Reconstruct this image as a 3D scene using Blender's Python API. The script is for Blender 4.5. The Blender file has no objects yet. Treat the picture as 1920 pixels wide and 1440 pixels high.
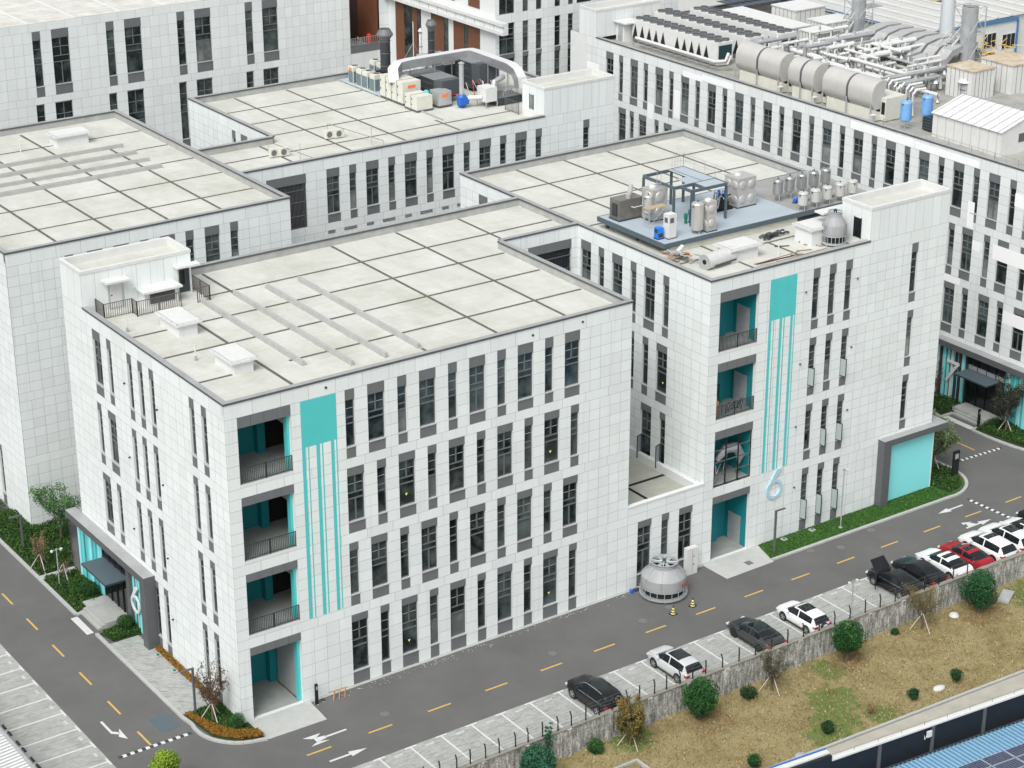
import bpy, math, random
from mathutils import Vector, Matrix
random.seed(11)
R = math.radians
sc = bpy.context.scene
COL = sc.collection

# ---------------------------------------------------------------- camera, world, sun, exposure
CF, CX, CY, CZ, CYAW, CPIT, CROL = 3869.54, -54.595, -111.023, 76.39, -34.847, -22.635, -0.099
def cam_axes():
    y, p, r = R(CYAW), R(CPIT), R(CROL)
    f = Vector((math.cos(p)*math.sin(-y), math.cos(p)*math.cos(y), math.sin(p)))
    rt = Vector((math.cos(y), math.sin(y), 0)); up = rt.cross(f)
    r2 = rt*math.cos(r)+up*math.sin(r)
    return r2, r2.cross(f), f
CR, CU, CFW = cam_axes()
cd = bpy.data.cameras.new('camera'); cam = bpy.data.objects.new('camera', cd); COL.objects.link(cam)
cd.sensor_width = 36; cd.lens = CF/1920*36; cd.clip_start = 1; cd.clip_end = 3000
m = Matrix((CR, CU, -CFW)).transposed().to_4x4(); m.translation = (CX, CY, CZ)
cam.matrix_world = m; sc.camera = cam
sc.render.resolution_x, sc.render.resolution_y = 1024, 768
SUN_EL, SUN_AZ = R(51), R(236)      # azimuth clockwise from +Y
w = bpy.data.worlds.new('World'); sc.world = w; w.use_nodes = True
nt = w.node_tree; bg = nt.nodes['Background']
sky = nt.nodes.new('ShaderNodeTexSky'); sky.sky_type = 'NISHITA'; sky.sun_disc = False
sky.sun_elevation = SUN_EL; sky.sun_rotation = SUN_AZ; sky.dust_density = 4; sky.air_density = 1
hs = nt.nodes.new('ShaderNodeHueSaturation'); hs.inputs['Saturation'].default_value = 0.22
nt.links.new(sky.outputs[0], hs.inputs['Color']); nt.links.new(hs.outputs[0], bg.inputs[0])
bg.inputs[1].default_value = 0.15
sl = bpy.data.lights.new('sun', 'SUN'); sl.energy = 1.5; sl.angle = R(30); sl.color = (1, .985, .96)
so = bpy.data.objects.new('sun', sl); COL.objects.link(so)
sd = Vector((math.sin(SUN_AZ)*math.cos(SUN_EL), math.cos(SUN_AZ)*math.cos(SUN_EL), math.sin(SUN_EL)))
so.rotation_euler = sd.to_track_quat('Z', 'Y').to_euler(); so.location = (0, 0, 120)
sc.view_settings.view_transform = 'Standard'; sc.view_settings.look = 'None'
sc.view_settings.exposure = 0.34; sc.view_settings.gamma = 1

# ---------------------------------------------------------------- measuring: a photo pixel to the point it hits on a plane
def at(px, py, v=0.0, ax='z'):
    d = CFW+CR*((px-960)/CF)+CU*((720-py)/CF); o = Vector((CX, CY, CZ)); i = 'xyz'.index(ax)
    return o+d*((v-o[i])/d[i])

# ---------------------------------------------------------------- materials
MT = {}
def mat(name, col, rough=.6, col2=None, scale=3.0, amt=.5, metal=0, spec=.4, bump=0, bscale=20, stretch=None, detail=6, cut=None):
    if name in MT: return MT[name]
    m = bpy.data.materials.new(name); m.use_nodes = True; t = m.node_tree; p = t.nodes['Principled BSDF']
    p.inputs['Base Color'].default_value = (*col, 1); p.inputs['Roughness'].default_value = rough
    p.inputs['Metallic'].default_value = metal; p.inputs['Specular IOR Level'].default_value = spec
    tc = t.nodes.new('ShaderNodeTexCoord'); mp = t.nodes.new('ShaderNodeMapping')
    t.links.new(tc.outputs['Object'], mp.inputs[0])
    if stretch: mp.inputs['Scale'].default_value = stretch
    if col2 is not None:
        n = t.nodes.new('ShaderNodeTexNoise'); n.inputs['Scale'].default_value = scale; n.inputs['Detail'].default_value = detail
        n.inputs['Roughness'].default_value = .65
        t.links.new(mp.outputs[0], n.inputs[0])
        r = t.nodes.new('ShaderNodeValToRGB'); c = cut or (.5-amt/2, .5+amt/2)
        r.color_ramp.elements[0].position = max(0, c[0]); r.color_ramp.elements[1].position = min(1, c[1])
        r.color_ramp.elements[0].color = (*col, 1); r.color_ramp.elements[1].color = (*col2, 1)
        t.links.new(n.outputs['Fac'], r.inputs[0]); t.links.new(r.outputs[0], p.inputs['Base Color'])
    if bump:
        n2 = t.nodes.new('ShaderNodeTexNoise'); n2.inputs['Scale'].default_value = bscale; t.links.new(mp.outputs[0], n2.inputs[0])
        b = t.nodes.new('ShaderNodeBump'); b.inputs['Strength'].default_value = bump; b.inputs['Distance'].default_value = .05
        t.links.new(n2.outputs['Fac'], b.inputs['Height']); t.links.new(b.outputs[0], p.inputs['Normal'])
    MT[name] = m; return m

def panel_mat(name, base, joint, jw=.018):
    m = bpy.data.materials.new(name); m.use_nodes = True; t = m.node_tree; N = t.nodes.new; L = t.links.new; p = t.nodes['Principled BSDF']
    p.inputs['Roughness'].default_value = .55; p.inputs['Specular IOR Level'].default_value = .3
    uv = N('ShaderNodeUVMap'); uv.uv_map = 'UVMap'; su = N('ShaderNodeSeparateXYZ'); L(uv.outputs[0], su.inputs[0])
    a = N('ShaderNodeAttribute'); a.attribute_name = 'panel'; sa = N('ShaderNodeSeparateXYZ'); L(a.outputs['Vector'], sa.inputs[0])
    def mth(op, x, y=None):
        n = N('ShaderNodeMath'); n.operation = op
        for i, q in enumerate((x, y)):
            if q is None: continue
            if isinstance(q, (int, float)): n.inputs[i].default_value = q
            else: L(q, n.inputs[i])
        return n.outputs[0]
    u, v, W, H, T = su.outputs[0], su.outputs[1], sa.outputs[0], sa.outputs[1], sa.outputs[2]
    d = mth('MINIMUM', mth('MINIMUM', u, mth('SUBTRACT', W, u)), mth('MINIMUM', v, mth('SUBTRACT', H, v)))
    j = mth('LESS_THAN', d, jw)
    tc = N('ShaderNodeTexCoord'); mp = N('ShaderNodeMapping'); mp.inputs['Scale'].default_value = (1, 1, .25); L(tc.outputs['Object'], mp.inputs[0])
    n = N('ShaderNodeTexNoise'); n.inputs['Scale'].default_value = .8; n.inputs['Detail'].default_value = 8; L(mp.outputs[0], n.inputs[0])
    n1 = N('ShaderNodeTexNoise'); n1.inputs['Scale'].default_value = 5; n1.inputs['Detail'].default_value = 5; L(mp.outputs[0], n1.inputs[0])
    k = mth('ADD', mth('MULTIPLY', n.outputs['Fac'], .13), mth('ADD', mth('MULTIPLY', n1.outputs['Fac'], .05), .91))
    mp2 = N('ShaderNodeMapping'); mp2.inputs['Scale'].default_value = (4, 4, .12); L(tc.outputs['Object'], mp2.inputs[0])
    n2 = N('ShaderNodeTexNoise'); n2.inputs['Scale'].default_value = 1; n2.inputs['Detail'].default_value = 6; L(mp2.outputs[0], n2.inputs[0])
    k = mth('MULTIPLY', mth('SUBTRACT', k, mth('MULTIPLY', mth('MAXIMUM', mth('SUBTRACT', n2.outputs['Fac'], .56), 0), .55)), T)
    mx = N('ShaderNodeMix'); mx.data_type = 'RGBA'; mx.inputs[6].default_value = (*base, 1); mx.inputs[7].default_value = (*joint, 1); L(j, mx.inputs[0])
    vm = N('ShaderNodeVectorMath'); vm.operation = 'SCALE'; L(mx.outputs[2], vm.inputs[0]); L(k, vm.inputs['Scale'])
    L(vm.outputs[0], p.inputs['Base Color'])
    MT[name] = m; return m

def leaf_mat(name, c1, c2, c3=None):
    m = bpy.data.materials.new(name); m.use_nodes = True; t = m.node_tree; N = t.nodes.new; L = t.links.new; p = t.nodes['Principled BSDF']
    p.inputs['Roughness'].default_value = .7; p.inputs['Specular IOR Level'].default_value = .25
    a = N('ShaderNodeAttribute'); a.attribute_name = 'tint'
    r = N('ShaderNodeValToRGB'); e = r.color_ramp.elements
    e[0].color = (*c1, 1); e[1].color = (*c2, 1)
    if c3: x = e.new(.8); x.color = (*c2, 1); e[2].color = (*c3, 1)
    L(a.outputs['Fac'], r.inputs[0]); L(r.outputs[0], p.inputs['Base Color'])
    MT[name] = m; return m

def glass_mat(name, c1, c2, rough=.05):
    m = bpy.data.materials.new(name); m.use_nodes = True; t = m.node_tree; N = t.nodes.new; L = t.links.new; p = t.nodes['Principled BSDF']
    p.inputs['Roughness'].default_value = rough; p.inputs['Specular IOR Level'].default_value = .5
    tc = N('ShaderNodeTexCoord'); oi = N('ShaderNodeObjectInfo'); ad = N('ShaderNodeVectorMath'); ad.operation = 'ADD'
    mu = N('ShaderNodeMath'); mu.operation = 'MULTIPLY'; mu.inputs[1].default_value = 60; L(oi.outputs['Random'], mu.inputs[0])
    L(tc.outputs['Object'], ad.inputs[0]); L(mu.outputs[0], ad.inputs[1])
    n = N('ShaderNodeTexNoise'); n.inputs['Scale'].default_value = .9; n.inputs['Detail'].default_value = 3; L(ad.outputs[0], n.inputs[0])
    r = N('ShaderNodeValToRGB'); r.color_ramp.elements[0].position = .55; r.color_ramp.elements[1].position = .95
    r.color_ramp.elements[0].color = (*c1, 1); r.color_ramp.elements[1].color = (*c2, 1)
    m1 = N('ShaderNodeMath'); m1.operation = 'MULTIPLY_ADD'; m1.inputs[1].default_value = .32; L(oi.outputs['Random'], m1.inputs[0]); L(n.outputs['Fac'], m1.inputs[2])
    L(m1.outputs[0], r.inputs[0]); L(r.outputs[0], p.inputs['Base Color'])
    MT[name] = m; return m

def roof_mat():
    m = bpy.data.materials.new('roof_screed'); m.use_nodes = True; t = m.node_tree; N = t.nodes.new; L = t.links.new; p = t.nodes['Principled BSDF']; p.inputs['Roughness'].default_value = .85
    tc = N('ShaderNodeTexCoord'); cur = None
    for sx, sy, sc_, a, b_, dk, fac in ((1, .45, .45, .35, .65, (.84, .84, .81), 1), (.5, 3.5, .8, .52, .72, (.88, .875, .85), 1), (1, 1, .16, .50, .62, (.90, .90, .87), 1), (6, .35, .7, .64, .70, (.80, .80, .77), .8), (1, 1, 6, .3, .8, (.95, .95, .94), 1)):
        mp = N('ShaderNodeMapping'); mp.inputs['Scale'].default_value = (sx, sy, 1); mp.inputs['Rotation'].default_value = (0, 0, .25 if sx != sy else 0); L(tc.outputs['Object'], mp.inputs[0])
        n = N('ShaderNodeTexNoise'); n.inputs['Scale'].default_value = sc_; n.inputs['Detail'].default_value = 10; n.inputs['Roughness'].default_value = .68; L(mp.outputs[0], n.inputs[0])
        r = N('ShaderNodeValToRGB'); e = r.color_ramp.elements; e[0].position = a; e[1].position = b_; e[0].color = (1, 1, 1, 1); e[1].color = (*dk, 1); L(n.outputs['Fac'], r.inputs[0])
        mx = N('ShaderNodeMix'); mx.data_type = 'RGBA'; mx.blend_type = 'MULTIPLY'; mx.inputs[0].default_value = fac
        if cur is None: mx.inputs[6].default_value = (.58, .59, .55, 1)
        else: L(cur, mx.inputs[6])
        L(r.outputs[0], mx.inputs[7]); cur = mx.outputs[2]
    L(cur, p.inputs['Base Color']); MT['roof_screed'] = m; return m
PAN = panel_mat('white_panel', (.705, .745, .735), (.37, .40, .395), .014)
PAN7 = panel_mat('white_panel_matte', (.68, .71, .70), (.39, .41, .40), .015)
PLAIN = mat('white_render', (.68, .70, .69), .7, (.62, .635, .625), 1.2, .6)
GREYP = mat('grey_aluminium', (.12, .128, .133), .5, (.155, .163, .168), 1.5, .6)
GREYD = mat('dark_grey_metal', (.085, .09, .095), .5, (.11, .115, .12), 2, .6)
FRM = mat('window_frame_metal', (.14, .155, .16), .4, metal=.2)
SILLC = mat('sill_cap', (.42, .43, .43), .5)
GLS = glass_mat('dark_glass', (.006, .011, .011), (.085, .11, .11))
CURT = glass_mat('curtained_glass', (.10, .115, .11), (.26, .28, .27), .15)
ROOF = roof_mat()
RJ = mat('roof_joint', (.085, .08, .068), .9, (.16, .15, .13), 2)
CONC = mat('weathered_concrete', (.42, .43, .415), .85, (.29, .30, .285), 1.2, .5, bump=.1)
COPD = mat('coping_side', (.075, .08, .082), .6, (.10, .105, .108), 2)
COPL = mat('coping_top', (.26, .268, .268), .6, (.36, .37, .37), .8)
ASPH = mat('asphalt', (.092, .092, .089), .88, (.136, .135, .131), .22, .6, bump=.08, bscale=60, detail=12)
YEL = mat('yellow_paint', (.60, .38, .09), .7, (.48, .31, .09), 3)
WHT = mat('white_paint', (.62, .63, .62), .7, (.50, .51, .50), 2.5)
KERB = mat('kerb_stone', (.43, .44, .42), .85, (.34, .35, .335), 2)
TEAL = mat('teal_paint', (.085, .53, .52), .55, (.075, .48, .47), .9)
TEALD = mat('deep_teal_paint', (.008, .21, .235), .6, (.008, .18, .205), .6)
TEALL = mat('light_teal_panel', (.24, .72, .74), .5)
BLK = mat('black_rubber', (.012, .012, .013), .6)
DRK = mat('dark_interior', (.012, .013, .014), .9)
STEEL = mat('stainless_steel', (.55, .545, .53), .4, (.44, .435, .42), 3, .7, metal=.35)
GALV = mat('galvanised_metal', (.55, .57, .58), .45, (.42, .44, .45), 1.5, .5, metal=.5)
WMET = mat('white_metal', (.66, .67, .655), .5, (.58, .59, .57), 1.5)
CREAM = mat('cream_metal', (.66, .66, .58), .5, (.56, .56, .49), 1.5)
CTOW = mat('grey_fibreglass', (.34, .35, .355), .5, (.27, .28, .285), 1.2)
DKM = mat('charcoal_metal', (.045, .055, .06), .45, (.03, .036, .04), 2)
BLUE = mat('blue_enamel', (.02, .12, .55), .4)
BLUT = mat('blue_tank_paint', (.12, .32, .68), .4, (.22, .42, .72), 1.5)
ORNG = mat('orange_label', (.85, .20, .05), .6)
RED = mat('red_paint', (.55, .03, .03), .5)
GRNP = mat('green_enamel', (.01, .16, .12), .4)
STLB = mat('blue_grey_steel', (.085, .115, .135), .5)
PLAT = mat('platform_plate', (.34, .40, .44), .6, (.40, .46, .50), .7, .5)
BRN = mat('brown_panel', (.16, .062, .03), .6, (.125, .05, .026), 1)
WOOD = mat('weathered_wood', (.35, .27, .19), .85, (.22, .17, .12), 3)
WOODO = mat('orange_wood', (.55, .28, .10), .8, (.42, .2, .07), 3)
BARK = mat('bark', (.16, .12, .09), .9, (.09, .07, .05), 8, bump=.3)
STAKE = mat('pale_stake', (.5, .47, .42), .8)
LAMPG = mat('lamp_post_grey', (.10, .105, .11), .5)
CHR = mat('chrome', (.75, .76, .77), .2, metal=.9)
CARGL = mat('car_glass', (.012, .016, .018), .06)
SHUT = mat('shutter_grey', (.33, .35, .34), .5, (.27, .29, .28), 2)
FLOORC = mat('loggia_floor', (.33, .35, .33), .85, (.22, .235, .22), .7, .5)

# ---------------------------------------------------------------- mesh building
class MB:
    def __init__(s, panel=False): s.v = []; s.f = []; s.m = []; s.sm = []; s.mats = []; s.X = Matrix(); s.panel = panel; s.uv = []; s.at = []; s.tn = []
    def mi(s, m):
        if m not in s.mats: s.mats.append(m)
        return s.mats.index(m)
    def face(s, pts, m, sm=False, uv=None, a=None, t=None):
        i = len(s.v); s.v += [tuple(s.X@Vector(p)) for p in pts]; s.f.append(tuple(range(i, i+len(pts)))); s.m.append(s.mi(m)); s.sm.append(sm)
        if s.panel: s.uv.append(uv or [(5, 5)]*len(pts)); s.at.append(a or (10, 10, 1))
        if t is not None: s.tn.append(t)
    def box(s, a, b, m, top=None, skip=''):
        x0, y0, z0 = [min(a[i], b[i]) for i in range(3)]; x1, y1, z1 = [max(a[i], b[i]) for i in range(3)]
        P = lambda *l: [((x0, x1)[i], (y0, y1)[j], (z0, z1)[k]) for i, j, k in l]
        F = {'b': P((0,0,0),(0,1,0),(1,1,0),(1,0,0)), 't': P((0,0,1),(1,0,1),(1,1,1),(0,1,1)), 'f': P((0,0,0),(1,0,0),(1,0,1),(0,0,1)),
             'k': P((1,1,0),(0,1,0),(0,1,1),(1,1,1)), 'l': P((0,1,0),(0,0,0),(0,0,1),(0,1,1)), 'r': P((1,0,0),(1,1,0),(1,1,1),(1,0,1))}
        for k, p in F.items():
            if k not in skip: s.face(p, top if (k == 't' and top) else m)
    def grid(s, rows, m, closed=False, sm=True):
        i0 = len(s.v); n = len(rows[0])
        for r in rows: s.v += [tuple(s.X@Vector(p)) for p in r]
        for a in range(len(rows)-1):
            for b in range(n if closed else n-1):
                c = (b+1) % n
                s.f.append((i0+a*n+b, i0+a*n+c, i0+(a+1)*n+c, i0+(a+1)*n+b)); s.m.append(s.mi(m)); s.sm.append(sm)
                if s.panel: s.uv.append([(5, 5)]*4); s.at.append((10, 10, 1))
    def lathe(s, prof, m, c=(0, 0, 0), n=20, cap=True, sm=True):
        rows = [[(c[0]+r*math.cos(2*math.pi*k/n), c[1]+r*math.sin(2*math.pi*k/n), c[2]+z) for k in range(n)] for r, z in prof]
        s.grid(rows, m, True, sm)
        if cap: s.face(rows[-1], m); s.face(rows[0][::-1], m)
    def tube(s, pts, r, m, n=8, cap=True, sm=True):
        pts = [Vector(p) for p in pts]; rows = []; rr = r if isinstance(r, (list, tuple)) else [r]*len(pts)
        for i, p in enumerate(pts):
            d = (pts[min(i+1, len(pts)-1)]-pts[max(i-1, 0)]).normalized()
            u = d.cross(Vector((0, 0, 1)));
            if u.length < .05: u = Vector((1, 0, 0))
            u.normalize(); w_ = d.cross(u)
            rows.append([tuple(p+(u*math.cos(2*math.pi*k/n)-w_*math.sin(2*math.pi*k/n))*rr[i]) for k in range(n)])
        s.grid(rows, m, True, sm)
        if cap: s.face(rows[-1], m); s.face(rows[0][::-1], m)
    def bar(s, a, b, w_, h, m):
        a, b = Vector(a), Vector(b); d = b-a; L = d.length; d.normalize()
        u = d.cross(Vector((0, 0, 1)))
        if u.length < .05: u = Vector((1, 0, 0))
        u.normalize(); v = u.cross(d); X = s.X; s.X = X@Matrix((u, d, v)).transposed().to_4x4()
        o = Matrix((u, d, v))@a
        s.box((o.x-w_/2, o.y, o.z-h/2), (o.x+w_/2, o.y+L, o.z+h/2), m); s.X = X
    def poly(s, pts, z0, z1, m, top=None):
        a = sum(pts[i][0]*pts[(i+1) % len(pts)][1]-pts[(i+1) % len(pts)][0]*pts[i][1] for i in range(len(pts)))
        if a < 0: pts = pts[::-1]
        s.face([(p[0], p[1], z1) for p in pts], top or m)
        for i in range(len(pts)):
            p, q = pts[i], pts[(i+1) % len(pts)]
            s.face([(p[0], p[1], z0), (q[0], q[1], z0), (q[0], q[1], z1), (p[0], p[1], z1)], m)
    def sheet(s, pts, z, m):
        a = sum(pts[i][0]*pts[(i+1) % len(pts)][1]-pts[(i+1) % len(pts)][0]*pts[i][1] for i in range(len(pts)))
        if a < 0: pts = pts[::-1]
        s.face([(p[0], p[1], z) for p in pts], m)
    def mesh(s, name):
        me = bpy.data.meshes.new(name); me.from_pydata(s.v, [], s.f)
        for m in s.mats: me.materials.append(m)
        me.polygons.foreach_set('material_index', s.m); me.polygons.foreach_set('use_smooth', s.sm)
        if s.panel:
            ul = me.uv_layers.new(name='UVMap'); ul.data.foreach_set('uv', [c for f in s.uv for p in f for c in p])
            at_ = me.attributes.new('panel', 'FLOAT_VECTOR', 'FACE'); at_.data.foreach_set('vector', [c for a in s.at for c in a])
        if s.tn:
            at_ = me.attributes.new('tint', 'FLOAT', 'FACE'); at_.data.foreach_set('value', s.tn)
        if any(s.sm): me.set_sharp_from_angle(angle=R(24))
        me.update(); return me
    def build(s, name, parent=None, **kw):
        o = bpy.data.objects.new(name, s.mesh(name)); COL.objects.link(o)
        if parent: o.parent = parent
        for k, v in kw.items(): o[k] = v
        return o

def thing(name, label, cat, loc=(0, 0, 0), rz=0, group=None):
    o = bpy.data.objects.new(name, None); COL.objects.link(o); o.empty_display_size = .3
    o.location = loc; o.rotation_euler = (0, 0, rz); o['label'] = label; o['category'] = cat
    if group: o['group'] = group
    return o
def tag(o, label, cat, group=None, kind=None):
    if label: o['label'] = label
    if cat: o['category'] = cat
    if group: o['group'] = group
    if kind: o['kind'] = kind
    return o
KIDS = {}
def dup(root, loc, rz=0, label=None, group=None):
    def cp(o, par):
        c = o.copy(); COL.objects.link(c); c.parent = par
        for ch in kids(o): cp(ch, c)
        return c
    c = cp(root, None); c.location = loc; c.rotation_euler = (0, 0, rz)
    if label: c['label'] = label
    if group: c['group'] = group
    return c
def kids(o): return [x for x in COL.objects if x.parent == o]
def settle(o):
    """give a thing built in world coordinates an origin at its own base"""
    if o.type == 'MESH':
        vs = [v.co for v in o.data.vertices]
        b = Vector(((min(v.x for v in vs)+max(v.x for v in vs))/2, (min(v.y for v in vs)+max(v.y for v in vs))/2, min(v.z for v in vs)))
        o.data.transform(Matrix.Translation(-b)); o.location = b
        ks = kids(o)
    else:
        ks = kids(o); vs = [x.location+v.co for x in ks if x.type == 'MESH' for v in x.data.vertices]
        b = Vector(((min(v.x for v in vs)+max(v.x for v in vs))/2, (min(v.y for v in vs)+max(v.y for v in vs))/2, min(v.z for v in vs)))
        o.location = b
    for k in ks: k.location = k.location-b
    return o
def struct(mb, name, kind='structure'):
    o = mb.build(name); o['kind'] = kind; return o

# ---------------------------------------------------------------- facades: panels, window strips
WM = {}
def win_meshes(w_, h, lin, sill, st, var):
    k = (round(w_, 2), round(h, 2), round(lin, 2), round(sill, 2), st, var)
    if k in WM: return WM[k]
    g0, g1 = sill, h-lin; G = g1-g0; y = .17; t = .055
    f = MB(); B = lambda x0, z0, x1, z1, d0=.15, d1=.24, m=FRM: f.box((x0, d0, z0), (x1, d1, z1), m)
    r1, r2 = g0+.60*G, g0+.47*G
    B(0, g0, t, g1); B(w_-t, g0, w_, g1); B(t, g0, w_-t, g0+t); B(t, g1-t, w_-t, g1)
    B(t, r1, w_-t, r1+.09, .13); B(t, r2, w_-t, r2+.09, .13)
    B(t, g0+.80*G, w_-t, g0+.80*G+.035, .17, .20, COPL)
    if st == 'W':
        B(w_/2-.05, r1+.09, w_/2+.05, g1-t, .13)
        if var in (0, 2): B(w_/2-.05, g0+t, w_/2+.05, r2, .13)
    p = MB(); low = CURT if var in (2, 3) else GLS; mid = GLS
    yy = .21
    for z0, z1, mm in ((g0, r2+.04, low), (r2+.04, r1+.04, mid), (r1+.04, g1, GLS)):
        p.face([(0.01, yy, z0), (w_-.01, yy, z0), (w_-.01, yy, z1), (0.01, yy, z1)], mm)
    l = MB(); l.box((.004, .012, h-lin), (w_-.004, .14, h-.004), GREYP)
    s = MB(); s.box((.004, .012, .004), (w_-.004, .14, sill-.06), GREYP); s.box((-.02, -.05, sill-.06), (w_+.02, .2, sill), SILLC)
    WM[k] = (f.mesh('window'), p.mesh('pane'), l.mesh('lintel_panel') if lin > .05 else None, s.mesh('sill_panel') if sill > .05 else None)
    return WM[k]
def lnk(name, me, parent, M=None):
    o = bpy.data.objects.new(name, me); COL.objects.link(o); o.parent = parent
    if M is not None: o.matrix_local = M
    return o
def put_window(root, M, w_, h, lin, sill, st, var, mark=False, opened=None):
    f, p, l, s = win_meshes(w_, h, lin, sill, st, var)
    o = lnk('window', f, root, M); lnk('pane', p, o)
    if l: lnk('lintel_panel', l, o)
    if s: lnk('sill_panel', s, o)
    if mark:
        b = MB(); zc = sill+(h-lin-sill)*.22
        b.face([(w_*.5-.11, .195, zc+.1), (w_*.5, .195, zc-.1), (w_*.5+.11, .195, zc+.1)], mat('rescue_yellow', (.85, .9, .25), .5))
        lnk('rescue_mark', b.mesh('rescue_mark'), o)
    if opened:
        b = MB(); G = h-lin-sill; z0, z1 = sill+.05, sill+.47*G; c, s_ = math.cos(opened), math.sin(opened); ww = min(w_-.1, .62)
        X = Matrix.Translation((.05, .1, 0))@Matrix.Rotation(-opened, 4, 'Z')
        b.X = X
        for a in ((0, z0, .05, z1), (ww-.05, z0, ww, z1), (.05, z0, ww-.05, z0+.05), (.05, z1-.05, ww-.05, z1)): b.box((a[0], -.02, a[1]), (a[2], .03, a[3]), BLK)
        so_ = lnk('open_sash', b.mesh('open_sash'), o)
        g = MB(); g.X = X; g.face([(.05, 0, z0+.05), (ww-.05, 0, z0+.05), (ww-.05, 0, z1-.05), (.05, 0, z1-.05)], mat('sash_glass', (.32, .37, .37), .1)); 
        lnk('sash_pane', g.mesh('sash_pane'), o)
    return o
def facade(wb, root, M, L, bands, zones, pm=PAN, curt=.12, rng=None, bw=2.1, reveal=True):
    """panels in wall mesh wb; strips (u, width, style, opts) spanning each zone get windows"""
    rng = rng or random.Random(3)
    wb.X = M
    def pan(u0, u1, z0, z1):
        a, b = u1-u0, z1-z0
        t = rng.choice([1, 1, 1, .985, .97, 1.02, .95]) if a < 3 else rng.uniform(.98, 1.01)
        wb.face([(u0, 0, z0), (u1, 0, z0), (u1, 0, z1), (u0, 0, z1)], pm, uv=[(0, 0), (a, 0), (a, b), (0, b)], a=(a, b, t))
    def run(u0, u1, z0, z1, wd):
        n = max(1, round((u1-u0)/wd)); d = (u1-u0)/n
        for k in range(n): pan(u0+k*d, u0+(k+1)*d, z0, z1)
    for z0, z1 in bands: run(0, L, z0, z1, bw)
    for Z in zones:
        z0, z1, strips, lin, sill = Z[:5]; nr = Z[5] if len(Z) > 5 else 6
        ss = sorted(strips, key=lambda q: q[0]); u = 0; gaps = []
        for q in ss: gaps.append((u, q[0])); u = q[0]+q[1]
        gaps.append((u, L)); rh = (z1-z0)/nr
        for a, b in gaps:
            if b-a < .01: continue
            for k in range(nr): run(a, b, z0+k*rh, z0+(k+1)*rh, 1.3 if b-a <= 1.5 else 1.0)
        for q in ss:
            u0, ww, st = q[:3]; op = q[3] if len(q) > 3 else {}
            a0, a1 = z0, z1; dp = .3
            wb.face([(u0, 0, a0), (u0, 0, a1), (u0, dp, a1), (u0, dp, a0)], PLAIN); wb.face([(u0+ww, 0, a1), (u0+ww, 0, a0), (u0+ww, dp, a0), (u0+ww, dp, a1)], PLAIN)
            wb.face([(u0, 0, a1), (u0+ww, 0, a1), (u0+ww, dp, a1), (u0, dp, a1)], PLAIN); wb.face([(u0+ww, 0, a0), (u0, 0, a0), (u0, dp, a0), (u0+ww, dp, a0)], PLAIN)
            if st == 'O': continue
            wb.face([(u0, dp, a0), (u0+ww, dp, a0), (u0+ww, dp, a1), (u0, dp, a1)], DRK)
            v = op.get('var', (rng.choice([2, 3]) if rng.random() < curt else rng.choice([0, 0, 1, 4])))
            put_window(root, M@Matrix.Translation((u0, 0, z0)), ww, z1-z0, lin, sill, st, v, op.get('mark'), op.get('open'))
    wb.X = Matrix()
FX = lambda x, ytop: Matrix.Translation((x, ytop, 0))@Matrix.Rotation(-math.pi/2, 4, 'Z')     # wall facing -X, u runs towards -Y
FY = lambda x, y: Matrix.Translation((x, y, 0))                                               # wall facing -Y, u runs towards +X

def roof(root, rects, xs, ys, z, name='roof'):
    b = MB(); jw = .13
    for x0, y0, x1, y1 in rects: b.sheet([(x0, y0), (x1, y0), (x1, y1), (x0, y1)], z, ROOF)
    for x, a, c in xs: b.sheet([(x-jw, a), (x+jw, a), (x+jw, c), (x-jw, c)], z+.006, RJ)
    for y, a, c in ys: b.sheet([(a, y-jw), (c, y-jw), (c, y+jw), (a, y+jw)], z+.011, RJ)
    return b.build(name, root)
def parapet(root, segs, zr, zt, name='parapet'):
    """segs: (x0,y0,x1,y1,side) side = inward direction sign; 0.35 thick with coping"""
    b = MB()
    for i, (x0, y0, x1, y1, s) in enumerate(segs):
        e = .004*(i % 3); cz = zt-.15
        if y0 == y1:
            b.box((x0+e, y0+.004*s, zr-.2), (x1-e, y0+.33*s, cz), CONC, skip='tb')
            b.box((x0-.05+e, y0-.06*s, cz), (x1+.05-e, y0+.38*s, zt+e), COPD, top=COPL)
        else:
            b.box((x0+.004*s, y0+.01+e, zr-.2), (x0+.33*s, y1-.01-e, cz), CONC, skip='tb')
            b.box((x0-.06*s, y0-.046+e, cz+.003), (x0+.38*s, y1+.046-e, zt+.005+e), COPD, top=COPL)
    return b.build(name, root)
def railing(b, p0, p1, h, m, step=.14, r=.016, post=2.0):
    p0, p1 = Vector(p0), Vector(p1); L = (p1-p0).length; n = max(1, int(L/step))
    up = Vector((0, 0, h))
    b.bar(p0+up, p1+up, .05, .04, m); b.bar(p0+Vector((0, 0, .1)), p1+Vector((0, 0, .1)), .03, .03, m)
    for k in range(n+1):
        q = p0.lerp(p1, k/n); b.box(q+Vector((-r, -r, .1)), q+Vector((r, r, h)), m)
    k = max(1, round(L/post))
    for i in range(k+1):
        q = p0.lerp(p1, i/k); b.box(q+Vector((-.03, -.03, 0)), q+Vector((.03, .03, h+.03)), m)

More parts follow.
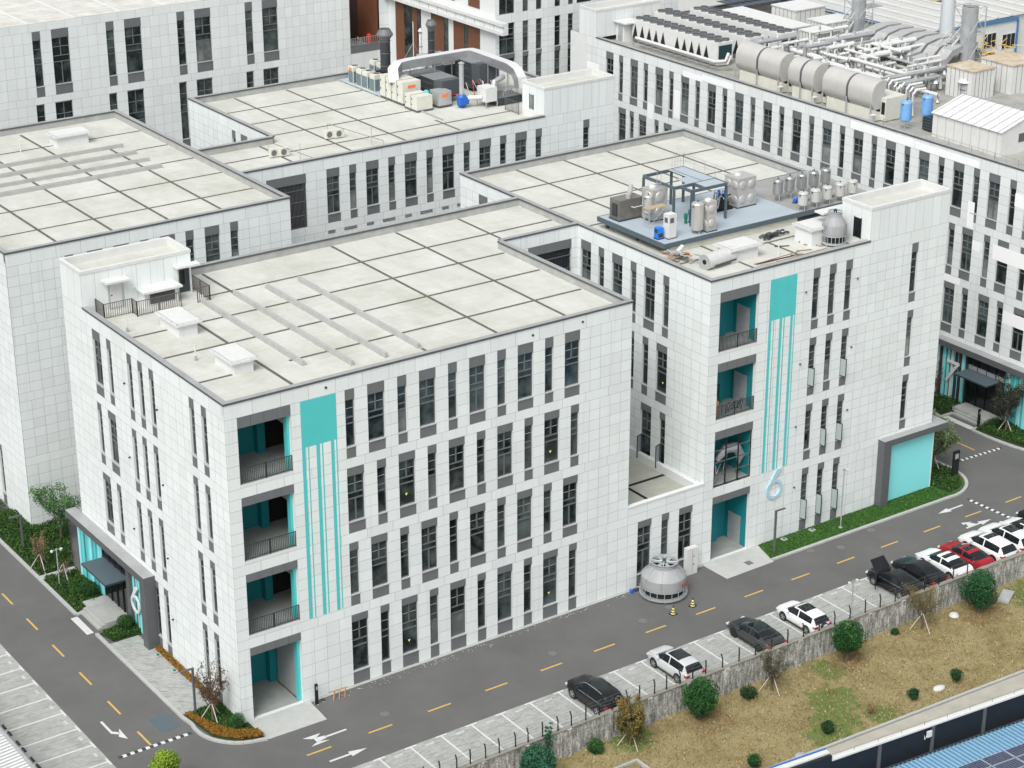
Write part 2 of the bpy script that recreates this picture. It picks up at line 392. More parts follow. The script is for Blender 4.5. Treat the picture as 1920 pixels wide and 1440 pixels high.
# ================================================================ BUILDING 6 (front, U shaped)
H = 24.0; ZR = 23.3
BANDS = [(22.8, 23.86), (17.0, 17.72), (11.3, 12.05), (5.67, 6.4)]
Z4, Z3, Z2, Z1 = (17.72, 22.8), (12.05, 17.0), (6.4, 11.3), (.06, 5.67)
LS4, LS3, LS2, LS1 = (.78, .86), (.63, .88), (.6, .88), (.57, 1.08)
N_, W_ = .74, 1.35
b6 = thing('factory_building', 'nearest white building with two teal striped murals and a pale blue 6', 'building')
wb = MB(True)
def alt(x0, kinds, pitch=4.12, lim=28.8):
    out = []; u = x0
    for i in range(10):
        k = kinds[i % 2]; w_ = N_ if k == 'N' else W_
        out.append((u, w_, k)); u += w_+(1.02 if k == 'N' else 1.03)
    return out
def mk(lst, i, **o):
    l = list(lst); l[i] = (*l[i][:3], o); return l
OPA = (.92, 3.95, 'O')
r4 = alt(9.03, 'NW'); r3 = alt(9.0, 'WN'); r2 = alt(8.97, 'NW'); r1 = alt(8.95, 'WN')
r4 = mk(r4, 1, var=1); r3 = mk(mk(r3, 2, var=1, mark=True), 8, var=1, mark=True); r2 = mk(mk(r2, 1, var=1), 5, var=1)
r1 = mk(mk(mk(r1, 2, var=1, mark=True), 3, var=3), 8, var=1, mark=True)
facade(wb, b6, FY(0, 0), 33.45, BANDS+[(0, .06)], [
    (*Z4, [OPA]+r4, *LS4), (*Z3, [OPA]+r3, *LS3), (*Z2, [OPA]+r2, *LS2), (*Z1, [OPA]+r1, *LS1)])
facade(wb, b6, FY(33.45, 0), 7.5, [(0, .06), (5.67, 6.4), (6.4, 7.1)], [(*Z1, [(1.0, W_, 'W'), (3.35, N_, 'N'), (5.08, W_, 'W')], *LS1)])
a_ = R(72)
facade(wb, b6, FY(40.95, 0), 25.05, BANDS+[(0, .06)], [
    (*Z4, [(.95, 3.88, 'O'), (10.42, .72, 'N', {'var': 1}), (12.13, .72, 'N'), (13.87, .72, 'N', {'var': 1}), (21.1, .72, 'N')], *LS4),
    (*Z3, [(.95, 3.88, 'O'), (10.40, .72, 'N', {'open': a_}), (12.13, .72, 'N'), (13.87, .72, 'N', {'open': a_}), (21.15, .66, 'N')], *LS3),
    (*Z2, [(.95, 3.88, 'O'), (10.40, .72, 'N'), (12.15, .72, 'N', {'open': a_*1.15}), (13.87, .72, 'N', {'open': a_}), (21.15, .7, 'N')], *LS2),
    (*Z1, [(.95, 3.88, 'O'), (10.38, .72, 'N', {'open': a_}), (12.10, .72, 'N', {'open': a_*1.1}), (13.82, .72, 'N', {'open': a_})], *LS1)], rng=random.Random(9))
q = lambda y, k, **o: (25.5-y, W_ if k == 'W' else N_, k, o)
facade(wb, b6, FX(0, 25.5), 25.5, BANDS+[(0, .06)], [
    (*Z4, [q(20.54, 'W', var=4), q(18.12, 'N'), q(14.76, 'N'), q(13.0, 'N'), q(11.23, 'N'), q(5.12, 'N'), q(3.35, 'N')], *LS4),
    (*Z3, [q(20.72, 'N'), q(18.87, 'W', var=1), q(14.84, 'N'), q(13.14, 'N'), q(11.33, 'N'), q(5.22, 'N'), q(3.45, 'N')], *LS3),
    (*Z2, [q(20.78, 'W', var=1), q(18.34, 'N'), q(14.98, 'N'), q(13.18, 'N'), q(11.36, 'N'), q(5.23, 'N'), q(3.47, 'N')], *LS2),
    (*Z1, [q(13.0, 'N'), q(11.40, 'N'), q(5.3, 'N'), q(3.55, 'N')], *LS1)], rng=random.Random(5), curt=.06)
q = lambda y, k, **o: (16.86-y, W_ if k == 'W' else N_, k, o)
facade(wb, b6, FX(40.95, 16.86), 16.86, BANDS, [
    (*Z4, [q(16.36, 'W', var=2), q(14.0, 'N'), q(12.21, 'W', var=1), q(9.81, 'N'), q(8.06, 'W', var=0), q(5.71, 'N')], *LS4),
    (*Z3, [q(14.2, 'N'), q(12.0, 'W'), q(9.9, 'N'), q(8.09, 'N'), q(6.33, 'W', var=1, mark=True)], *LS3),
    (*Z2, [q(12.0, 'N'), q(10.4, 'N'), q(8.11, 'W', open=a_), q(5.71, 'N', open=a_)], .6, .12)], rng=random.Random(4), curt=.05)
facade(wb, b6, FY(33.45, 16.86), 7.5, BANDS, [(*Z4, [(2.6, 4.3, 'O')], *LS4), (*Z3, [], *LS3), (*Z2, [], *LS2)])
wb.face([(33.45, 0, 0), (33.45, 16.86, 0), (33.45, 16.86, 23.86), (33.45, 0, 23.86)], PLAIN)
wb.face([(66.0, 0, 0), (66.0, 34.1, 0), (66.0, 34.1, 23.86), (66.0, 0, 23.86)], PLAIN)
wb.face([(66.0, 34.1, 0), (40.95, 34.1, 0), (40.95, 34.1, 23.86), (66.0, 34.1, 23.86)], PLAIN)
wb.face([(40.95, 25.5, 0), (0, 25.5, 0), (0, 25.5, 23.86), (40.95, 25.5, 23.86)], PLAIN)
facade(wb, b6, FX(40.95, 34.1), 8.6, BANDS, [(*Z4, [(2.9, 1.35, 'W'), (5.4, N_, 'N')], *LS4), (*Z3, [], *LS3)])
wb.build('wall', b6)
roof(b6, [(.3, .3, 33.2, 25.2), (33.2, 16.86, 41.2, 25.2), (41.2, .3, 65.8, 33.9)],
     [(6.1, 1, 16), (11.25, 16, 25.1), (16.7, .9, 2.4), (22.68, .4, 25.1), (28.7, .4, 25.1), (34.8, 17, 25.1), (46.75, .5, 33.8), (52, 14, 33.8), (56.9, 14, 33.8), (61.6, 14, 33.8), (51.7, .5, 6), (56.8, .5, 3)],
     [(5.68, .4, 5), (5.68, 8, 33), (11.0, .4, 33), (15.85, .4, 33), (20.45, 9, 41), (23, 41.4, 65.7), (28.85, 41.4, 65.7), (17.4, 41.4, 65.7), (5.8, 41.4, 57)], ZR)
b = MB(); b.sheet([(33.5, .3), (40.9, .3), (40.9, 16.8), (33.5, 16.8)], 6.3, mat('link_roof_screed', (.42, .425, .37), .9, (.33, .335, .29), .9, .5)); 
for a, c in (((33.6, 4.5), (40.8, 4.5)),): b.sheet([(a[0], a[1]-.16), (c[0], c[1]-.16), (c[0], c[1]+.16), (a[0], a[1]+.16)], 6.31, DRK)
b.sheet([(36.6, .4), (36.9, .4), (36.9, 16), (36.6, 16)], 6.305, DRK); b.build('link_roof', b6)
b = MB(); b.box((33.4, -.05, 7.1), (41.0, .35, 7.22), PLAIN); b.box((33.5, .02, 6.2), (40.9, .3, 7.1), PLAIN, skip='f'); b.box((40.6, .36, 6.2), (40.93, 16.8, 7.0), PLAIN); b.build('link_parapet', b6)
parapet(b6, [(0, 0, 33.45, 0, 1), (0, 0, 0, 21.86, 1), (33.45, 0, 33.45, 16.86, -1), (33.45, 16.86, 40.95, 16.86, 1), (40.95, 0, 40.95, 16.86, 1), (40.95, 0, 57.26, 0, 1),
             (40.95, 16.8, 40.95, 34.1, 1), (8.8, 25.5, 40.95, 25.5, -1), (40.95, 34.1, 66.2, 34.1, -1), (66.2, 3.4, 66.2, 34.1, -1)], ZR, H)
# loggias with a parted teal interior
def loggia(x0, x1, z0, z1, lin, kind, right='hall'):
    b = MB(); zt = z1-lin; D = 4.3 if right == 'hall' else 3.0; t = .02
    b.face([(x0, .3, z0), (x1, .3, z0), (x1, D+3, z0), (x0, D+3, z0)], FLOORC)
    b.face([(x1, .0, zt), (x0, .0, zt), (x0, D+3, zt), (x1, D+3, zt)], CONC)
    b.face([(x0, D, z0), (x0, .3, z0), (x0, .3, zt), (x0, D, zt)], PLAIN)
    if right == 'hall':
        xc = x1-.62
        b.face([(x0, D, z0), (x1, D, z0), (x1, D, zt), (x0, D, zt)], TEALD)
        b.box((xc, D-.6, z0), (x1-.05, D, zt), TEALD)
        b.box((x1-.18, .3, z0), (x1+.25, .75, zt), TEAL)
        b.face([(x1, .75, z0), (x1+7, .75, z0), (x1+7, D, z0), (x1, D, z0)], FLOORC)
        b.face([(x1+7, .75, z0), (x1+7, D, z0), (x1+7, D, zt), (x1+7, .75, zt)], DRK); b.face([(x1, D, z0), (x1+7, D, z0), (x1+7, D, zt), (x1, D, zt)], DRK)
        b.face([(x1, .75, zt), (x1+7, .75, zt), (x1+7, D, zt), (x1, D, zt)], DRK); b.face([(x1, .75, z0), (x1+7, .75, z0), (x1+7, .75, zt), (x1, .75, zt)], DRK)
    else:
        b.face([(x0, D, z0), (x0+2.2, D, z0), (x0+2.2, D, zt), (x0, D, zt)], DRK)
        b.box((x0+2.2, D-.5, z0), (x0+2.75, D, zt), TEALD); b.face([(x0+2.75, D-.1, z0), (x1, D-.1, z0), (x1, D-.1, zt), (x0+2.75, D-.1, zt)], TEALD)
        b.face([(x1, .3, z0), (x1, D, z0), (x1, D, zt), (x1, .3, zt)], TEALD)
    o = b.build('loggia', b6)
    l = MB(); n = 4; d = (x1-x0)/n
    for k in range(n): l.box((x0+k*d+.01, -.003, zt), (x0+(k+1)*d-.01, .28, z1-.004), GREYP)
    l.build('lintel_panel', o)
    if kind == 'shutter':
        s = MB()
        for k in range(26): s.box((x1-.10, .8, z0+.05+k*.17), (x1-.06, D-.75, z0+.05+k*.17+.15), SHUT)
        s.box((x1-.16, .78, z0), (x1-.04, D-.72, z0+.05), DKM); s.build('roller_shutter', o)
    elif kind == 'shutter_up':
        s = MB(); 
        for k in range(5): s.box((x1-.10, .8, zt-.9+k*.17), (x1-.06, D-.75, zt-.9+k*.17+.15), SHUT)
        s.build('roller_shutter', o)
    if kind in ('shutter_up', 'rail', 'raildoor'):
        s = MB(); railing(s, (x0+.03, .06, z0), (x1-.03, .06, z0), 1.12, DKM, .13); s.build('railing', o)
        s = MB(); s.box((x0, .0, z0-.24), (x1, .28, z0), PLAIN, top=CONC); s.build('sill_slab', o)
    if right != 'hall' and kind != 'glazed':
        s = MB(); s.box((x1-.05, .95, z0+.02), (x1-.01, 1.68, z0+2.5), GALV); s.box((x1-.05, 1.7, z0+.02), (x1-.01, 2.43, z0+2.5), GALV); s.build('lift_door', o)
    return o
for i, (z0, z1, lin, k) in enumerate(((17.97, 22.8, .78, 'shutter_up'), (12.31, 17.0, .63, 'shutter_up'), (6.66, 11.3, .58, 'shutter_up'), (.06, 5.67, .6, 'shutter'))):
    lg = loggia(.92, 4.87, z0, z1, lin, k)
    if i == 0:
        s = MB(); s.box((1.9, 4.2, 20.2), (2.4, 4.28, 20.9), GALV); s.build('electrical_box', lg)
for z0, z1, lin, k in ((17.95, 22.8, .8, 'raildoor'), (12.3, 17.0, .7, 'raildoor'), (6.5, 11.3, .7, 'glazed'), (.06, 5.67, .6, 'door')):
    lg = loggia(41.9, 45.78, z0, z1, lin, k, 'lift')
    if k == 'glazed':
        s = MB(); x0, x1, zt = 41.9, 45.78, z1-lin
        for i in range(4):
            x = x0+.03+(x1-x0-.06)*i/3; s.box((x-.04, .1, z0), (x+.04, .2, zt), BLK)
        for i in range(5):
            z = z0+(zt-z0)*i/4; s.box((x0, .11, z-.035+(.035 if i == 0 else 0)), (x1, .19, z+.035), GREYD if 0 < i < 4 else BLK)
        s.build('glazing_frame', lg)
        s = MB()
        for k2 in range(10):
            a = random.uniform(42.2, 44.6); yy = random.uniform(.6, 2); s.tube([(a, yy, z0+.1), (a+.9*random.random(), yy+.4, z0+.4+random.random())], .04, GALV)
        s.tube([(43.2, 1.2, z0+1.6), (44.0, 1.1, z0+2.5), (45.0, 1.0, z0+2.4), (45.5, 1, z0+1.6), (45.2, 1, z0+.4)], [.2, .42, .45, .4, .2], GALV, 10)
        s.build('air_duct', lg)
# mural paint, number sign, coloured frame
def strips_paint(b, x0, d=-.004):
    for a, c in ((0, .27), (.46, .55), (1.1, 1.38), (1.53, 1.63), (2.23, 2.49), (2.63, 2.72)):
        b.box((x0+a, d, 6.45), (x0+c, .0, 19.42), TEAL, skip='k')
for x0 in (5.6, 46.92):
    b = MB(); b.box((x0, -.005, 19.42), (x0+2.74, 0, 22.78), TEAL, skip='k'); strips_paint(b, x0); b.build('mural', b6)
def six(M, h, m, t=.12):
    """a geometric 6: ring with a straight slanted stem, x right, z up, extruded along -y"""
    b = MB(); b.X = M; r1 = h*.33; r0 = r1*.7; n = 28; cz = r1; rows = []
    for k in range(n):
        a = 2*math.pi*k/n; c, s = math.cos(a), math.sin(a)
        rows.append([(r0*c, 0, cz+r0*s), (r0*c, -t, cz+r0*s), (r1*c, -t, cz+r1*s), (r1*c, 0, cz+r1*s)])
    rows.append(rows[0]); b.grid([list(r_)[::-1] for r_ in rows], m, False, False)
    a = R(150); p = Vector((r1*.97*math.cos(a), 0, cz+r1*.97*math.sin(a))); q_ = Vector((r0*math.cos(R(128)), 0, cz+r0*math.sin(R(128))))
    t1 = Vector((h*.06, 0, h)); t2 = Vector((h*.28, 0, h))
    f = lambda pts, y: [(v.x, y, v.z) for v in pts]
    quad = [p, q_, t2, t1]; b.face(f(quad, -t-.002), m)
    for i in range(4):
        u, v = quad[i], quad[(i+1) % 4]; b.face([(u.x, 0, u.z), (v.x, 0, v.z), (v.x, -t-.002, v.z), (u.x, -t-.002, u.z)], m)
    return b
six(FY(48.3, -.02)@Matrix.Translation((0, 0, 3.85)), 2.6, mat('pale_blue_sign', (.40, .60, .67), .4)).build('number_sign', b6)
b = MB()
b.box((59.8, -.75, 5.55), (67.2, 0.0, 6.1), GREYD, top=COPL); b.box((59.8, -.75, 0), (60.65, 0.0, 5.55), GREYD); b.box((66.05, .02, 5.55), (67.2, 5.5, 6.098), GREYD, top=COPL)
fr = b.build('portal_frame', b6)
b = MB(); b.box((60.65, -.2, .1), (66.1, -.003, 5.55), TEALL, skip='k'); b.build('teal_wall_panel', b6)
b = MB(); b.box((66.1, -.22, .1), (66.2, 0, 5.55), PLAIN); b.build('panel_edge', b6)
# west entrance
e6 = MB(); e6.box((-.9, 12.8, 5.42), (0, 26.7, 6.0), GREYD, top=COPL); e6.box((-.9, 12.8, 0), (0, 13.6, 5.42), GREYD); e6.box((-.35, 16.75, 0), (-.02, 17.3, 5.42), GREYD)
ent = e6.build('entrance_portal', b6)
b = MB()
def stripes(b, X, ya, yb, z0, z1, seed):
    r = random.Random(seed); y = ya
    cs = [TEALL, TEAL, mat('pale_aqua_fin', (.45, .75, .78), .5), STLB, TEALL, mat('aqua_fin', (.12, .55, .6), .5)]
    i = 0
    while y < yb-.02:
        w_ = min(r.choice([.16, .24, .34]), yb-y); d = r.choice([.04, .10, .16]); b.box((X-d, y+.005, z0), (X, y+w_-.005, z1), cs[i % 6]); y += w_; i += r.choice([1, 1, 2])
stripes(b, -.05, 13.62, 16.73, .1, 5.4, 2); b.build('coloured_fins', ent); b = MB(); stripes(b, -.05, 21.9, 26.6, .1, 5.4, 3); b.build('coloured_fins', ent)
b = MB(); b.box((-.10, 17.32, .45), (-.02, 21.88, 5.4), CARGL)
for y in (17.4, 18.5, 19.6, 20.7, 21.8): b.box((-.18, y-.04, .45), (-.10, y+.04, 5.4), BLK)
b.box((-.17, 17.32, 3.9), (-.11, 21.88, 4.1), BLK); b.build('glass_doors', ent)
b = MB(); b.box((-1.95, 17.4, 3.62), (-.1, 21.75, 3.78), DKM, top=STLB); b.build('canopy', ent)
six(Matrix.Translation((-.35, 15.7, 1.75))@Matrix.Rotation(-math.pi/2, 4, 'Z'), 2.25, WMET, .1).build('number_sign', ent)
b = MB(); b.box((-2.05, 17.75, .0), (-.02, 21.9, .45), CONC); b.box((-2.35, 17.8, 0), (-2.06, 21.2, .3), CONC); b.box((-2.65, 17.8, 0), (-2.36, 21.2, .15), CONC); b.build('entrance_steps', ent)
# roof towers, vent shafts, rails, beams
def tower(root, x0, y0, x1, y1, z0, z1, n, pm):
    b = MB(True); zc = z1-.25
    if z0 < 23.8:
        lo = z0; z0 = 23.86
        if y0 > 1 and y0 < 40: b.face([(x0, y0, lo), (x1, y0, lo), (x1, y0, z0), (x0, y0, z0)], PLAIN)
        if x0 > 1: b.face([(x0, y1, lo), (x0, y0, lo), (x0, y0, z0), (x0, y1, z0)], PLAIN)
    facade(b, root, FY(x0, y0), x1-x0, [(z0, zc)], [], pm, bw=(x1-x0)/n); facade(b, root, FX(x0, y1), y1-y0, [(z0, zc)], [], pm, bw=1.1)
    b.face([(x1, y0, z0), (x1, y1, z0), (x1, y1, zc), (x1, y0, zc)], PLAIN); b.face([(x1, y1, z0), (x0, y1, z0), (x0, y1, zc), (x1, y1, zc)], PLAIN)
    b.build('tower_wall', root)
    b = MB(); b.sheet([(x0+.2, y0+.2), (x1-.2, y0+.2), (x1-.2, y1-.2), (x0+.2, y1-.2)], z1-.6, ROOF)
    for s in ((x0-.04, y0-.04, x1+.04, y0+.24), (x0-.04, y1-.24, x1+.04, y1+.04)): b.box((s[0], s[1], z1-.25), (s[2], s[3], z1), WMET)
    for s in ((x0-.04, y0+.24, x0+.24, y1-.24), (x1-.24, y0+.24, x1+.04, y1-.24)): b.box((s[0], s[1], z1-.25), (s[2], s[3], z1), WMET)
    b.box((x0+.2, y0+.2, z1-.6), (x1-.2, y0+.23, z1-.25), WMET); b.box((x0+.2, y1-.23, z1-.6), (x1-.2, y1-.2, z1-.25), WMET); b.box((x0+.2, y0+.24, z1-.6), (x0+.23, y1-.24, z1-.25), WMET); b.box((x1-.23, y0+.24, z1-.6), (x1-.2, y1-.24, z1-.25), WMET)
    b.build('tower_roof', root)
tower(b6, 0, 21.86, 8.8, 25.5, 23.3, 26.7, 8, PAN); tower(b6, 57.26, 0, 66.0, 3.36, 23.3, 26.7, 9, PAN)
b = MB(); b.box((57.2, 1.1, 23.9), (57.24, 1.85, 25.5), CARGL); b.box((57.18, 1.05, 23.85), (57.25, 1.1, 25.55), BLK); b.box((57.18, 1.85, 23.85), (57.25, 1.9, 25.55), BLK); b.build('tower_window', b6)
b = MB(); b.box((2.2, 21.78, 23.5), (3.1, 21.85, 25.45), WMET); b.box((2.05, 21.80, 23.45), (3.25, 21.855, 25.6), GALV); b.box((2.25, 21.75, 24.4), (2.33, 21.78, 24.5), BLK); b.build('roof_door', b6)
b = MB(); b.box((7.75, 21.8, 23.5), (8.6, 21.856, 25.4), DKM); b.box((7.85, 21.78, 24.1), (8.2, 21.80, 25.2), CARGL); b.build('roof_door', b6)
for x0, x1, y0 in ((1.6, 3.5, 20.95), (7.3, 9.2, 21.1)):
    b = MB(); b.box((x0, y0, 25.6), (x1, 21.855, 25.75), WMET); b.build('door_canopy', b6)
b = MB(); b.box((4.4, 20.7, 23.3), (7.1, 21.85, 24.5), PLAIN)
b.box((4.8, 20.66, 23.55), (6.8, 20.70, 24.3), DKM)
for k in range(8): b.box((4.8, 20.63, 23.58+k*.09), (6.8, 20.66, 23.62+k*.09), GREYP)
b.box((4.15, 20.3, 24.5), (7.3, 21.85, 24.65), WMET); b.build('louvre_shed', b6)
b = MB(); pts = [(.75, 21.9), (.75, 20.55), (3.1, 20.75), (3.2, 19.8), (6.9, 19.85)]
pts = [(1.0, 21.8), (1.0, 20.35), (3.2, 20.35), (3.2, 19.5), (6.7, 19.5)]
for p_, q_ in zip(pts, pts[1:]): railing(b, (*p_, ZR), (*q_, ZR), 1.15, mat('brown_rail', (.10, .085, .08), .5), .16)
pts = [(9.1, 22.6), (9.1, 19.6), (8.1, 19.6)]
for p_, q_ in zip(pts, pts[1:]): railing(b, (*p_, ZR), (*q_, ZR), 1.15, MT['brown_rail'], .16)
b.build('railing', b6)
def hatch(root, x0, y0, x1, y1, z0, h, ov=.28):
    b = MB(); b.box((x0, y0, z0), (x1, y1, z0+h), PLAIN, skip='b'); b.box((x0-ov, y0-ov, z0+h), (x1+ov, y1+ov, z0+h+.14), WMET); 
    zz = z0+h+.14
    for p_, q_ in (((x0-ov+.06, y0-ov+.06), (x1+ov-.06, y0-ov+.06)), ((x0-ov+.06, y0-ov+.06), (x0-ov+.06, y1+ov-.06)), ((x1+ov-.06, y0-ov+.06), (x1+ov-.06, y1+ov-.06))):
        b.tube([(*p_, zz+.1), (*q_, zz+.1)], .014, GALV, 5)
        for k in range(5):
            t_ = k/4; b.box((p_[0]+(q_[0]-p_[0])*t_-.01, p_[1]+(q_[1]-p_[1])*t_-.01, zz), (p_[0]+(q_[0]-p_[0])*t_+.01, p_[1]+(q_[1]-p_[1])*t_+.01, zz+.1), GALV)
    b.build('vent_shaft', root)
hatch(b6, 3.75, 13.9, 5.2, 16.9, ZR, .9); hatch(b6, 3.6, 5.4, 5.1, 8.2, ZR, .9)
for x, y in ((1.25, 17.1), (2.76, 9.4)):
    b = MB(); b.lathe([(.09, 0), (.09, .35)], CONC, (x, y, ZR), 10); b.lathe([(.055, .3), (.055, 1.15)], WMET, (x, y, ZR), 10); b.build('vent_pipe', b6)
for x, ya, yb in ((8.35, 9.2, 19.3), (11.1, 2.4, 19.6), (13.75, 2.3, 19.5), (16.55, 2.5, 19.5)):
    if x < 9: ya = 4.3
    b = MB(); b.box((x-.11, ya, ZR-.02), (x+.11, yb, ZR+.38), mat('pale_concrete', (.43, .44, .425), .85, (.33, .34, .325), 1.5)); b.build('concrete_beam', b6)
b = MB()
for k in range(28): b.box((36.1+k*.15, 16.92, 18.0), (36.14+k*.15, 17.0, 22.0), DKM)
for z in (18.9, 20.3, 21.4): b.box((36.05, 16.9, z), (40.3, 16.93, z+.06), GREYP)
b.box((36.05, 16.855, 22.05), (40.35, 16.95, 22.79), GREYP); b.box((36.05, 17.6, 17.7), (40.35, 17.62, 22.8), DRK); b.build('grille', b6)
hatch(b6, 46.0, 3.6, 48.7, 5.3, ZR, 1.0); hatch(b6, 53.8, 3.0, 56.5, 5.0, ZR, 1.3, .2)
b = MB()
for x, y in ((7.6, 23.35), (28.9, 23.35), (24.5, 23.3)): b.X = Matrix.Translation((x, 0, y)); b.tube([(0, .02, 0), (0, -.05, 0)], .09, DKM, 12)
b.X = Matrix()
for p_ in ((50.6, 21.0), (56.1, 21.0), (50.4, 15.0), (50.3, 9.6), (50.5, 4.2), (55.9, 15.2), (55.9, 9.7), (56, 4.3)): b.box((p_[0]-.05, -.14, p_[1]), (p_[0]+.05, 0, p_[1]+.12), GREYD)
for y_, z_ in ((15.3, 20.2), (10.1, 20.0), (15.4, 14.4), (10.0, 14.3), (15.6, 8.6), (10.1, 8.5), (10.0, 3.6)): b.box((-.13, y_, z_), (0, y_+.09, z_+.1), BLK)
b.build('wall_lights', b6)

# ================================================================ BUILDING 5 (behind left)
b5 = thing('factory_building', 'white building at left behind, its roof carrying a big silver duct', 'building')
wb = MB(True)
mk5 = [(25.33-0, 0)]
facade(wb, b5, FY(0, 36.55), 25.33, BANDS+[(0, .06)], [
    (*Z4, [(4.9, N_, 'N'), (6.8, W_, 'W'), (9.1, W_, 'W'), (11.45, N_, 'N'), (13.2, W_, 'W', {'var': 1}), (15.5, N_, 'N'), (17.25, W_, 'W'), (19.61, N_, 'N')], *LS4),
    (*Z3, [], *LS3), (*Z2, [], *LS2), (*Z1, [], *LS1)], rng=random.Random(8))
facade(wb, b5, FX(0, 70.9), 34.3, BANDS+[(0, .06)], [
    (*Z4, [(28.2, N_, 'N')], *LS4), (*Z3, [(28.2, N_, 'N')], *LS3), (*Z2, [(28.3, N_, 'N')], *LS2), (*Z1, [(28.4, N_, 'N'), (26.4, N_, 'N')], *LS1)])
s5 = []; u = 33.85-25.33
for i in range(12):
    w_ = W_ if i % 2 == 0 else N_; s5.append((u, w_, 'W' if i % 2 == 0 else 'N')); u += w_+1.03
s5.append((37.35, .74, 'N', {'var': 1}))
facade(wb, b5, FY(25.33, 45.18), 41.1, BANDS, [(*Z4, [(2.4, 4.0, 'O')]+s5, *LS4), (*Z3, [], *LS3)], rng=random.Random(21), curt=.45)
facade(wb, b5, FX(33.1, 70.9), 17.0, BANDS, [(*Z4, [(9, N_, 'N'), (10.8, W_, 'W'), (13.3, N_, 'N'), (15.1, W_, 'W')], *LS4), (*Z3, [], *LS3)])
for p_, q_ in (((25.33, 36.55), (25.33, 45.18)), ((66.43, 45.18), (66.43, 70.9)), ((66.43, 70.9), (33.1, 70.9)), ((25.33, 54), (25.33, 70.9)), ((25.33, 70.9), (0, 70.9))):
    wb.face([(*p_, 0), (*q_, 0), (*q_, 23.86), (*p_, 23.86)], PLAIN)
wb.face([(33.1, 54.0, 0), (25.33, 54.0, 0), (25.33, 54.0, 23.86), (33.1, 54, 23.86)], PLAIN)
wb.build('wall', b5)
b = MB()
for k in range(30): b.box((27.8+k*.132, 45.24, 17.8), (27.84+k*.132, 45.3, 21.95), GREYD)
for z in (18.9, 20.2, 21.3): b.box((27.73, 45.22, z), (31.7, 45.24, z+.06), GREYP)
b.box((27.74, 45.17, 21.95), (31.72, 45.3, 22.79), GREYP); b.box((27.73, 45.9, 17.7), (31.73, 45.92, 22.8), DRK); b.build('grille', b5)
for i in range(5):
    x = 33.8+i*4.12
    for x0, x1 in ((x, x+.74), (x+1.7, x+3.05)):
        b = MB()
        b.box((x0, 45.15, 16.74), (x1, 45.178, 17.02), GREYD)
        for k in range(3): b.box((x0+.02, 45.13, 16.78+k*.08), (x1-.02, 45.15, 16.81+k*.08), COPL)
        b.build('louvre', b5)
roof(b5, [(.3, 36.8, 25.1, 70.6), (25.1, 45.4, 33.3, 53.8), (33.3, 45.4, 66.2, 70.6)],
     [(5.2, 37, 60), (10.1, 37, 70), (15.1, 37, 70), (20, 37, 62), (31.7, 45.6, 53.7), (37.9, 45.6, 70.4), (43.8, 45.6, 70.4), (49.9, 45.6, 52)],
     [(42.5, .5, 25), (48.3, .5, 25), (53.8, .5, 25), (59.1, .5, 25), (64.9, .5, 25), (50.5, 25.5, 58), (56.2, 33.3, 50), (60.8, 33.5, 50), (65.7, 33.5, 50)], ZR)
parapet(b5, [(0, 36.55, 25.33, 36.55, 1), (0, 36.55, 0, 70.9, 1), (25.33, 36.55, 25.33, 70.9, -1), (0, 70.9, 25.33, 70.9, -1), (25.4, 45.18, 58, 45.18, 1), (25.4, 54.0, 33.1, 54.0, -1),
             (33.1, 53.98, 33.1, 70.9, 1), (33.1, 70.9, 66.43, 70.9, -1), (66.43, 48.9, 66.43, 70.9, -1)], ZR, H)
tower(b5, 58.0, 45.18, 66.43, 48.85, 23.3, 26.7, 9, PAN)
b = MB(); b.box((57.96, 47.0, 24.2), (57.995, 47.6, 25.6), CURT); b.box((57.94, 46.95, 24.15), (57.996, 47.0, 25.65), BLK); b.box((57.94, 47.6, 24.15), (57.996, 47.65, 25.65), BLK); b.build('tower_window', b5)
hatch(b5, 16.2, 63.9, 19.3, 65.7, ZR, .95)
hatch(b5, 6.5, 63.6, 9.1, 65.3, ZR, 1.1)
for i, (x1, y) in enumerate(((21.3, 60.8), (21.3, 58.0), (21.3, 55.3), (21.3, 52.7))):
    b = MB(); b.box((2.5, y-.11, ZR-.02), (x1, y+.11, ZR+.34), mat('pale_concrete', (.43, .44, .425), .85, (.33, .34, .325), 1.5)); b.build('concrete_beam', b5)
b = MB(); b.lathe([(.06, 0), (.06, 1.2)], WMET, (12.9, 64.6, ZR), 8); b.build('vent_pipe', b5)
b = MB(); railing(b, (57.6, 51.2, ZR), (57.6, 48.9, ZR), 1.2, GREYD, .2); b.build('railing', b5)

# ================================================================ BUILDING 7 (right)
b7 = thing('factory_building', 'long white building at right with a 7 by its entrance and chillers on the roof', 'building')
wb = MB(True); T7 = 70.3; q = lambda y, k, **o: (T7-y, W_-.02 if k == 'W' else N_, k, o)
r4 = [q(66.69-4.345*k, 'W') for k in range(16)]+[q(64.37-4.36*k, 'N') for k in range(16)]
r3 = [q(14.5+4.345*k, 'N') for k in range(-3, 12)]+[q(12.84+4.35*k, 'W') for k in range(-2, 12)]+[q(66.2, 'N'), q(64.3, 'W')]
r2 = [q(14.51+4.3*k, 'W') for k in range(-4, 2)]+[q(12.22+4.3*k, 'N') for k in range(-3, 2)]
facade(wb, b7, FX(81.85, T7), 78, BANDS, [(*Z4, r4, *LS4), (*Z3, r3, *LS3), (*Z2, r2, *LS2), (*Z1, [], *LS1)], PAN7, .34, random.Random(31))
for p_, q_ in (((81.85, T7-78), (112, T7-78)), ((112, T7-78), (112, T7+3)), ((112, T7+3), (81.85, T7+3)), ((81.85, 73.3), (81.85, 70.3))):
    wb.face([(*p_, 0), (*q_, 0), (*q_, 23.86), (*p_, 23.86)], PLAIN)
wb.build('wall', b7)
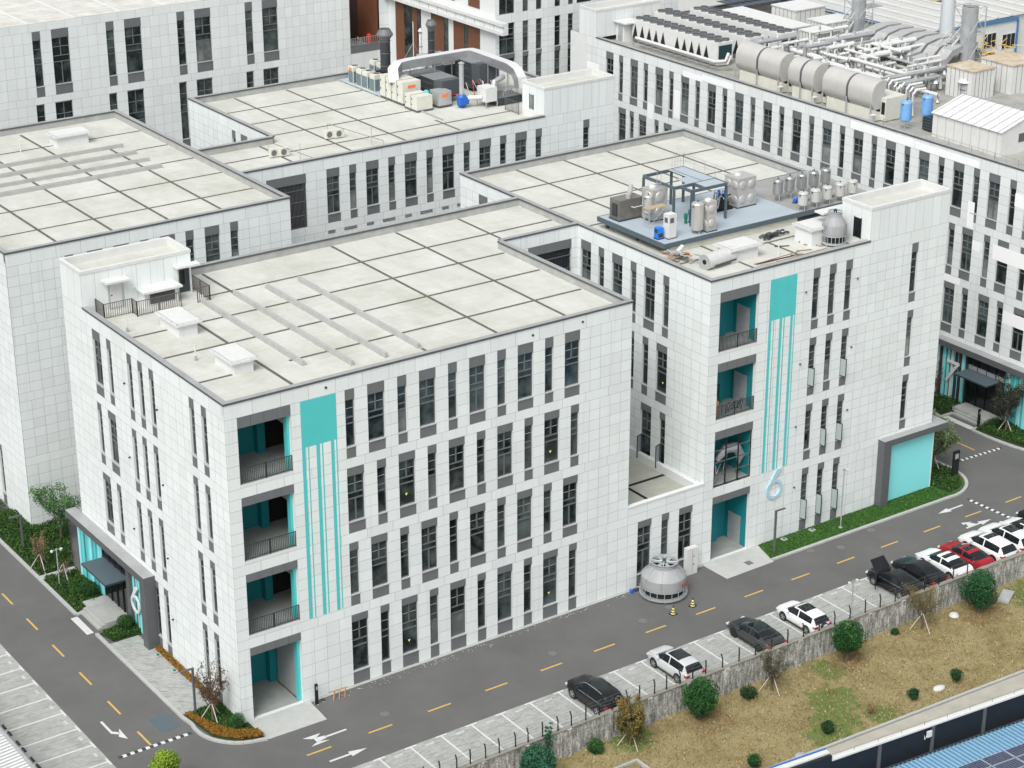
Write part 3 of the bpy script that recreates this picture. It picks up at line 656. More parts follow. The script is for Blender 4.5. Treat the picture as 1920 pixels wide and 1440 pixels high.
b = MB(); b.sheet([(82.1, T7-77.7), (111.8, T7-77.7), (111.8, T7+2.7), (82.1, T7+2.7)], ZR, mat('dirty_roof', (.40, .40, .37), .9, (.24, .235, .21), .7, .5)); b.build('roof', b7)
parapet(b7, [(81.85, T7-78, 81.85, T7-1.8, 1), (81.85, T7-78, 112, T7-78, 1), (112, T7-78, 112, T7+3, -1), (91, T7+3, 112, T7+3, -1)], ZR, H)
tower(b7, 81.85, 68.55, 90.9, 71.7, 23.86, 27.0, 7, PAN7)
b = MB(); b.box((84.6, 67.1, ZR), (86.4, 68.5, 25.4), PLAIN); b.box((84.2, 66.4, 25.4), (86.6, 68.5, 25.55), WMET); b.box((84.55, 67.3, ZR), (84.6, 68.1, 25.3), GALV); b.build('roof_shed', b7)
# added white sheets standing for retouch marks; the wall itself has no such paint
b = MB(); PW = mat('fresh_white_paint', (.82, .83, .83), .8)
for ya, yb, z0, z1 in ((70.2, 68.0, 19.9, 21.0), (69.9, 66.9, 18.4, 19.6), (53.4, 50.2, 22.7, 23.3), (50.2, 45.4, 22.9, 23.5), (28.1, 19.6, 22.85, 23.6), (19.5, 11.5, 22.85, 23.5), (15.7, 12.6, 11.35, 12.0), (11.5, 10.5, 15.2, 16.1), (9, 3, 15.0, 16.4), (59.2, 58.2, 16.9, 18.6), (7.1, 2, 9.4, 10.6), (7.0, 2.5, 20.5, 21.7), (54.7, 53.75, 18.0, 21), (12.4, 11.6, 17.1, 19.6)):
    b = MB(); b.box((81.842, yb, z0), (81.85, ya, z1), PW, skip='r'); b.build('paint_patch', b7)
e7 = MB(); e7.box((80.9, -7, 5.4), (81.85, 14.2, 5.98), GREYD, top=COPL); ent7 = e7.build('entrance_portal', b7)
b = MB(); r = random.Random(6); y = 10.6; i = 0
while y < 14.1:
    b.box((81.5 if i % 2 else 81.62, y, .1), (81.84, y+(.24 if i % 2 else .2), 5.4), [DKM, TEALL, WMET, DKM, TEALL][i % 5]); y += .24; i += 1
b.build('coloured_fins', ent7); b = MB(); y = -6.9; i = 0
while y < 5.7:
    b.box((81.6-.08*(i % 3), y, .1), (81.84, y+.34, 5.4), [TEAL, TEALL, TEAL, MT['pale_aqua_fin']][i % 4]); y += .345; i += 1
b.build('coloured_fins', ent7)
b = MB(); b.box((81.7, 5.8, .45), (81.84, 10.5, 5.4), CARGL)
for k in range(5): b.box((81.6, 5.9+k*1.12, .45), (81.69, 5.98+k*1.12, 5.4), BLK)
b.box((81.61, 5.8, 3.9), (81.69, 10.5, 4.3), GALV); b.build('glass_doors', ent7)
b = MB(); b.box((79.7, 6.4, 3.72), (81.7, 10.4, 3.86), DKM, top=STLB); b.build('canopy', ent7)
b = MB(); b.box((81.35, 11.35, 3.8), (81.45, 12.9, 4.08), WMET)
b.bar((81.39, 11.5, 3.95), (81.39, 12.85, 1.95), .1, .28, WMET); b.build('number_sign', ent7)
b = MB(); b.box((79.9, 6.4, 0), (81.83, 10.4, .45), CONC); b.box((79.6, 6.6, 0), (79.89, 9.9, .3), CONC); b.box((79.3, 6.6, 0), (79.59, 9.9, .15), CONC); b.build('entrance_steps', ent7)
b = MB(); b.box((81.5, 9.0, 2.9), (81.58, 9.4, 3.3), RED); b.build('red_lantern', ent7)

# ================================================================ BUILDING at top left, and the brown panelled one behind
b8 = thing('factory_building', 'large plain white building filling the top left corner, with widely spaced pairs of tall windows', 'building')
wb = MB(True); HF = 27.0; F_ = (18.9, 26.1)
st = []
for k in range(-2, 4): st += [(28.2+8.57*k+12-0, .95, 'N'), (30.4+8.57*k+12, 2.0, 'W')]
st2 = []
for k in range(-2, 4): st2 += [(28.0+8.57*k+12, .95, 'N'), (30.2+8.57*k+12, 2.0, 'W')]
st = [s for s in st if s[0] < 76]; st2 = [s for s in st2 if s[0] < 76]
XL8 = at(656, 40, 98.0, 'y').x-.03
facade(wb, b8, FY(-12, 98), XL8+12, [(26.1, HF-.02), (18.1, 18.9), (9.6, 10.3)], [(*F_, st, .98, 1.15, 6), (10.3, 18.1, st2, .1, 1.15, 7), (.1, 9.6, [], 0, 0, 7)], rng=random.Random(12), curt=.3)
wb.face([(-12, 98, 0), (-12, 160, 0), (-12, 160, HF), (-12, 98, HF)][::-1], PLAIN); wb.build('wall', b8)
b = MB(); b.sheet([(-12, 98), (XL8, 98), (XL8, 160), (-12, 160)], HF, mat('mottled_roof', (.62, .62, .57), .9, (.46, .46, .42), .6, .3))
for k in range(15): b.sheet([(-10+k*5.4, 98.3), (-9.7+k*5.4, 98.3), (-9.7+k*5.4, 160), (-10+k*5.4, 160)], HF+.01, PLAIN)
for k in range(8): b.sheet([(-12, 100.5+k*6), (XL8, 100.5+k*6), (XL8, 100.8+k*6), (-12, 100.8+k*6)], HF+.02, PLAIN)
b.build('roof', b8)
b9 = thing('factory_building', 'brown and white panelled building with a projecting white ledge behind the rooftop plant', 'building')
k_ = 1.06
def P9(px, py, v, ax): return at(px, py, v, ax)
YF = 98.0; XB = P9(730, 60, YF, 'y').x; YG = P9(929, 40, XB, 'x').y
x0 = 60.6+6.0; xl = P9(656, 40, YF, 'y').x; xr = P9(711, 40, YF, 'y').x
zb = P9(656, 88, YF, 'y').z; zs = P9(656, 100, YF, 'y').z
wb = MB(True)
facade(wb, b9, FY(xl-.02, YF), XB-xl+.02, [(zs-3, zs)], [(zs, zs+14, [(.02, xr-xl, 'O')], 0, 0, 10), (zs-9, zs-3, [(.02, xr-xl, 'O')], 0, 0, 6)], rng=random.Random(2))
zt1 = P9(936, 46, YG, 'y').z; zw = P9(936, 29, YG, 'y').z
S9 = []; S9b = []
for pa, pb, kd in ((936, 965, 'W'), (980, 991, 'N'), (1005, 1016, 'N'), (1040, 1051, 'N'), (1065, 1075, 'N')):
    xa, xc = P9(pa, 40, YG, 'y').x-XB, P9(pb, 40, YG, 'y').x-XB
    S9.append((xa, xc-xa, kd, {'var': 0})); S9b.append((xa, xc-xa, kd, {'var': 3}))
facade(wb, b9, FY(XB, YG), 26, [(zt1, zw)], [(zt1-4.0, zt1, S9, .02, .55, 6), (zt1-10, zt1-4.0, S9b, .02, .8, 6), (zw, zw+6.5, S9+[(S9[-1][0]+1.2, 2.2, 'W')], .02, .0, 6)], PAN7, rng=random.Random(14))
wb.face([(XB+26, YG, 10), (XB+26, 130, 10), (XB+26, 130, 40), (XB+26, YG, 40)], PLAIN)
wb.X = Matrix(); wb.face([(XB, YF, 8), (XB, YG, 8), (XB, YG, 42), (XB, YF, 42)], PLAIN)
wb.build('wall', b9)
b = MB(); zl = P9(935, 60, XB, 'x').z; ye = P9(953, 45, XB, 'x').y
def yb(px): return P9(px, 60, XB, 'x').y
for pa, pb, m_ in ((743, 759, BRN), (759, 774, GLS), (774, 783, BRN), (783, 790, GLS), (809, 833, BRN), (833, 841, GLS), (851, 871, BRN), (871, 879, GLS), (879, 900, BRN)):
    b.box((XB-.06 if m_ is BRN else XB-.02, yb(pb), zl-12), (XB, yb(pa), zl-.02), m_, skip='r')
for pa, pb, m_ in ((815, 853, GLS), (879, 900, BRN), (790, 815, BRN)):
    b.box((XB-.06 if m_ is BRN else XB-.02, yb(pb), zl+1.9), (XB, yb(pa), zl+9), m_, skip='r')
b.build('brown_panels', b9)
b = MB(); b.box((XB-.8, ye, zl), (XB, YF, zl+.35), WMET); b.box((XB-.6, ye, zl+.37), (XB, YF, zl+.95), PLAIN); b.box((XB-.8, ye, zl+.97), (XB, YF, zl+1.3), WMET)
for k in range(12): b.box((XB-.605, ye+1.9*k, zl+.4), (XB-.6, ye+1.9*k+.05, zl+.94), DKM)
b.build('projecting_ledge', b9)
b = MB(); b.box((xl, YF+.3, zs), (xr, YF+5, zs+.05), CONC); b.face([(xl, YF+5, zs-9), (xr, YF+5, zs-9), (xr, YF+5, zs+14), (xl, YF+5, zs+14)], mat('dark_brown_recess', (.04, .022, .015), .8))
b.face([(xr, YF, zs), (xr, YF+5, zs), (xr, YF+5, zs+14), (xr, YF, zs+14)], BRN)
b.box((xl, YF-.02, zs-.1), (xr, YF+.25, zs+.75), GREYP); railing(b, (xl, YF+.1, zs+.75), (xr, YF+.1, zs+.75), .9, GALV, .25)
b.box((xl, YF+.2, zs-6), (xr, YF+.25, zs-3), CARGL)
b.build('balcony', b9)
jk = MB(); r = random.Random(5)
for i in range(90):
    x = r.uniform(xl+.2, xr-.2); y = YF+r.uniform(.4, 3); z = zs+.05+r.random()*1.1*(1-abs(y-YF-1.5)/3)
    d = Vector((r.uniform(-1, 1), r.uniform(-1, 1), r.uniform(-.4, .4))).normalized()*r.uniform(.2, .9); jk.bar((x, y, z+.1), Vector((x, y, z+.1))+d, .09, .05, r.choice([GALV, WMET, GREYP, CONC]))
tag(jk.build('scrap_pile'), 'heap of grey and white scrap metal on the recessed balcony', 'scrap heap'); 
g = MB(); cx = (xl+xr)/2+1.0; g.lathe([(.3, 0), (.3, 1.1), (.15, 1.2)], RED, (cx, YF+.8, zs+.6), 12); tag(g.build('red_drum'), 'red drum standing in the scrap heap on the balcony', 'drum')

# ================================================================ GROUND, ROADS, MARKINGS
b = MB(); b.sheet([(-900, -900), (1200, -900), (1200, 1500), (-900, 1500)], -1.35, mat('plain_ground', (.30, .29, .26), .95, (.22, .23, .19), .03)); struct(b, 'ground')
b = MB(); b.box((-90, -14.3, -1.3), (150, 140, 0), ASPH, skip='b'); struct(b, 'road')
# mown path colours: field beyond the wall
def field_mat():
    m = bpy.data.materials.new('dry_grass'); m.use_nodes = True; t = m.node_tree; N = t.nodes.new; L = t.links.new; p = t.nodes['Principled BSDF']; p.inputs['Roughness'].default_value = .95
    p.inputs['Specular IOR Level'].default_value = .1
    tc = N('ShaderNodeTexCoord')
    def noise(s, d=8): n = N('ShaderNodeTexNoise'); n.inputs['Scale'].default_value = s; n.inputs['Detail'].default_value = d; n.inputs['Roughness'].default_value = .7; L(tc.outputs['Object'], n.inputs[0]); return n.outputs['Fac']
    def ramp(f, a, b_, c1, c2): r = N('ShaderNodeValToRGB'); e = r.color_ramp.elements; e[0].position = a; e[1].position = b_; e[0].color = (*c1, 1); e[1].color = (*c2, 1); L(f, r.inputs[0]); return r.outputs[0]
    fine = ramp(noise(13, 12), .34, .68, (.165, .135, .055), (.40, .345, .19))
    brown = ramp(noise(13, 12), .3, .7, (.12, .09, .035), (.26, .215, .10))
    green = ramp(noise(12, 12), .3, .75, (.05, .095, .02), (.18, .23, .07))
    m1 = N('ShaderNodeMix'); m1.data_type = 'RGBA'; L(ramp(noise(.55, 10), .44, .68, (0, 0, 0), (1, 1, 1)), m1.inputs[0]); L(fine, m1.inputs[6]); L(brown, m1.inputs[7])
    # green patches centred where the photo has them
    acc = None
    for cx, cy, r_ in ((37.0, -19.8, 2.6), (35.2, -21.8, 2.6), (39.6, -16.3, 1.8), (33.5, -23, 2.4), (22, -15.2, 2.2), (61, -17.5, 3.5), (38.5, -22.8, 1.8)):
        v = N('ShaderNodeVectorMath'); v.operation = 'DISTANCE'; L(tc.outputs['Object'], v.inputs[0]); v.inputs[1].default_value = (cx, cy, -1.2)
        k = N('ShaderNodeMapRange'); k.inputs[1].default_value = r_*1.5; k.inputs[2].default_value = -r_*.3; L(v.outputs['Value'], k.inputs[0])
        if acc is None: acc = k.outputs[0]
        else: a = N('ShaderNodeMath'); a.operation = 'MAXIMUM'; L(acc, a.inputs[0]); L(k.outputs[0], a.inputs[1]); acc = a.outputs[0]
    mu = N('ShaderNodeMath'); mu.operation = 'ADD'; L(acc, mu.inputs[0]); L(noise(1.3, 8), mu.inputs[1])
    m2 = N('ShaderNodeMix'); m2.data_type = 'RGBA'; L(ramp(mu.outputs[0], .85, 1.6, (0, 0, 0), (.85, .85, .85)), m2.inputs[0]); L(m1.outputs[2], m2.inputs[6]); L(green, m2.inputs[7])
    L(m2.outputs[2], p.inputs['Base Color'])
    bp = N('ShaderNodeBump'); bp.inputs['Strength'].default_value = .4; bp.inputs['Distance'].default_value = .05; L(noise(16, 8), bp.inputs['Height']); L(bp.outputs[0], p.inputs['Normal'])
    return m
FM = field_mat()
b = MB(); nx, ny = 80, 12; rr = random.Random(3); rows = []
edge = lambda x: -23.75-.042*(x-30)
for j in range(ny+1):
    rows.append([(x, (-14.5)*(1-j/ny)+edge(x)*(j/ny), -1.2+.05*math.sin(x*.7)*math.sin(j*1.1)) for x in [-6+i*1.35 for i in range(nx+1)]])
b.grid(rows[::-1], FM); struct(b, 'field')
# blades of dry and green grass on the field
DG = leaf_mat('dry_blades', (.15, .10, .04), (.42, .33, .18)); GG = leaf_mat('green_blades', (.035, .085, .02), (.12, .20, .055))
b = MB(); gb = MB(); rr = random.Random(8)
for i in range(15000):
    x = rr.uniform(6, 62); y = rr.uniform(edge(x)+.1, -14.7); z = -1.17; a = rr.uniform(0, 6.28); h = rr.uniform(.05, .14); l = rr.uniform(.03, .07)
    isg = any((x-cx)**2+(y-cy)**2 < (r_*rr.uniform(.1, 1.15))**2 and rr.random() < .3 for cx, cy, r_ in ((37.0, -19.8, 2.3), (35.2, -21.8, 2.3), (39.6, -16.3, 1.5), (33.5, -23, 2), (22, -15.2, 2), (61, -17.5, 3)))
    dx, dy = math.cos(a), math.sin(a)
    (gb if isg else b).face([(x-dx*l, y-dy*l, z), (x+dx*l, y+dy*l, z), (x+dy*h*.8, y-dx*h*.8, z+h)], GG if isg else DG, t=rr.random())
o = b.build('grass'); tag(o, 'short dry tan grass across the field behind the concrete wall', 'grass', kind='stuff')
o = gb.build('grass'); tag(o, 'bright green weeds in patches among the dry field grass', 'weeds', kind='stuff')
b = MB()
rows = []
for s, dz in ((0, 0), (0, .16), (-.22, .16), (-.22, .05)): rows.append([(x, edge(x)+s, -1.2+dz) for x in range(-6, 104, 4)])
b.grid(rows, KERB, sm=False); tag(b.build('field_kerb'), 'low concrete kerb along the far edge of the dry field', 'kerb'); COL.objects['field_kerb']['kind'] = 'structure'
b = MB(); b.poly([(-6, edge(-6)-.2), (104, edge(104)-.2), (104, edge(104)-9), (-6, edge(-6)-9)], -1.3, -1.18, mat('old_path', (.44, .42, .365), .9, (.33, .315, .27), .8)); struct(b, 'path')
# parking bays
PAV = mat('paver_blocks', (.50, .51, .48), .9, (.36, .375, .35), 1.6, .45, bump=.1, detail=10)
def paver_mat(name, c1, c2, c3, rot=0, sx=.2, sy=.1):
    m = bpy.data.materials.new(name); m.use_nodes = True; t = m.node_tree; N = t.nodes.new; L = t.links.new; p = t.nodes['Principled BSDF']; p.inputs['Roughness'].default_value = .9
    tc = N('ShaderNodeTexCoord'); mp = N('ShaderNodeMapping'); mp.inputs['Rotation'].default_value = (0, 0, rot); L(tc.outputs['Object'], mp.inputs[0])
    br = N('ShaderNodeTexBrick'); br.inputs['Scale'].default_value = 1; br.inputs['Brick Width'].default_value = sx; br.inputs['Row Height'].default_value = sy; br.inputs['Mortar Size'].default_value = .006
    br.inputs['Color1'].default_value = (*c1, 1); br.inputs['Color2'].default_value = (*c2, 1); br.inputs['Mortar'].default_value = (*c3, 1); L(mp.outputs[0], br.inputs[0])
    n = N('ShaderNodeTexNoise'); n.inputs['Scale'].default_value = .9; n.inputs['Detail'].default_value = 12; n.inputs['Roughness'].default_value = .75; L(mp.outputs[0], n.inputs[0])
    mp2 = N('ShaderNodeMapping'); mp2.inputs['Scale'].default_value = (.6, 3, 1); L(mp.outputs[0], mp2.inputs[0])
    n2 = N('ShaderNodeTexNoise'); n2.inputs['Scale'].default_value = 1.4; n2.inputs['Detail'].default_value = 10; n2.inputs['Roughness'].default_value = .7; L(mp2.outputs[0], n2.inputs[0])
    r = N('ShaderNodeValToRGB'); r.color_ramp.elements[0].position = .50; r.color_ramp.elements[1].position = .68; r.color_ramp.elements[0].color = (0, 0, 0, 1); L(n2.outputs['Fac'], r.inputs[0])
    mx = N('ShaderNodeMix'); mx.data_type = 'RGBA'; mx.inputs[7].default_value = (*c3, 1); L(br.outputs['Color'], mx.inputs[6])
    mm = N('ShaderNodeMath'); mm.operation = 'MULTIPLY'; mm.inputs[1].default_value = .8; L(r.outputs[0], mm.inputs[0]); L(mm.outputs[0], mx.inputs[0])
    r2 = N('ShaderNodeValToRGB'); r2.color_ramp.elements[0].position = .3; r2.color_ramp.elements[1].position = .7; r2.color_ramp.elements[0].color = (.78, .78, .78, 1); L(n.outputs['Fac'], r2.inputs[0])
    m3 = N('ShaderNodeMix'); m3.data_type = 'RGBA'; m3.blend_type = 'MULTIPLY'; m3.inputs[0].default_value = 1; L(mx.outputs[2], m3.inputs[6]); L(r2.outputs[0], m3.inputs[7])
    L(m3.outputs[2], p.inputs['Base Color']); MT[name] = m; return m
PV1 = paver_mat('parking_pavers', (.44, .455, .43), (.37, .38, .36), (.19, .20, .18), 0, .25, .125)
PV2 = paver_mat('forecourt_pavers', (.44, .455, .43), (.35, .365, .345), (.18, .19, .175), R(45), .3, .15)
b = MB(); b.poly([(-8, -14.25), (110, -14.25), (110, -9.0), (-8, -9.0)], 0, .012, PV1); struct(b, 'parking_bays')
b = MB(); b.poly([(-14.4, -40), (-9.42, -40), (-9.42, 80), (-14.4, 80)], 0, .012, PV1); struct(b, 'parking_bays')
b = MB(); L0 = 10.42
def dashes(b, pts, z=.018): b.poly(pts, .013, z, WHT)
for k in range(-7, 33):
    x = L0+2.475*k
    b.poly([(x-.07, -14.1), (x+.07, -14.1), (x+.07, -9.06), (x-.07, -9.06)], .012, .017, WHT)
    b.poly([(x-.45, -9.17), (x+.45, -9.17), (x+.45, -9.03), (x-.45, -9.03)], .012, .019, WHT)
    if k % 1 == 0:
        for j in range(4): b.poly([(x+1.0+j*.17, -9.62), (x+1.09+j*.17, -9.62+.02*j), (x+1.09+j*.17, -9.42), (x+1.0+j*.17, -9.42)], .012, .017, WHT)
for k in range(-10, 20):
    y = 13.4+2.478*k
    b.poly([(-14.3, y-.07), (-9.46, y-.07), (-9.46, y+.07), (-14.3, y+.07)], .012, .017, WHT)
    b.poly([(-9.6, y-.45), (-9.47, y-.45), (-9.47, y+.45), (-9.6, y+.45)], .012, .019, WHT)
    for j in range(3): b.poly([(-10.0, y+1+j*.17), (-9.8, y+1+j*.17), (-9.8, y+1.09+j*.17), (-10.0, y+1.09+j*.17)], .012, .017, WHT)
struct(b, 'bay_lines')
b = MB()
for k in range(-6, 16):
    b.poly([(1.72+4.83*k-.0, -6.03), (3.62+4.83*k, -6.03), (3.62+4.83*k, -5.88), (1.72+4.83*k, -5.88)], 0, .005, YEL) if 0 <= k else None
for k in range(0, 20):
    y = 1.2+4.83*k if k else 1.2; b.poly([(-6.39, y), (-6.24, y), (-6.24, y+2.1), (-6.39, y+2.1)], 0, .005, YEL)
for y in (3, 8, 13): b.poly([(75.0, y), (75.15, y), (75.15, y+2), (75.0, y+2)], 0, .005, YEL)
struct(b, 'centre_lines')
# arrows
b = MB()
def arrow(b, pts): b.poly(pts, 0, .005, WHT)
def straight(b, x0, x1, y, s=1):
    h = x1-1.3*s; arrow(b, [(x0, y-.09), (h, y-.09), (h, y+.09), (x0, y+.09)]); arrow(b, [(h, y-.32), (x1, y), (h, y+.32)])
straight(b, 2.6, 5.5, -7.47); straight(b, 66.0, 63.1, -4.23, -1); straight(b, 63.05, 65.95, -7.47)
arrow(b, [(5.55, -4.75), (3.9, -4.75), (3.9, -4.57), (5.55, -4.57)]); arrow(b, [(3.95, -4.8), (3.1, -4.95), (3.1, -4.35), (3.95, -4.5)])
arrow(b, [(3.4, -4.35), (3.85, -4.05), (2.5, -4.0), (3.0, -4.4)]); arrow(b, [(3.4, -4.95), (3.0, -4.95), (2.5, -5.2), (3.95, -5.15)])
arrow(b, [(63.4, -7.37), (64.3, -7.37), (64.0, -6.9), (63.6, -6.9)]); arrow(b, [(63.3, -6.9), (64.3, -6.9), (63.4, -6.55)])
arrow(b, [(-7.93, 5.9), (-7.75, 5.9), (-7.75, 4.3), (-7.93, 4.1)]); arrow(b, [(-7.93, 4.1), (-7.75, 4.3), (-7.35, 3.9), (-7.5, 3.7)]); arrow(b, [(-7.2, 4.35), (-7.65, 3.45), (-7.25, 2.85)])
b.poly([(73.0, 5), (73.15, 5), (73.15, 8.6), (73.0, 8.6)], 0, .005, WHT)
b.poly([(-3.6, 17.7), (-3.05, 17.7), (-3.05, 20.7), (-3.6, 20.7)], 0, .006, WHT); b.poly([(78.1, 6.4), (78.75, 6.4), (78.75, 9.8), (78.1, 9.8)], 0, .006, WHT)
struct(b, 'road_arrows')
# manholes
b = MB()
for x, y in ((8.74, -4.49), (23.17, -4.44), (31.6, -4.4), (52.2, -4.07), (49.8, -3.1), (56.37, -3.2), (34.6, -3.9)): b.lathe([(.42, 0), (.42, .006)], mat('iron_cover', (.10, .10, .10), .7), (x, y, 0), 20); b.lathe([(.35, 0), (.35, .010)], mat('cover_inset', (.15, .148, .145), .8), (x, y, 0), 20)
struct(b, 'manhole_covers')
b = MB(); b.poly([(-5.05, 2.2), (-3.55, 2.2), (-3.6, 4.3), (-5.05, 4.25)], 0, .02, STLB); struct(b, 'steel_cover_plate')
# kerbs, forecourts, beds
def ring_kerb(pts, name='kerb', w_=.28, h=.13):
    b = MB()
    for i, (p, q_) in enumerate(zip(pts, pts[1:])):
        p, q_ = Vector((*p, 0)), Vector((*q_, 0)); d = (q_-p).normalized(); n = Vector((d.y, -d.x, 0))*w_/2; e = .001*(i % 3)
        b.poly([tuple((p+n)[:2]), tuple((q_+n)[:2]), tuple((q_-n)[:2]), tuple((p-n)[:2])], 0, h+e, KERB)
    return struct(b, name)
def arc(cx, cy, r, a0, a1, n=10): return [(cx+r*math.cos(R(a0+(a1-a0)*k/n)), cy+r*math.sin(R(a0+(a1-a0)*k/n))) for k in range(n+1)]
ring_kerb([(-3.02, 60), (-3.02, 20.95), (-2.3, 20.95)]); ring_kerb([(-2.95, 17.3), (-3.02, 17.2), (-3.02, 3.2)]+arc(.6, 1.0, 3.6, 165, 262, 10)+[(.5, -2.7)])
b = MB(); b.poly([(-2.9, 3.4), (-.55, 3.4), (-.55, 15.3), (-2.9, 15.3)], 0, .1, PV2); struct(b, 'forecourt')
b = MB(); b.poly([(-.55, 3.0), (-.02, 3.0), (-.02, 12.8), (-.55, 12.8)], 0, .11, CONC); struct(b, 'wall_footing')
b = MB(); b.poly([(-2.9, 42), (-.9, 42), (-.9, 60), (-2.9, 60)], 0, .1, PV2); b.poly([(-2.9, 27.6), (-.0, 27.6), (-.0, 28.3), (-2.9, 28.3)], .0, .12, KERB); struct(b, 'footway')
b = MB(); b.poly([(.45, 0), (5.3, -.0), (5.1, -2.8), (.45, -2.72)], 0, .03, mat('apron_concrete', (.47, .48, .46), .85, (.39, .40, .385), 1.2)); b.poly([(41.05, 0), (46.9, 0), (46.1, -2.85), (41.15, -2.95)], 0, .03, MT['apron_concrete'])
b.poly([(44.0, -2.2), (44.6, -2.2), (44.6, -1.6), (44.0, -1.6)], .03, .035, GREYP); struct(b, 'apron')
b = MB(); b.poly([(5.3, -.22), (41, -.22), (41, 0), (5.3, 0)], 0, .04, KERB); struct(b, 'wall_footing')
# lawn by the right wing
lawn = [(46.95, -.05), (46.2, -2.35), (64.8, -2.4)]+arc(66.6, 1.2, 3.6, 270, 360, 8)+[(70.2, 14), (66.3, 14), (66.3, -.1)]
b = MB(); b.poly(lawn, 0, .09, mat('lawn_soil', (.028, .075, .014), .95, (.06, .13, .025), 1.2)); struct(b, 'lawn')
ring_kerb([(46.1, -2.6), (65.5, -2.6)]+arc(66.6, 1.2, 3.85, 275, 360, 9)+[(70.45, 14)])
k7 = [(78.3, 11.5), (77.9, 9.95), (79.5, 9.95)]; ring_kerb(k7); 
ring_kerb([(78.9, 6.25), (78.1, 6.1), (78.15, 3.4), (78.4, 1.5), (79.2, -1.4), (81, -4)])
b = MB(); b.poly([(78.4, 10.1), (81.8, 10.1), (81.8, 30), (78.4, 30)], 0, .1, mat('bed_soil', (.03, .05, .015), .95)); b.poly([(78.3, 6.1), (81.8, 6.3), (81.8, -5), (79.4, -1.4)], 0, .1, MT['bed_soil']); b.poly([(-2.9, 20.95), (-.0, 22), (-.0, 27.6), (-2.9, 27.6)], 0, .1, MT['bed_soil'])
b.poly([(-2.9, 28.3), (.0, 28.3), (3, 36.5), (0, 41), (-.9, 42), (-2.9, 42)], 0, .1, MT['bed_soil']); b.poly([(-2.3, 15.4), (-.1, 15.4), (-.1, 17.4), (-2.8, 17.2)], 0, .1, MT['bed_soil']); b.poly([(-2.8, 3.3), (-.1, 3.3), (-.1, -.1), (.4, -.1), (.4, -2.5), (-1.2, -1.9), (-2.4, -.3)], 0, .1, MT['bed_soil']); struct(b, 'planting_beds')
def carpet(name, label, polyb, z, n, mt, hh=(.1, .3), seed=1, box=None, lf=(.05, .12)):
    r = random.Random(seed); b = MB()
    x0, x1 = min(p[0] for p in polyb), max(p[0] for p in polyb); y0, y1 = min(p[1] for p in polyb), max(p[1] for p in polyb)
    def inside(x, y):
        c = False
        for i in range(len(polyb)):
            (xa, ya), (xb, yb_) = polyb[i], polyb[i-1]
            if (ya > y) != (yb_ > y) and x < (xb-xa)*(y-ya)/(yb_-ya)+xa: c = not c
        return c
    k = 0
    while k < n:
        x, y = r.uniform(x0, x1), r.uniform(y0, y1)
        if not inside(x, y): continue
        k += 1; zz = z+r.uniform(*hh)*(.75+.25*math.sin(x*2.1)*math.sin(y*1.7)); s = r.uniform(*lf); a = Vector((r.gauss(0, 1), r.gauss(0, 1), r.gauss(0, .8))).normalized(); c = a.cross(Vector((r.gauss(0, 1), r.gauss(0, 1), r.gauss(0, 1)))).normalized(); p = Vector((x, y, zz))
        b.face([p-a*s, p-c*s*.5, p+a*s, p+c*s*.5], mt, t=r.random())
    o = b.build(name); return tag(o, label, 'ground cover', kind='stuff')
HG = leaf_mat('hedge_leaves', (.008, .034, .008), (.04, .105, .018), (.11, .16, .04)); LG = leaf_mat('lawn_blades', (.012, .06, .010), (.05, .15, .022), (.11, .21, .045)); OG = leaf_mat('orange_hedge_leaves', (.16, .06, .01), (.36, .19, .03), (.10, .14, .02))
carpet('lawn_grass', 'bright green mown lawn beside the right wing of the building', lawn[:3]+[(66.3, -2.3), (66.3, -.1)], .09, 16000, LG, (.0, .06), 2, lf=(.03, .08))
carpet('hedge', 'dark green ground cover around the kerb corner by the black sign', [(66.4, -.6), (66.5, -2.2)]+arc(66.6, 1.2, 3.4, 290, 360, 6)+[(70, 9), (66.4, 9)], .1, 9000, HG, (.1, .45), 3)
carpet('hedge', 'dark green planting in the bed left of the entrance steps', [(-2.8, 21.1), (-.3, 22), (-.1, 27.5), (-2.8, 27.5)], .1, 8000, HG, (.1, .45), 4)
carpet('hedge', 'dark green planting in the far bed behind the thin brown tree', [(-2.8, 28.4), (.0, 28.4), (2.8, 36), (0, 40), (-2.8, 41.5)], .1, 14000, HG, (.1, .5), 5)
carpet('hedge', 'dark green strip of planting along the road past the second building', [(-2.8, 41.5), (-.2, 41.5), (-.2, 60), (-2.0, 60)], .1, 5000, HG, (.1, .4), 6)
carpet('hedge', 'small green planting bed around the clipped ball beside the 6 sign', [(-2.6, 15.5), (-.1, 15.5), (-.1, 17.3), (-2.6, 17.1)], .1, 3500, HG, (.1, .45), 7)
carpet('hedge', 'orange and rust coloured low hedge on the rounded street corner', [(-2.75, 3.2), (-2.3, 3.2), (-2.0, 1), (-1.2, -.5), (-.3, -1.3), (.4, -1.5), (.4, -2.45), (-1.2, -1.85), (-2.4, -.3)], .1, 9000, OG, (.15, .42), 8, lf=(.03, .08))
carpet('hedge', 'dark green planting behind the orange hedge on the street corner', [(-2.3, 3.2), (-.1, 3.2), (-.1, -.1), (.3, -1.4), (-1.2, -.5), (-2, 1)], .1, 4500, HG, (.1, .3), 9)
carpet('hedge', 'rust and green low hedge strip at the foot of the west wall', [(-.5, 3.0), (-.04, 3.0), (-.04, 12.7), (-.5, 12.7)], .1, 5200, OG, (.05, .35), 10, lf=(.03, .08))
carpet('hedge', 'dark green planting left of the steps below the 7', [(78.5, 10.2), (81.5, 10.4), (81.5, 28), (78.5, 28)], .1, 9000, HG, (.1, .5), 11)
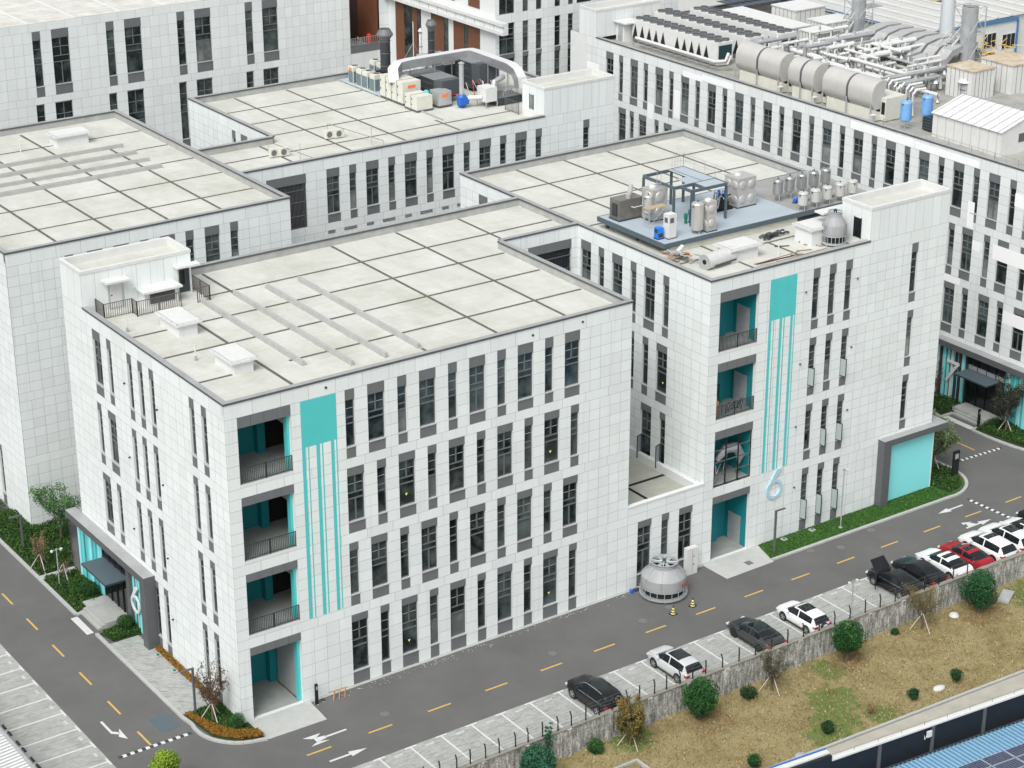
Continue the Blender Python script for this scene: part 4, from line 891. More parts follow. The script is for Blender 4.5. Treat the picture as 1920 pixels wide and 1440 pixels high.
carpet('hedge', 'dark green planting under the tree right of the 7 entrance', [(78.4, 6.0), (81.5, 6.3), (81.5, -4), (79.5, -1.4)], .1, 9000, HG, (.1, .5), 12)
b = MB(); r = random.Random(44)
for k in range(170):
    x = r.uniform(5, 40); y = -.35-abs(r.gauss(0, .35)); s = r.uniform(.01, .03); b.box((x-s, y-s, .041 if y > -.22 else 0), (x+s, y+s, .012), PLAIN)
tag(b.build('rubble_chips'), 'white plaster chips scattered on the asphalt along the foot of the long wall', 'rubble', kind='stuff')
def hump(x0, y0, x1, y1, label):
    b = MB(); p, q_ = Vector((x0, y0, 0)), Vector((x1, y1, 0)); L_ = (q_-p).length; n = int(L_/.27); d = (q_-p)/n; nn = Vector((d.y, -d.x, 0)).normalized()
    for k in range(n):
        a, c = p+d*k, p+d*(k+1); m_ = WHT if k % 2 else DKM; r_ = []
        for s, z in ((-.17, .0), (-.09, .045), (.09, .045), (.17, 0)): r_.append([tuple(a+nn*s+Vector((0, 0, z))), tuple(c+nn*s+Vector((0, 0, z)))])
        b.grid(r_, m_, sm=False)
    return settle(tag(b.build('speed_hump'), label, 'speed hump'))
hump(-8.78, 1.05, -3.4, 1.05, 'black and white speed hump across the left road'); hump(67.2, -3.7, 67.45, -8.2, 'black and white speed hump across the main road past the red car'); hump(72.2, 2.2, 77.4, 2.0, 'black and white speed hump on the side road near the 7 entrance')
ws = None
for i, y in enumerate((9.03, 8.02, 6.57, 5.55, 4.11, 3.12, 1.62, .6)):
    if ws is None:
        b = MB(); b.box((-.07, -.28, 0), (.07, .28, .1), BLK); b.box((-.05, -.24, .1), (.05, .24, .103), GREYP); b.box((-.035, -.2, .103), (.035, .2, .106), BLK); ws = tag(b.build('wheel_stop'), 'black rubber wheel stop in the left parking row beside the metal roof', 'wheel stop', 'wheel stops in the left parking row'); ws.location = (-13.62, y, .012)
    else: c = ws.copy(); COL.objects.link(c); c.location = (-13.62, y, .012)

# ================================================================ ROOFTOP PLANT, BUILDING 6 RIGHT WING
ZP = 24.25
b = MB(); b.box((42.9, 8.05, ZP-.12), (57.1, 16.6, ZP), PLAT); b.box((57.1, 8.05, ZP-.12), (65.4, 16.6, ZP), mat('dusty_plate', (.33, .335, .325), .8, (.26, .255, .24), .5, .5))
pf = thing('steel_platform', 'blue grey steel deck on the right wing roof carrying the tanks', 'platform')
b.build('deck', pf)
b = MB()
for a, c in (((42.8, 7.95), (65.5, 8.05)), ((42.8, 16.6), (65.5, 16.7)), ((42.8, 8.06), (42.9, 16.59))): b.box((*a, ZP-.38), (*c, ZP+.012), STLB)
for x in [43.5+4.3*i for i in range(6)]:
    for y in (8.6, 12.3, 16.2): b.box((x-.12, y-.12, ZR), (x+.12, y+.12, ZP-.13), STLB)
b.build('deck_beams', pf)
b = MB(); b.box((43.6, 8.2, ZR+.01), (57, 8.4, ZP-.2), CREAM); b.build('upstand', pf)
MZ = 27.3
mz = thing('steel_gantry', 'blue grey steel frame with an upper deck standing on the platform', 'gantry')
b = MB(); b.box((49.7, 11.7, MZ-.05), (51.0, 15.85, MZ), PLAT); b.box((46.9, 11.75, MZ-.05), (48.3, 12.0, MZ-.001), PLAT); b.box((48.3, 11.75, MZ-.051), (49.69, 13.4, MZ-.002), PLAT); b.box((48.8, 10.35, MZ-.052), (50.9, 11.69, MZ-.003), PLAT); b.box((49.4, 13.4, MZ-.053), (49.69, 15.8, MZ-.004), PLAT); b.build('upper_deck', mz)
b = MB()
def beam(x0, y0, x1, y1, z=MZ): b.bar((x0, y0, z-.12), (x1, y1, z-.12), .14, .24, STLB)
for s_ in ((46.8, 15.8, 51.1, 15.85), (46.8, 11.8, 46.8, 15.8), (46.85, 11.75, 50.95, 11.74), (51.05, 10.3, 51.05, 15.8), (47.4, 10.3, 51.0, 10.28), (47.38, 10.3, 47.4, 11.7), (48.75, 10.3, 48.8, 11.7), (49.7, 11.8, 49.72, 15.8)): beam(*s_)
for x, y in ((46.8, 15.75), (49.72, 15.75), (46.8, 11.8), (47.4, 10.3), (48.75, 11.7), (51.0, 10.3), (51.0, 15.7)):
    b.box((x-.07, y-.1, ZP), (x+.07, y-.085, MZ-.25), STLB); b.box((x-.07, y+.085, ZP), (x+.07, y+.1, MZ-.25), STLB); b.box((x-.01, y-.085, ZP), (x+.01, y+.085, MZ-.25), STLB)
b.build('steel_frame', mz)
b = MB()
for p_, q_ in (((51.0, 10.35), (51.0, 15.8)), ((49.8, 15.8), (51, 15.8))):
    for h in (.55, 1.1): b.tube([(*p_, MZ+h), (*q_, MZ+h)], .018, GALV, 5)
    for k in range(5): t_ = k/4; b.tube([(p_[0]+(q_[0]-p_[0])*t_, p_[1]+(q_[1]-p_[1])*t_, MZ), (p_[0]+(q_[0]-p_[0])*t_, p_[1]+(q_[1]-p_[1])*t_, MZ+1.1)], .018, GALV, 5)
b.build('railing', mz)
b = MB()
for k in range(14): b.bar((46.3, 12.9, ZP+.1+k*.25), (46.3, 13.4, ZP+.1+k*.25), .03, .03, GALV)
for y in (12.9, 13.4): b.bar((46.3, y, ZP), (46.3, y, MZ+1), .03, .03, GALV)
b.build('ladder', mz)
def tank_panel(name, label, x0, y0, z0, w_, d, h, nx, nz, group=None):
    t = thing(name, label, 'water tank'); b = MB(); b.box((x0, y0, z0+.08), (x0+w_, y0+d, z0+h), STEEL); b.box((x0-.06, y0-.06, z0), (x0+w_+.06, y0+d+.06, z0+.08), DKM); b.build('tank_body', t)
    def dome(cx, cy, cz, rx, n):
        rows = []
        for i in range(6):
            a = i/5*math.pi/2; r_ = math.cos(a); hgt = math.sin(a)*.12; row = []
            for k in range(16):
                p = 2*math.pi*k/16; u, v = rx*r_*math.cos(p), rx*r_*math.sin(p)
                row.append((cx+u, cy-hgt, cz+v) if n == 'f' else (cx-hgt, cy-u, cz+v))
            rows.append(row)
        bb.grid([r[::1] for r in rows], STEEL, True)
    bb = MB(); b2 = MB()
    for i in range(nz):
        zc = z0+.08+(h-.08)*(i+.5)/nz
        for k in range(nx): dome(x0+w_*(k+.5)/nx, y0, zc, min(w_/nx, h/nz)*.38, 'f')
        for k in range(max(1, round(nx*d/w_))): (lambda: None)()
    bb.build('pressed_front', t); bb = b2
    for i in range(nz):
        zc = z0+.08+(h-.08)*(i+.5)/nz
        for k in range(max(1, round(nx*d/w_))): dome(x0, y0+d*(k+.5)/max(1, round(nx*d/w_)), zc, min(w_/nx, h/nz)*.38, 'l')
    bb.build('pressed_side', t)
    b = MB(); b.lathe([(.28, 0), (.28, .12), (.05, .2)], WMET, (x0+w_*.4, y0+d*.6, z0+h), 14); b.build('manhole_lid', t)
    return settle(t)
tank_panel('water_tank', 'large square panel water tank of dimpled steel on the blue deck', 53.5, 11.7, ZP, 1.95, 1.7, 2.5, 2, 2)
tank_panel('water_tank', 'dimpled steel tank standing beside the white round cylinder', 47.45, 8.35, ZP, .95, .75, 2.5, 1, 2)
tank_panel('water_tank', 'dimpled steel tank inside the gantry behind the scaffold', 45.6, 13.0, ZP, 1.5, 1.4, 2.6, 1, 2)
tk = thing('boiler_unit', 'long ribbed steel boiler unit at the left end of the blue deck', 'boiler')
b = MB(); b.box((43.4, 14.5, ZP+.12), (45.8, 15.8, ZP+1.75), mat('dull_steel', (.30, .29, .26), .35, (.20, .19, .17), 2, metal=.6)); b.box((43.35, 14.45, ZP), (45.85, 15.85, ZP+.12), DKM)
for k in range(11): b.box((43.5+k*.21, 14.47, ZP+.15), (43.56+k*.21, 14.5, ZP+1.7), MT['dull_steel'])
b.build('casing', tk)
b = MB(); b.tube([(44.3, 14.6, ZP+1.95), (44.9, 15.1, ZP+2.15), (45.3, 15.5, ZP+2.5)], .2, STEEL, 12); b.build('flue_pipe', tk)
b = MB(); b.box((43.30, 14.8, ZP+.4), (43.39, 15.4, ZP+1.4), DKM); b.build('burner_door', tk)
b = MB(); b.tube([(44.6, 14.46, ZP+1.1), (44.6, 14.2, ZP+1.1), (45.5, 14.2, ZP+1.1), (45.5, 14.2, ZP+1.4)], .04, WMET, 6); b.build('pipe', tk); settle(tk)
def vtank(name, label, x, y, z, r, h, leg, m, n=22, group=None, cat='tank', lid=True):
    t = thing(name, label, cat, group=group); b = MB(); b.lathe([(.02, leg-.1*r), (r*.6, leg-.02), (r, leg+.22*r), (r, h-.35*r), (r*.85, h-.12*r), (r*.45, h), (.02, h+.02)], m, (0, 0, 0), n); b.build('vessel', t)
    for k in range(3):
        a = k*2.09+.3; b = MB(); b.tube([(r*.75*math.cos(a), r*.75*math.sin(a), leg+.15), (r*.78*math.cos(a), r*.78*math.sin(a), 0)], .04, GALV, 6); b.build('leg', t)
    b = MB(); b.tube([(0, 0, h), (0, 0, h+.12)], .06, DKM, 8)
    for s in (-1, 1): b.tube([(s*r*.98, -.1, h-.6*r), (s*(r+.12), -.14, h-.6*r)], .05, DKM, 8)
    b.build('nozzles', t)
    if lid: b = MB(); b.lathe([(r+.02, h-.5*r), (r+.02, h-.42*r)], GALV, n=n); b.build('band', t)
    t.location = (x, y, z); return t
vtank('pressure_tank', 'tall white steel cylinder on the deck beside the blue compressor cabinet', 46.75, 8.75, ZP, .5, 2.6, .25, mat('satin_steel', (.55, .54, .51), .35, metal=.5))
vtank('pressure_tank', 'slim steel tank on tall legs beside the boiler and scaffold', 45.3, 13.2, ZP, .38, 2.3, .75, STEEL)
FG = mat('brushed_tank_steel', (.40, .41, .41), .35, (.33, .34, .34), 2, metal=.55)
v0 = vtank('filter_tank', 'steel tank on legs, back row of five beside the roof edge', 57.55, 11.35, ZP-.01, .42, 1.95, .62, FG, group='round tanks on the roof deck'); settled = v0
for i, x in enumerate((58.9, 60.25, 61.6, 62.95)): dup(v0, (x, 11.4, ZP-.01), .4*i, 'steel tank on legs, back row of five beside the roof edge')
v1 = vtank('filter_tank', 'squat pale banded tank on legs, front row of five by the stair tower', 57.65, 8.35, ZP-.01, .42, 1.6, .42, mat('pale_grey_tank', (.46, .47, .45), .45), group='round tanks on the roof deck')
for i, x in enumerate((59.05, 60.4, 61.85, 63.3)): dup(v1, (x, 8.4+.03*i, ZP-.01), .3*i, 'squat pale banded tank on legs, front row of five by the stair tower')
def pump(label, x, y, z, m, rz=0, s=1):
    t = thing('pump', label, 'pump'); b = MB(); b.tube([(-.25*s, 0, .18*s), (.22*s, 0, .18*s)], .14*s, m, 12); b.build('motor', t)
    b = MB(); b.tube([(.23*s, 0, .16*s), (.36*s, 0, .16*s)], .17*s, m, 12); b.tube([(.3*s, 0, .2*s), (.3*s, 0, .42*s)], .06*s, m, 8); b.build('volute', t)
    b = MB(); b.box((-.3*s, -.15*s, 0), (.4*s, .15*s, .04*s), DKM); b.build('base_plate', t); t.location = (x, y, z); t.rotation_euler = (0, 0, rz); return t
pump('bright blue pump between the legs of the steel tanks', 58.6, 10.2, ZP, BLUE, .3, 1.2); pump('grey pump under the pale tanks beside the blue pump', 59.6, 10.0, ZP, GALV, .5); pump('grey pump behind the pale tanks nearest the stair tower', 61.9, 9.6, ZP, GALV, .2)
t = thing('vertical_pump', 'green vertical pump at the foot of the gantry column', 'pump')
for dx, hh in ((0, .75), (-.45, .5)):
    b = MB(); b.lathe([(.16, hh-.1), (.16, hh+.3), (.1, hh+.36)], GRNP, (dx, 0, 0), 12); b.lathe([(.14, 0), (.1, .15), (.12, hh-.1)], GRNP, (dx, 0, 0), 12); b.build('pump_head', t)
t.location = (48.0, 11.15, ZP)
cp = thing('control_cabinet', 'white control cabinet with a small screen on the blue deck', 'cabinet')
b = MB(); b.box((0, 0, .08), (.62, .55, 1.75), WMET); b.box((-.05, -.05, 0), (.67, .6, .08), GREYP); b.build('cabinet_body', cp); b = MB(); b.box((-.015, .12, 1.15), (-.001, .42, 1.5), GREYD); b.box((.1, -.015, 1.15), (.4, -.001, 1.5), GREYD); b.build('screen', cp); cp.location = (43.85, 8.75, ZP); cp.scale = (1.25, 1.25, 1.15)
cp = thing('compressor', 'small blue compressor beside the white control cabinet', 'compressor')
b = MB(); b.box((0, 0, .1), (.55, .5, .95), mat('compressor_blue', (.02, .20, .72), .4)); b.build('casing', cp); b = MB(); b.box((-.03, -.03, 0), (.58, .53, .1), DKM); b.box((-.02, .05, .55), (-.001, .45, .85), DKM); b.box((.05, -.02, .2), (.5, -.001, .5), DKM); b.build('vents', cp); cp.location = (43.1, 9.15, ZP)
sf = thing('scaffold', 'small scaffold tower with an orange plank beside the boiler', 'scaffold'); b = MB(); y0, x0 = 11.6, 43.9
for x, y in ((0, 0), (1.7, 0), (0, .7), (1.7, .7)): b.tube([(x, y, 0), (x, y, 1.7)], .022, GALV, 5)
b.tube([(0, 0, .1), (1.7, 0, 1.6)], .018, GALV, 5); b.tube([(0, .7, 1.6), (1.7, .7, .1)], .018, GALV, 5); b.tube([(1.7, 0, 1.6), (3.0, -.9, .1)], .018, GALV, 5)
for z in (.5, 1.0, 1.5): b.tube([(0, 0, z), (0, .7, z)], .018, GALV, 5); b.tube([(1.7, 0, z), (1.7, .7, z)], .018, GALV, 5)
b.build('tube_frame', sf); b = MB(); b.box((-.1, 0, 1.6), (1.9, .7, 1.65), mat('rusty_plank', (.50, .35, .15), .8, (.32, .30, .26), 2)); b.build('plank', sf); sf.location = (44.2, 11.7, ZP)
# tangled pump set beside the big tank
t = thing('pump_set', 'black and blue pump set under the gantry next to the large tank', 'pump'); r = random.Random(4)
b = MB(); b.box((0, 0, 0), (1.9, 1.3, .12), BLK); b.box((.1, .1, .12), (1.5, .9, .7), BLK); b.build('skid', t)
b = MB()
for k in range(7): x, y = r.uniform(.2, 1.5), r.uniform(.1, 1.0); b.tube([(x, y, .3), (x+.2, y, 1.0+r.random()*.5), (x+.7, y+.2, 1.1)], .08, r.choice([BLK, GALV, BLK]), 8)
b.build('pipework', t); b = MB(); b.lathe([(.16, .9), (.16, 1.6), (.05, 1.7)], BLUE, (1.4, .4, 0), 10); b.lathe([(.14, .9), (.14, 1.5), (.05, 1.6)], BLUE, (1.0, .8, 0), 10); b.build('blue_motors', t); t.location = (51.3, 11.9, ZP)
# loose things on the roof in front of the deck
t = thing('storage_cylinder', 'large silver cylinder lying on its side near the roof corner', 'tank')
b = MB(); b.tube([(0, 0, .62), (3.1, 0, .62)], .62, mat('bright_sheet', (.66, .665, .65), .35, (.55, .555, .54), 2, metal=.15), 28); b.build('shell', t)
b = MB(); b.tube([(-.02, 0, .62), (.0, 0, .62)], .2, BLK, 16); b.build('end_opening', t)
b = MB(); b.tube([(-.012, 0, .62), (-.001, 0, .62)], .6, GALV, 28); b.build('end_plate', t)
b = MB()
for k in range(16): b.box((.6+k*.15, -.64, .28), (.67+k*.15, -.5, .36), DKM)
b.build('fixing_row', t); t.location = (43.35, 3.7, ZR); t.rotation_euler = (0, 0, .12)
def coolt(name, label, x, y, z, R0, Hh, group=None):
    t = thing(name, label, 'cooling tower'); s = R0
    b = MB(); b.lathe([(s*1.0, .3*Hh), (s, .60*Hh), (s*.95, .655*Hh), (s*.60, .83*Hh), (s*.575, .85*Hh), (s*.575, .98*Hh)], CTOW, n=32, cap=False); b.build('casing', t)
    b = MB(); b.lathe([(s*1.08, .06*Hh), (s*1.08, .11*Hh)], GALV, n=32); b.lathe([(s*1.06, .30*Hh), (s*1.06, .33*Hh)], GALV, n=32, cap=False); b.lathe([(s*.6, .97*Hh), (s*.63, 1.0*Hh), (s*.55, 1.0*Hh), (s*.52, .9*Hh)], GALV, n=32, cap=False)
    for k in range(20): a = 2*math.pi*k/20; b.bar((s*1.05*math.cos(a), s*1.05*math.sin(a), .1*Hh), (s*1.05*math.cos(a), s*1.05*math.sin(a), .31*Hh), .04, .04, GALV)
    for k in range(8): a = 2*math.pi*k/8+.2; b.bar((s*.95*math.cos(a), s*.95*math.sin(a), 0), (s*.95*math.cos(a), s*.95*math.sin(a), .07*Hh), .1, .1, GALV)
    b.build('frame', t)
    b = MB(); b.lathe([(s*.9, .11*Hh), (s*.9, .31*Hh)], DRK, n=24); b.build('louvres', t)
    b = MB()
    for k in range(8): a = 2*math.pi*k/8; b.tube([(s*1.02*math.cos(a), s*1.02*math.sin(a), .33*Hh), (s*1.02*math.cos(a), s*1.02*math.sin(a), .62*Hh), (s*.62*math.cos(a), s*.62*math.sin(a), .87*Hh)], .018, GALV, 5)
    b.build('stay_rods', t)
    b = MB(); b.lathe([(s*.52, .80*Hh), (s*.52, .805*Hh)], DRK, n=24); b.build('throat', t)
    b = MB()
    for k in range(6):
        a = 2*math.pi*k/6+.3; b.bar((.1*math.cos(a), .1*math.sin(a), .95*Hh), (s*.5*math.cos(a), s*.5*math.sin(a), .95*Hh), s*.16, .02, GALV)
    b.build('fan_blades', t)
    b = MB(); b.lathe([(.12, .93*Hh), (.14, 1.0*Hh), (.13, 1.05*Hh), (.05, 1.07*Hh)], mat('motor_blue', (.02, .06, .10), .4), n=12)
    for k in range(4): a = math.pi*k/2+.8; b.bar((.1*math.cos(a), .1*math.sin(a), .99*Hh), (s*.58*math.cos(a), s*.58*math.sin(a), .99*Hh), .05, .05, WMET)
    b.build('fan_motor', t); t.location = (x, y, z); return t
c1 = coolt('cooling_tower', 'large grey cooling tower standing on the road beside two cones', 35.6, -1.9, 0, 1.74, 2.85)
b = MB()
for x0 in (0, .32, .62):
    for k in range(3): b.box((x0-.09, -.0, .1*k), (x0+.09, .015, .1*k+.04), RED)
    b.box((x0-.09, 0, 0), (x0-.05, .015, .3), RED)
o = b.build('red_lettering', c1); o.location = (.5, -1.72, 1.15); o.rotation_euler = (0, 0, .25)
t = coolt('cooling_tower', 'small grey cooling tower on the roof edge next to the white hut', 55.75, 2.55, ZR, .95, 2.75)
b = MB()
for k in range(8): b.bar((-.98, -.15, .3+.2*k), (-.98, .15, .3+.2*k), .03, .03, GALV)
for y in (-.15, .15): b.bar((-.98, y, .2), (-.98, y, 2.0), .03, .03, GALV)
b.build('ladder', t)
b = MB(); r = random.Random(9)
for k in range(14):
    x = r.uniform(46.5, 50.5); y = 1.1+r.uniform(0, 1.2); L_ = r.uniform(2.0, 5); b.bar((x, y, ZR+.06+.02*k), (x+L_, y+r.uniform(-.25, .35), ZR+.06+.02*k), .07, .05, r.choice([WOOD, WOOD, MT['brown_panel'], CONC]))
tag(b.build('timber_pile'), 'long thin planks and bars scattered along the right wing roof edge', 'timber pile')
b = MB()
for k in range(8): x = r.uniform(51, 54.5); y = r.uniform(2.0, 5); b.bar((x, y, ZR+.05), (x+r.uniform(.8, 1.6), y-r.uniform(.4, .9), ZR+.05), .09, .06, r.choice([DKM, WOOD, GREYP]))
tag(b.build('timber_pile'), 'short dark bars lying crosswise before the small cooling tower', 'timber pile')
b = MB()
for k in range(26):
    a = r.uniform(0, 6.28); p = Vector((52.9+r.gauss(0, .55), 6.6+r.gauss(0, .25), ZR+.1+r.random()*.3)); d = Vector((math.cos(a), math.sin(a)*.4, r.uniform(-.1, .2)))*.7; b.tube([p, p+d*.5+Vector((0, 0, .1)), p+d], .09, r.choice([DKM, BLK, GREYD]), 6)
tag(b.build('cable_heap'), 'heap of dark cables and cloth on the roof below the deck', 'cable heap')
b = MB()
for k in range(30):
    a = r.uniform(0, 6.28); p = Vector((43.1+r.gauss(0, .35), 6.3+r.gauss(0, .5), ZR+.1+r.random()*.7)); d = Vector((math.cos(a), math.sin(a), r.uniform(-.6, .6)))*.6
    b.bar(p, p+d, .3, .04, r.choice([WMET, GALV, WOOD, CONC, WOODO]))
tag(b.build('scrap_pile'), 'pile of scrap sheets and boards beside the lying silver cylinder', 'scrap heap')
b = MB(); b.lathe([(.07, 0), (.07, .35), (.05, .36), (.05, 1.2)], WMET, (50.3, 3.0, ZR), 10); settle(tag(b.build('vent_pipe'), 'short white vent pipe near the planks on the right wing roof', 'vent pipe'))
b = MB(); b.box((57.25-2.0, 3.37, 25.55), (59.5, 4.4, 25.7), WMET); 
o = b.build('door_canopy', b6)

# ================================================================ ROOFTOP PLANT, BUILDING 5
ZE = ZR
b = MB(); b.box((50.0, 62.2, 23.42), (51.2, 70.3, 23.5), mat('pale_blue_deck', (.40, .48, .52), .6)); b.box((51.2, 62.2, 23.42), (57, 70.3, 23.499), MT['pale_blue_deck'])
for k in range(9): b.box((50.0, 62.3+k, ZE), (50.08, 62.38+k, 23.42), GALV)
settle(tag(b.build('equipment_platform'), 'pale blue deck strip beneath the outdoor air conditioners', 'platform'))
ac = thing('outdoor_unit', 'tall grey outdoor air conditioner on the background roof, one of two rows of four', 'air conditioner', group='outdoor air conditioners in two rows')
b = MB(); b.box((0, 0, 0), (1.0, .95, 1.75), CREAM); b.build('casing', ac)
b = MB(); b.box((-.02, .06, .1), (-.001, .89, 1.3), mat('coil_blue_grey', (.06, .13, .16), .5))
for k in range(10): b.box((-.03, .06, .15+k*.12), (-.021, .89, .18+k*.12), GALV)
b.box((.06, -.02, .1), (.94, -.001, 1.3), MT['coil_blue_grey'])
for k in range(10): b.box((.06, -.03, .15+k*.12), (.94, -.021, .18+k*.12), GALV)
b.build('coil_grille', ac)
b = MB(); b.lathe([(.36, 1.75), (.38, 1.82), (.34, 1.82)], CREAM, (.5, .48, 0), 18, False); b.lathe([(.33, 1.79), (.33, 1.795)], DKM, (.5, .48, 0), 18); b.build('fan_grille', ac)
ac.location = (50.15, 67.7, 23.5)
for i, y in enumerate((66.2, 65.0, 63.6)): dup(ac, (50.2, y, 23.5))
for i, y in enumerate((68.6, 67.2, 65.9, 64.7)): dup(ac, (53.2, y, 23.5))
b = MB(); b.box((-.04, .25, 1.35), (-.005, .75, 1.62), ORNG); b.build('orange_label', ac)
ac['label'] = 'outdoor air conditioner with an orange label on its upper front, end of the row'
def ahu(name, label, x0, y0, x1, y1, z0, h, m, seams=3, lab=None, side='-x'):
    t = thing(name, label, 'air handling unit'); b = MB(); b.box((x0, y0, z0), (x1, y1, z0+h), m); b.build('casing', t)
    b = MB(); 
    for k in range(1, seams): y = y0+(y1-y0)*k/seams; b.box((x0-.02, y-.03, z0), (x0-.001, y+.03, z0+h), GREYP); b.box((x0, y-.03, z0+h), (x1, y+.03, z0+h+.02), GREYP)
    for k in range(seams): y = y0+(y1-y0)*(k+.85)/seams; b.box((x0-.05, y-.05, z0+h*.3), (x0-.001, y, z0+h*.4), BLK); b.box((x0-.05, y-.05, z0+h*.7), (x0-.001, y, z0+h*.8), BLK)
    b.build('door_seams', t)
    b = MB(); b.box((x0-.04, y0-.04, z0-.15), (x1+.04, y1+.04, z0), GREYD); b.build('base_frame', t)
    if lab: b = MB(); b.box((lab[0], y0-.02, lab[1]), (lab[0]+lab[2], y0-.001, lab[1]+.3), ORNG); b.build('orange_label', t)
    return settle(t)
ahu('air_handling_unit', 'long cream air handling unit beside the grey outdoor units', 50.1, 58.1, 52.2, 62.4, ZE+.25, 2.1, CREAM, 4, (50.7, 25.0, .9))
ahu('air_handling_unit', 'cream box unit in front of the teal pressure bottle', 49.9, 55.2, 51.7, 57.4, ZE+.2, 1.35, CREAM, 2)
ahu('air_handling_unit', 'silver box unit with an orange label right of the teal bottle', 52.5, 55.3, 54.0, 56.9, ZE+.25, 1.35, STEEL, 1, (52.9, 24.35, .7))
b = MB(); b.lathe([(.2, 0), (.3, .1), (.3, 1.35), (.2, 1.55), (.02, 1.6)], TEAL, (52.15, 57.0, ZE), 16); settle(tag(b.build('pressure_bottle'), 'teal pressure bottle between cream and silver boxes on the background roof', 'bottle'))
def ahu_dark(label, x0, y0, x1, y1, z0, h):
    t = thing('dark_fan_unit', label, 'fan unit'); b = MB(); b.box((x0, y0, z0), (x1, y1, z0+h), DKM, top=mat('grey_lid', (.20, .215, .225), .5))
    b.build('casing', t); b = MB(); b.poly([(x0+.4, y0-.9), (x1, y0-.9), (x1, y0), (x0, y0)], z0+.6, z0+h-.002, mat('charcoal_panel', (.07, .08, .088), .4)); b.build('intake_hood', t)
    b = MB()
    for k in range(3): b.box((x0-.03, y0+.2, z0+.3+k*h*.3), (x0-.001, y1-.2, z0+.36+k*h*.3), GREYD)
    b.build('ribs', t); b = MB(); b.box((x0+.6, y0-.95, z0+.45), (x1, y0-.1, z0+.55), RED); b.build('red_bar', t); return settle(t)
ahu_dark('charcoal fan unit with a grey lid left of the tall silver stack', 53.3, 57.4, 55.9, 60.0, ZE+.3, 2.0); ahu_dark('charcoal fan unit behind the tall silver stack under the duct bend', 58.6, 58.6, 61.4, 61.6, ZE+.4, 2.6)
# dark plant bulk behind
for i, (x0, y0, x1, y1, h) in enumerate(((53.5, 61.8, 57.5, 64.5, 1.6), (57.6, 52.6, 60.6, 55.2, .8), (58.4, 63.2, 62.6, 65.6, 1.9))):
    t = thing('plant_skid', ['dark low skid behind the cream air unit under the duct', 'dark low skid with pipes left of the stair tower', 'dark skid at the back under the far duct leg'][i], 'plant skid')
    b = MB(); b.box((x0, y0, ZE+.1), (x1, y1, ZE+h), DKM, top=GREYP); b.build('casing', t); b = MB(); r = random.Random(i+40)
    for k in range(7): x, y = r.uniform(x0, x1), r.uniform(y0, y1); b.tube([(x, y, ZE+h), (x, y, ZE+h+.5), (x+.8, y, ZE+h+.5)], .05, GALV, 6)
    b.build('pipework', t); settle(t)
du = thing('air_duct', 'big silver rectangular duct running in a U over the background roof plant', 'duct'); b = MB(); DZ = 26.6
def duct(b, pts, w_, h, m, top=None):
    P = [Vector(p) for p in pts]; rows = []
    for i, p in enumerate(P):
        d1 = (P[i]-P[i-1]).normalized() if i else None; d2 = (P[i+1]-P[i]).normalized() if i < len(P)-1 else None
        d = ((d1 or d2)+(d2 or d1)).normalized(); n = Vector((d.y, -d.x, 0)); n = n.normalized() if n.length > .1 else Vector((0, -1, 0))
        k = 1/max(.5, (n.dot(Vector(((d1 or d2).y, -(d1 or d2).x, 0)).normalized())) if Vector(((d1 or d2).y, -(d1 or d2).x, 0)).length > .1 else 1)
        u = n.cross(d).normalized()*(-1); u = u if u.z >= 0 or abs(u.z) < .01 else -u
        rows.append([tuple(p+n*w_/2*k-u*h/2), tuple(p-n*w_/2*k-u*h/2), tuple(p-n*w_/2*k+u*h/2), tuple(p+n*w_/2*k+u*h/2)])
    i0 = None
    for a in range(len(rows)-1):
        A, B_ = rows[a], rows[a+1]
        for k in range(4): b.face([A[k], A[(k+1) % 4], B_[(k+1) % 4], B_[k]], (top or m) if k == 2 else m)
    b.face(rows[0][::-1], m); b.face(rows[-1], m)
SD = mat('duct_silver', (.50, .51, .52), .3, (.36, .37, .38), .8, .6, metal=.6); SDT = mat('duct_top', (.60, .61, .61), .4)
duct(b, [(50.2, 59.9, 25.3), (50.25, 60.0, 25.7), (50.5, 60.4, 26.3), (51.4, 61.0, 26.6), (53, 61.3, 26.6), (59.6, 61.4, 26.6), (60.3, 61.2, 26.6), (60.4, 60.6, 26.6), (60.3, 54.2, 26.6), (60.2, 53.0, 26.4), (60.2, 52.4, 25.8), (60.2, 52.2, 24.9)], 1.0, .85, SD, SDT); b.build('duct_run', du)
b = MB()
for x, y in ((52.5, 61.3), (55.5, 61.3), (58.5, 61.3), (60.35, 59.5), (60.35, 57.5), (60.35, 55.5), (60.2, 53.6)):
    for s in (-.5, .5): b.box((x+s-.03, y-.03, ZE), (x+s+.03, y+.03, 26.15), GALV)
b.build('supports', du); settle(du)
def chim(name, label, x, y, z, r, h, m, cone=True, cat='stack'):
    t = thing(name, label, cat); b = MB(); b.lathe([(r, 0), (r, h*.74)], m, n=22); b.build('stack_pipe', t)
    b = MB(); 
    for q_ in (.12, .42, .7): b.lathe([(r+.05, h*q_), (r+.05, h*q_+.07)], GREYP, n=22)
    b.build('bands', t)
    if cone: b = MB(); b.lathe([(r, h*.74), (r*1.15, h*.78), (r*1.6, h*.85), (r*1.6, h*.88), (r*1.05, h), (r*.98, h*.995), (r*1.0, h*.9)], GREYP, n=22, cap=False); b.lathe([(r*.98, h*.93), (r*.98, h*.935)], DRK, n=22); b.build('wind_cowl', t)
    t.location = (x, y, z); return t
p1 = at(719, 125, 24.0); SX = at(719, 122, 24.2)
chim('exhaust_stack', 'thick charcoal exhaust stack with a conical cowl behind the outdoor units', SX.x-2.9, SX.y-5.2, 23.9+1.2, .52, 4.3, DKM)
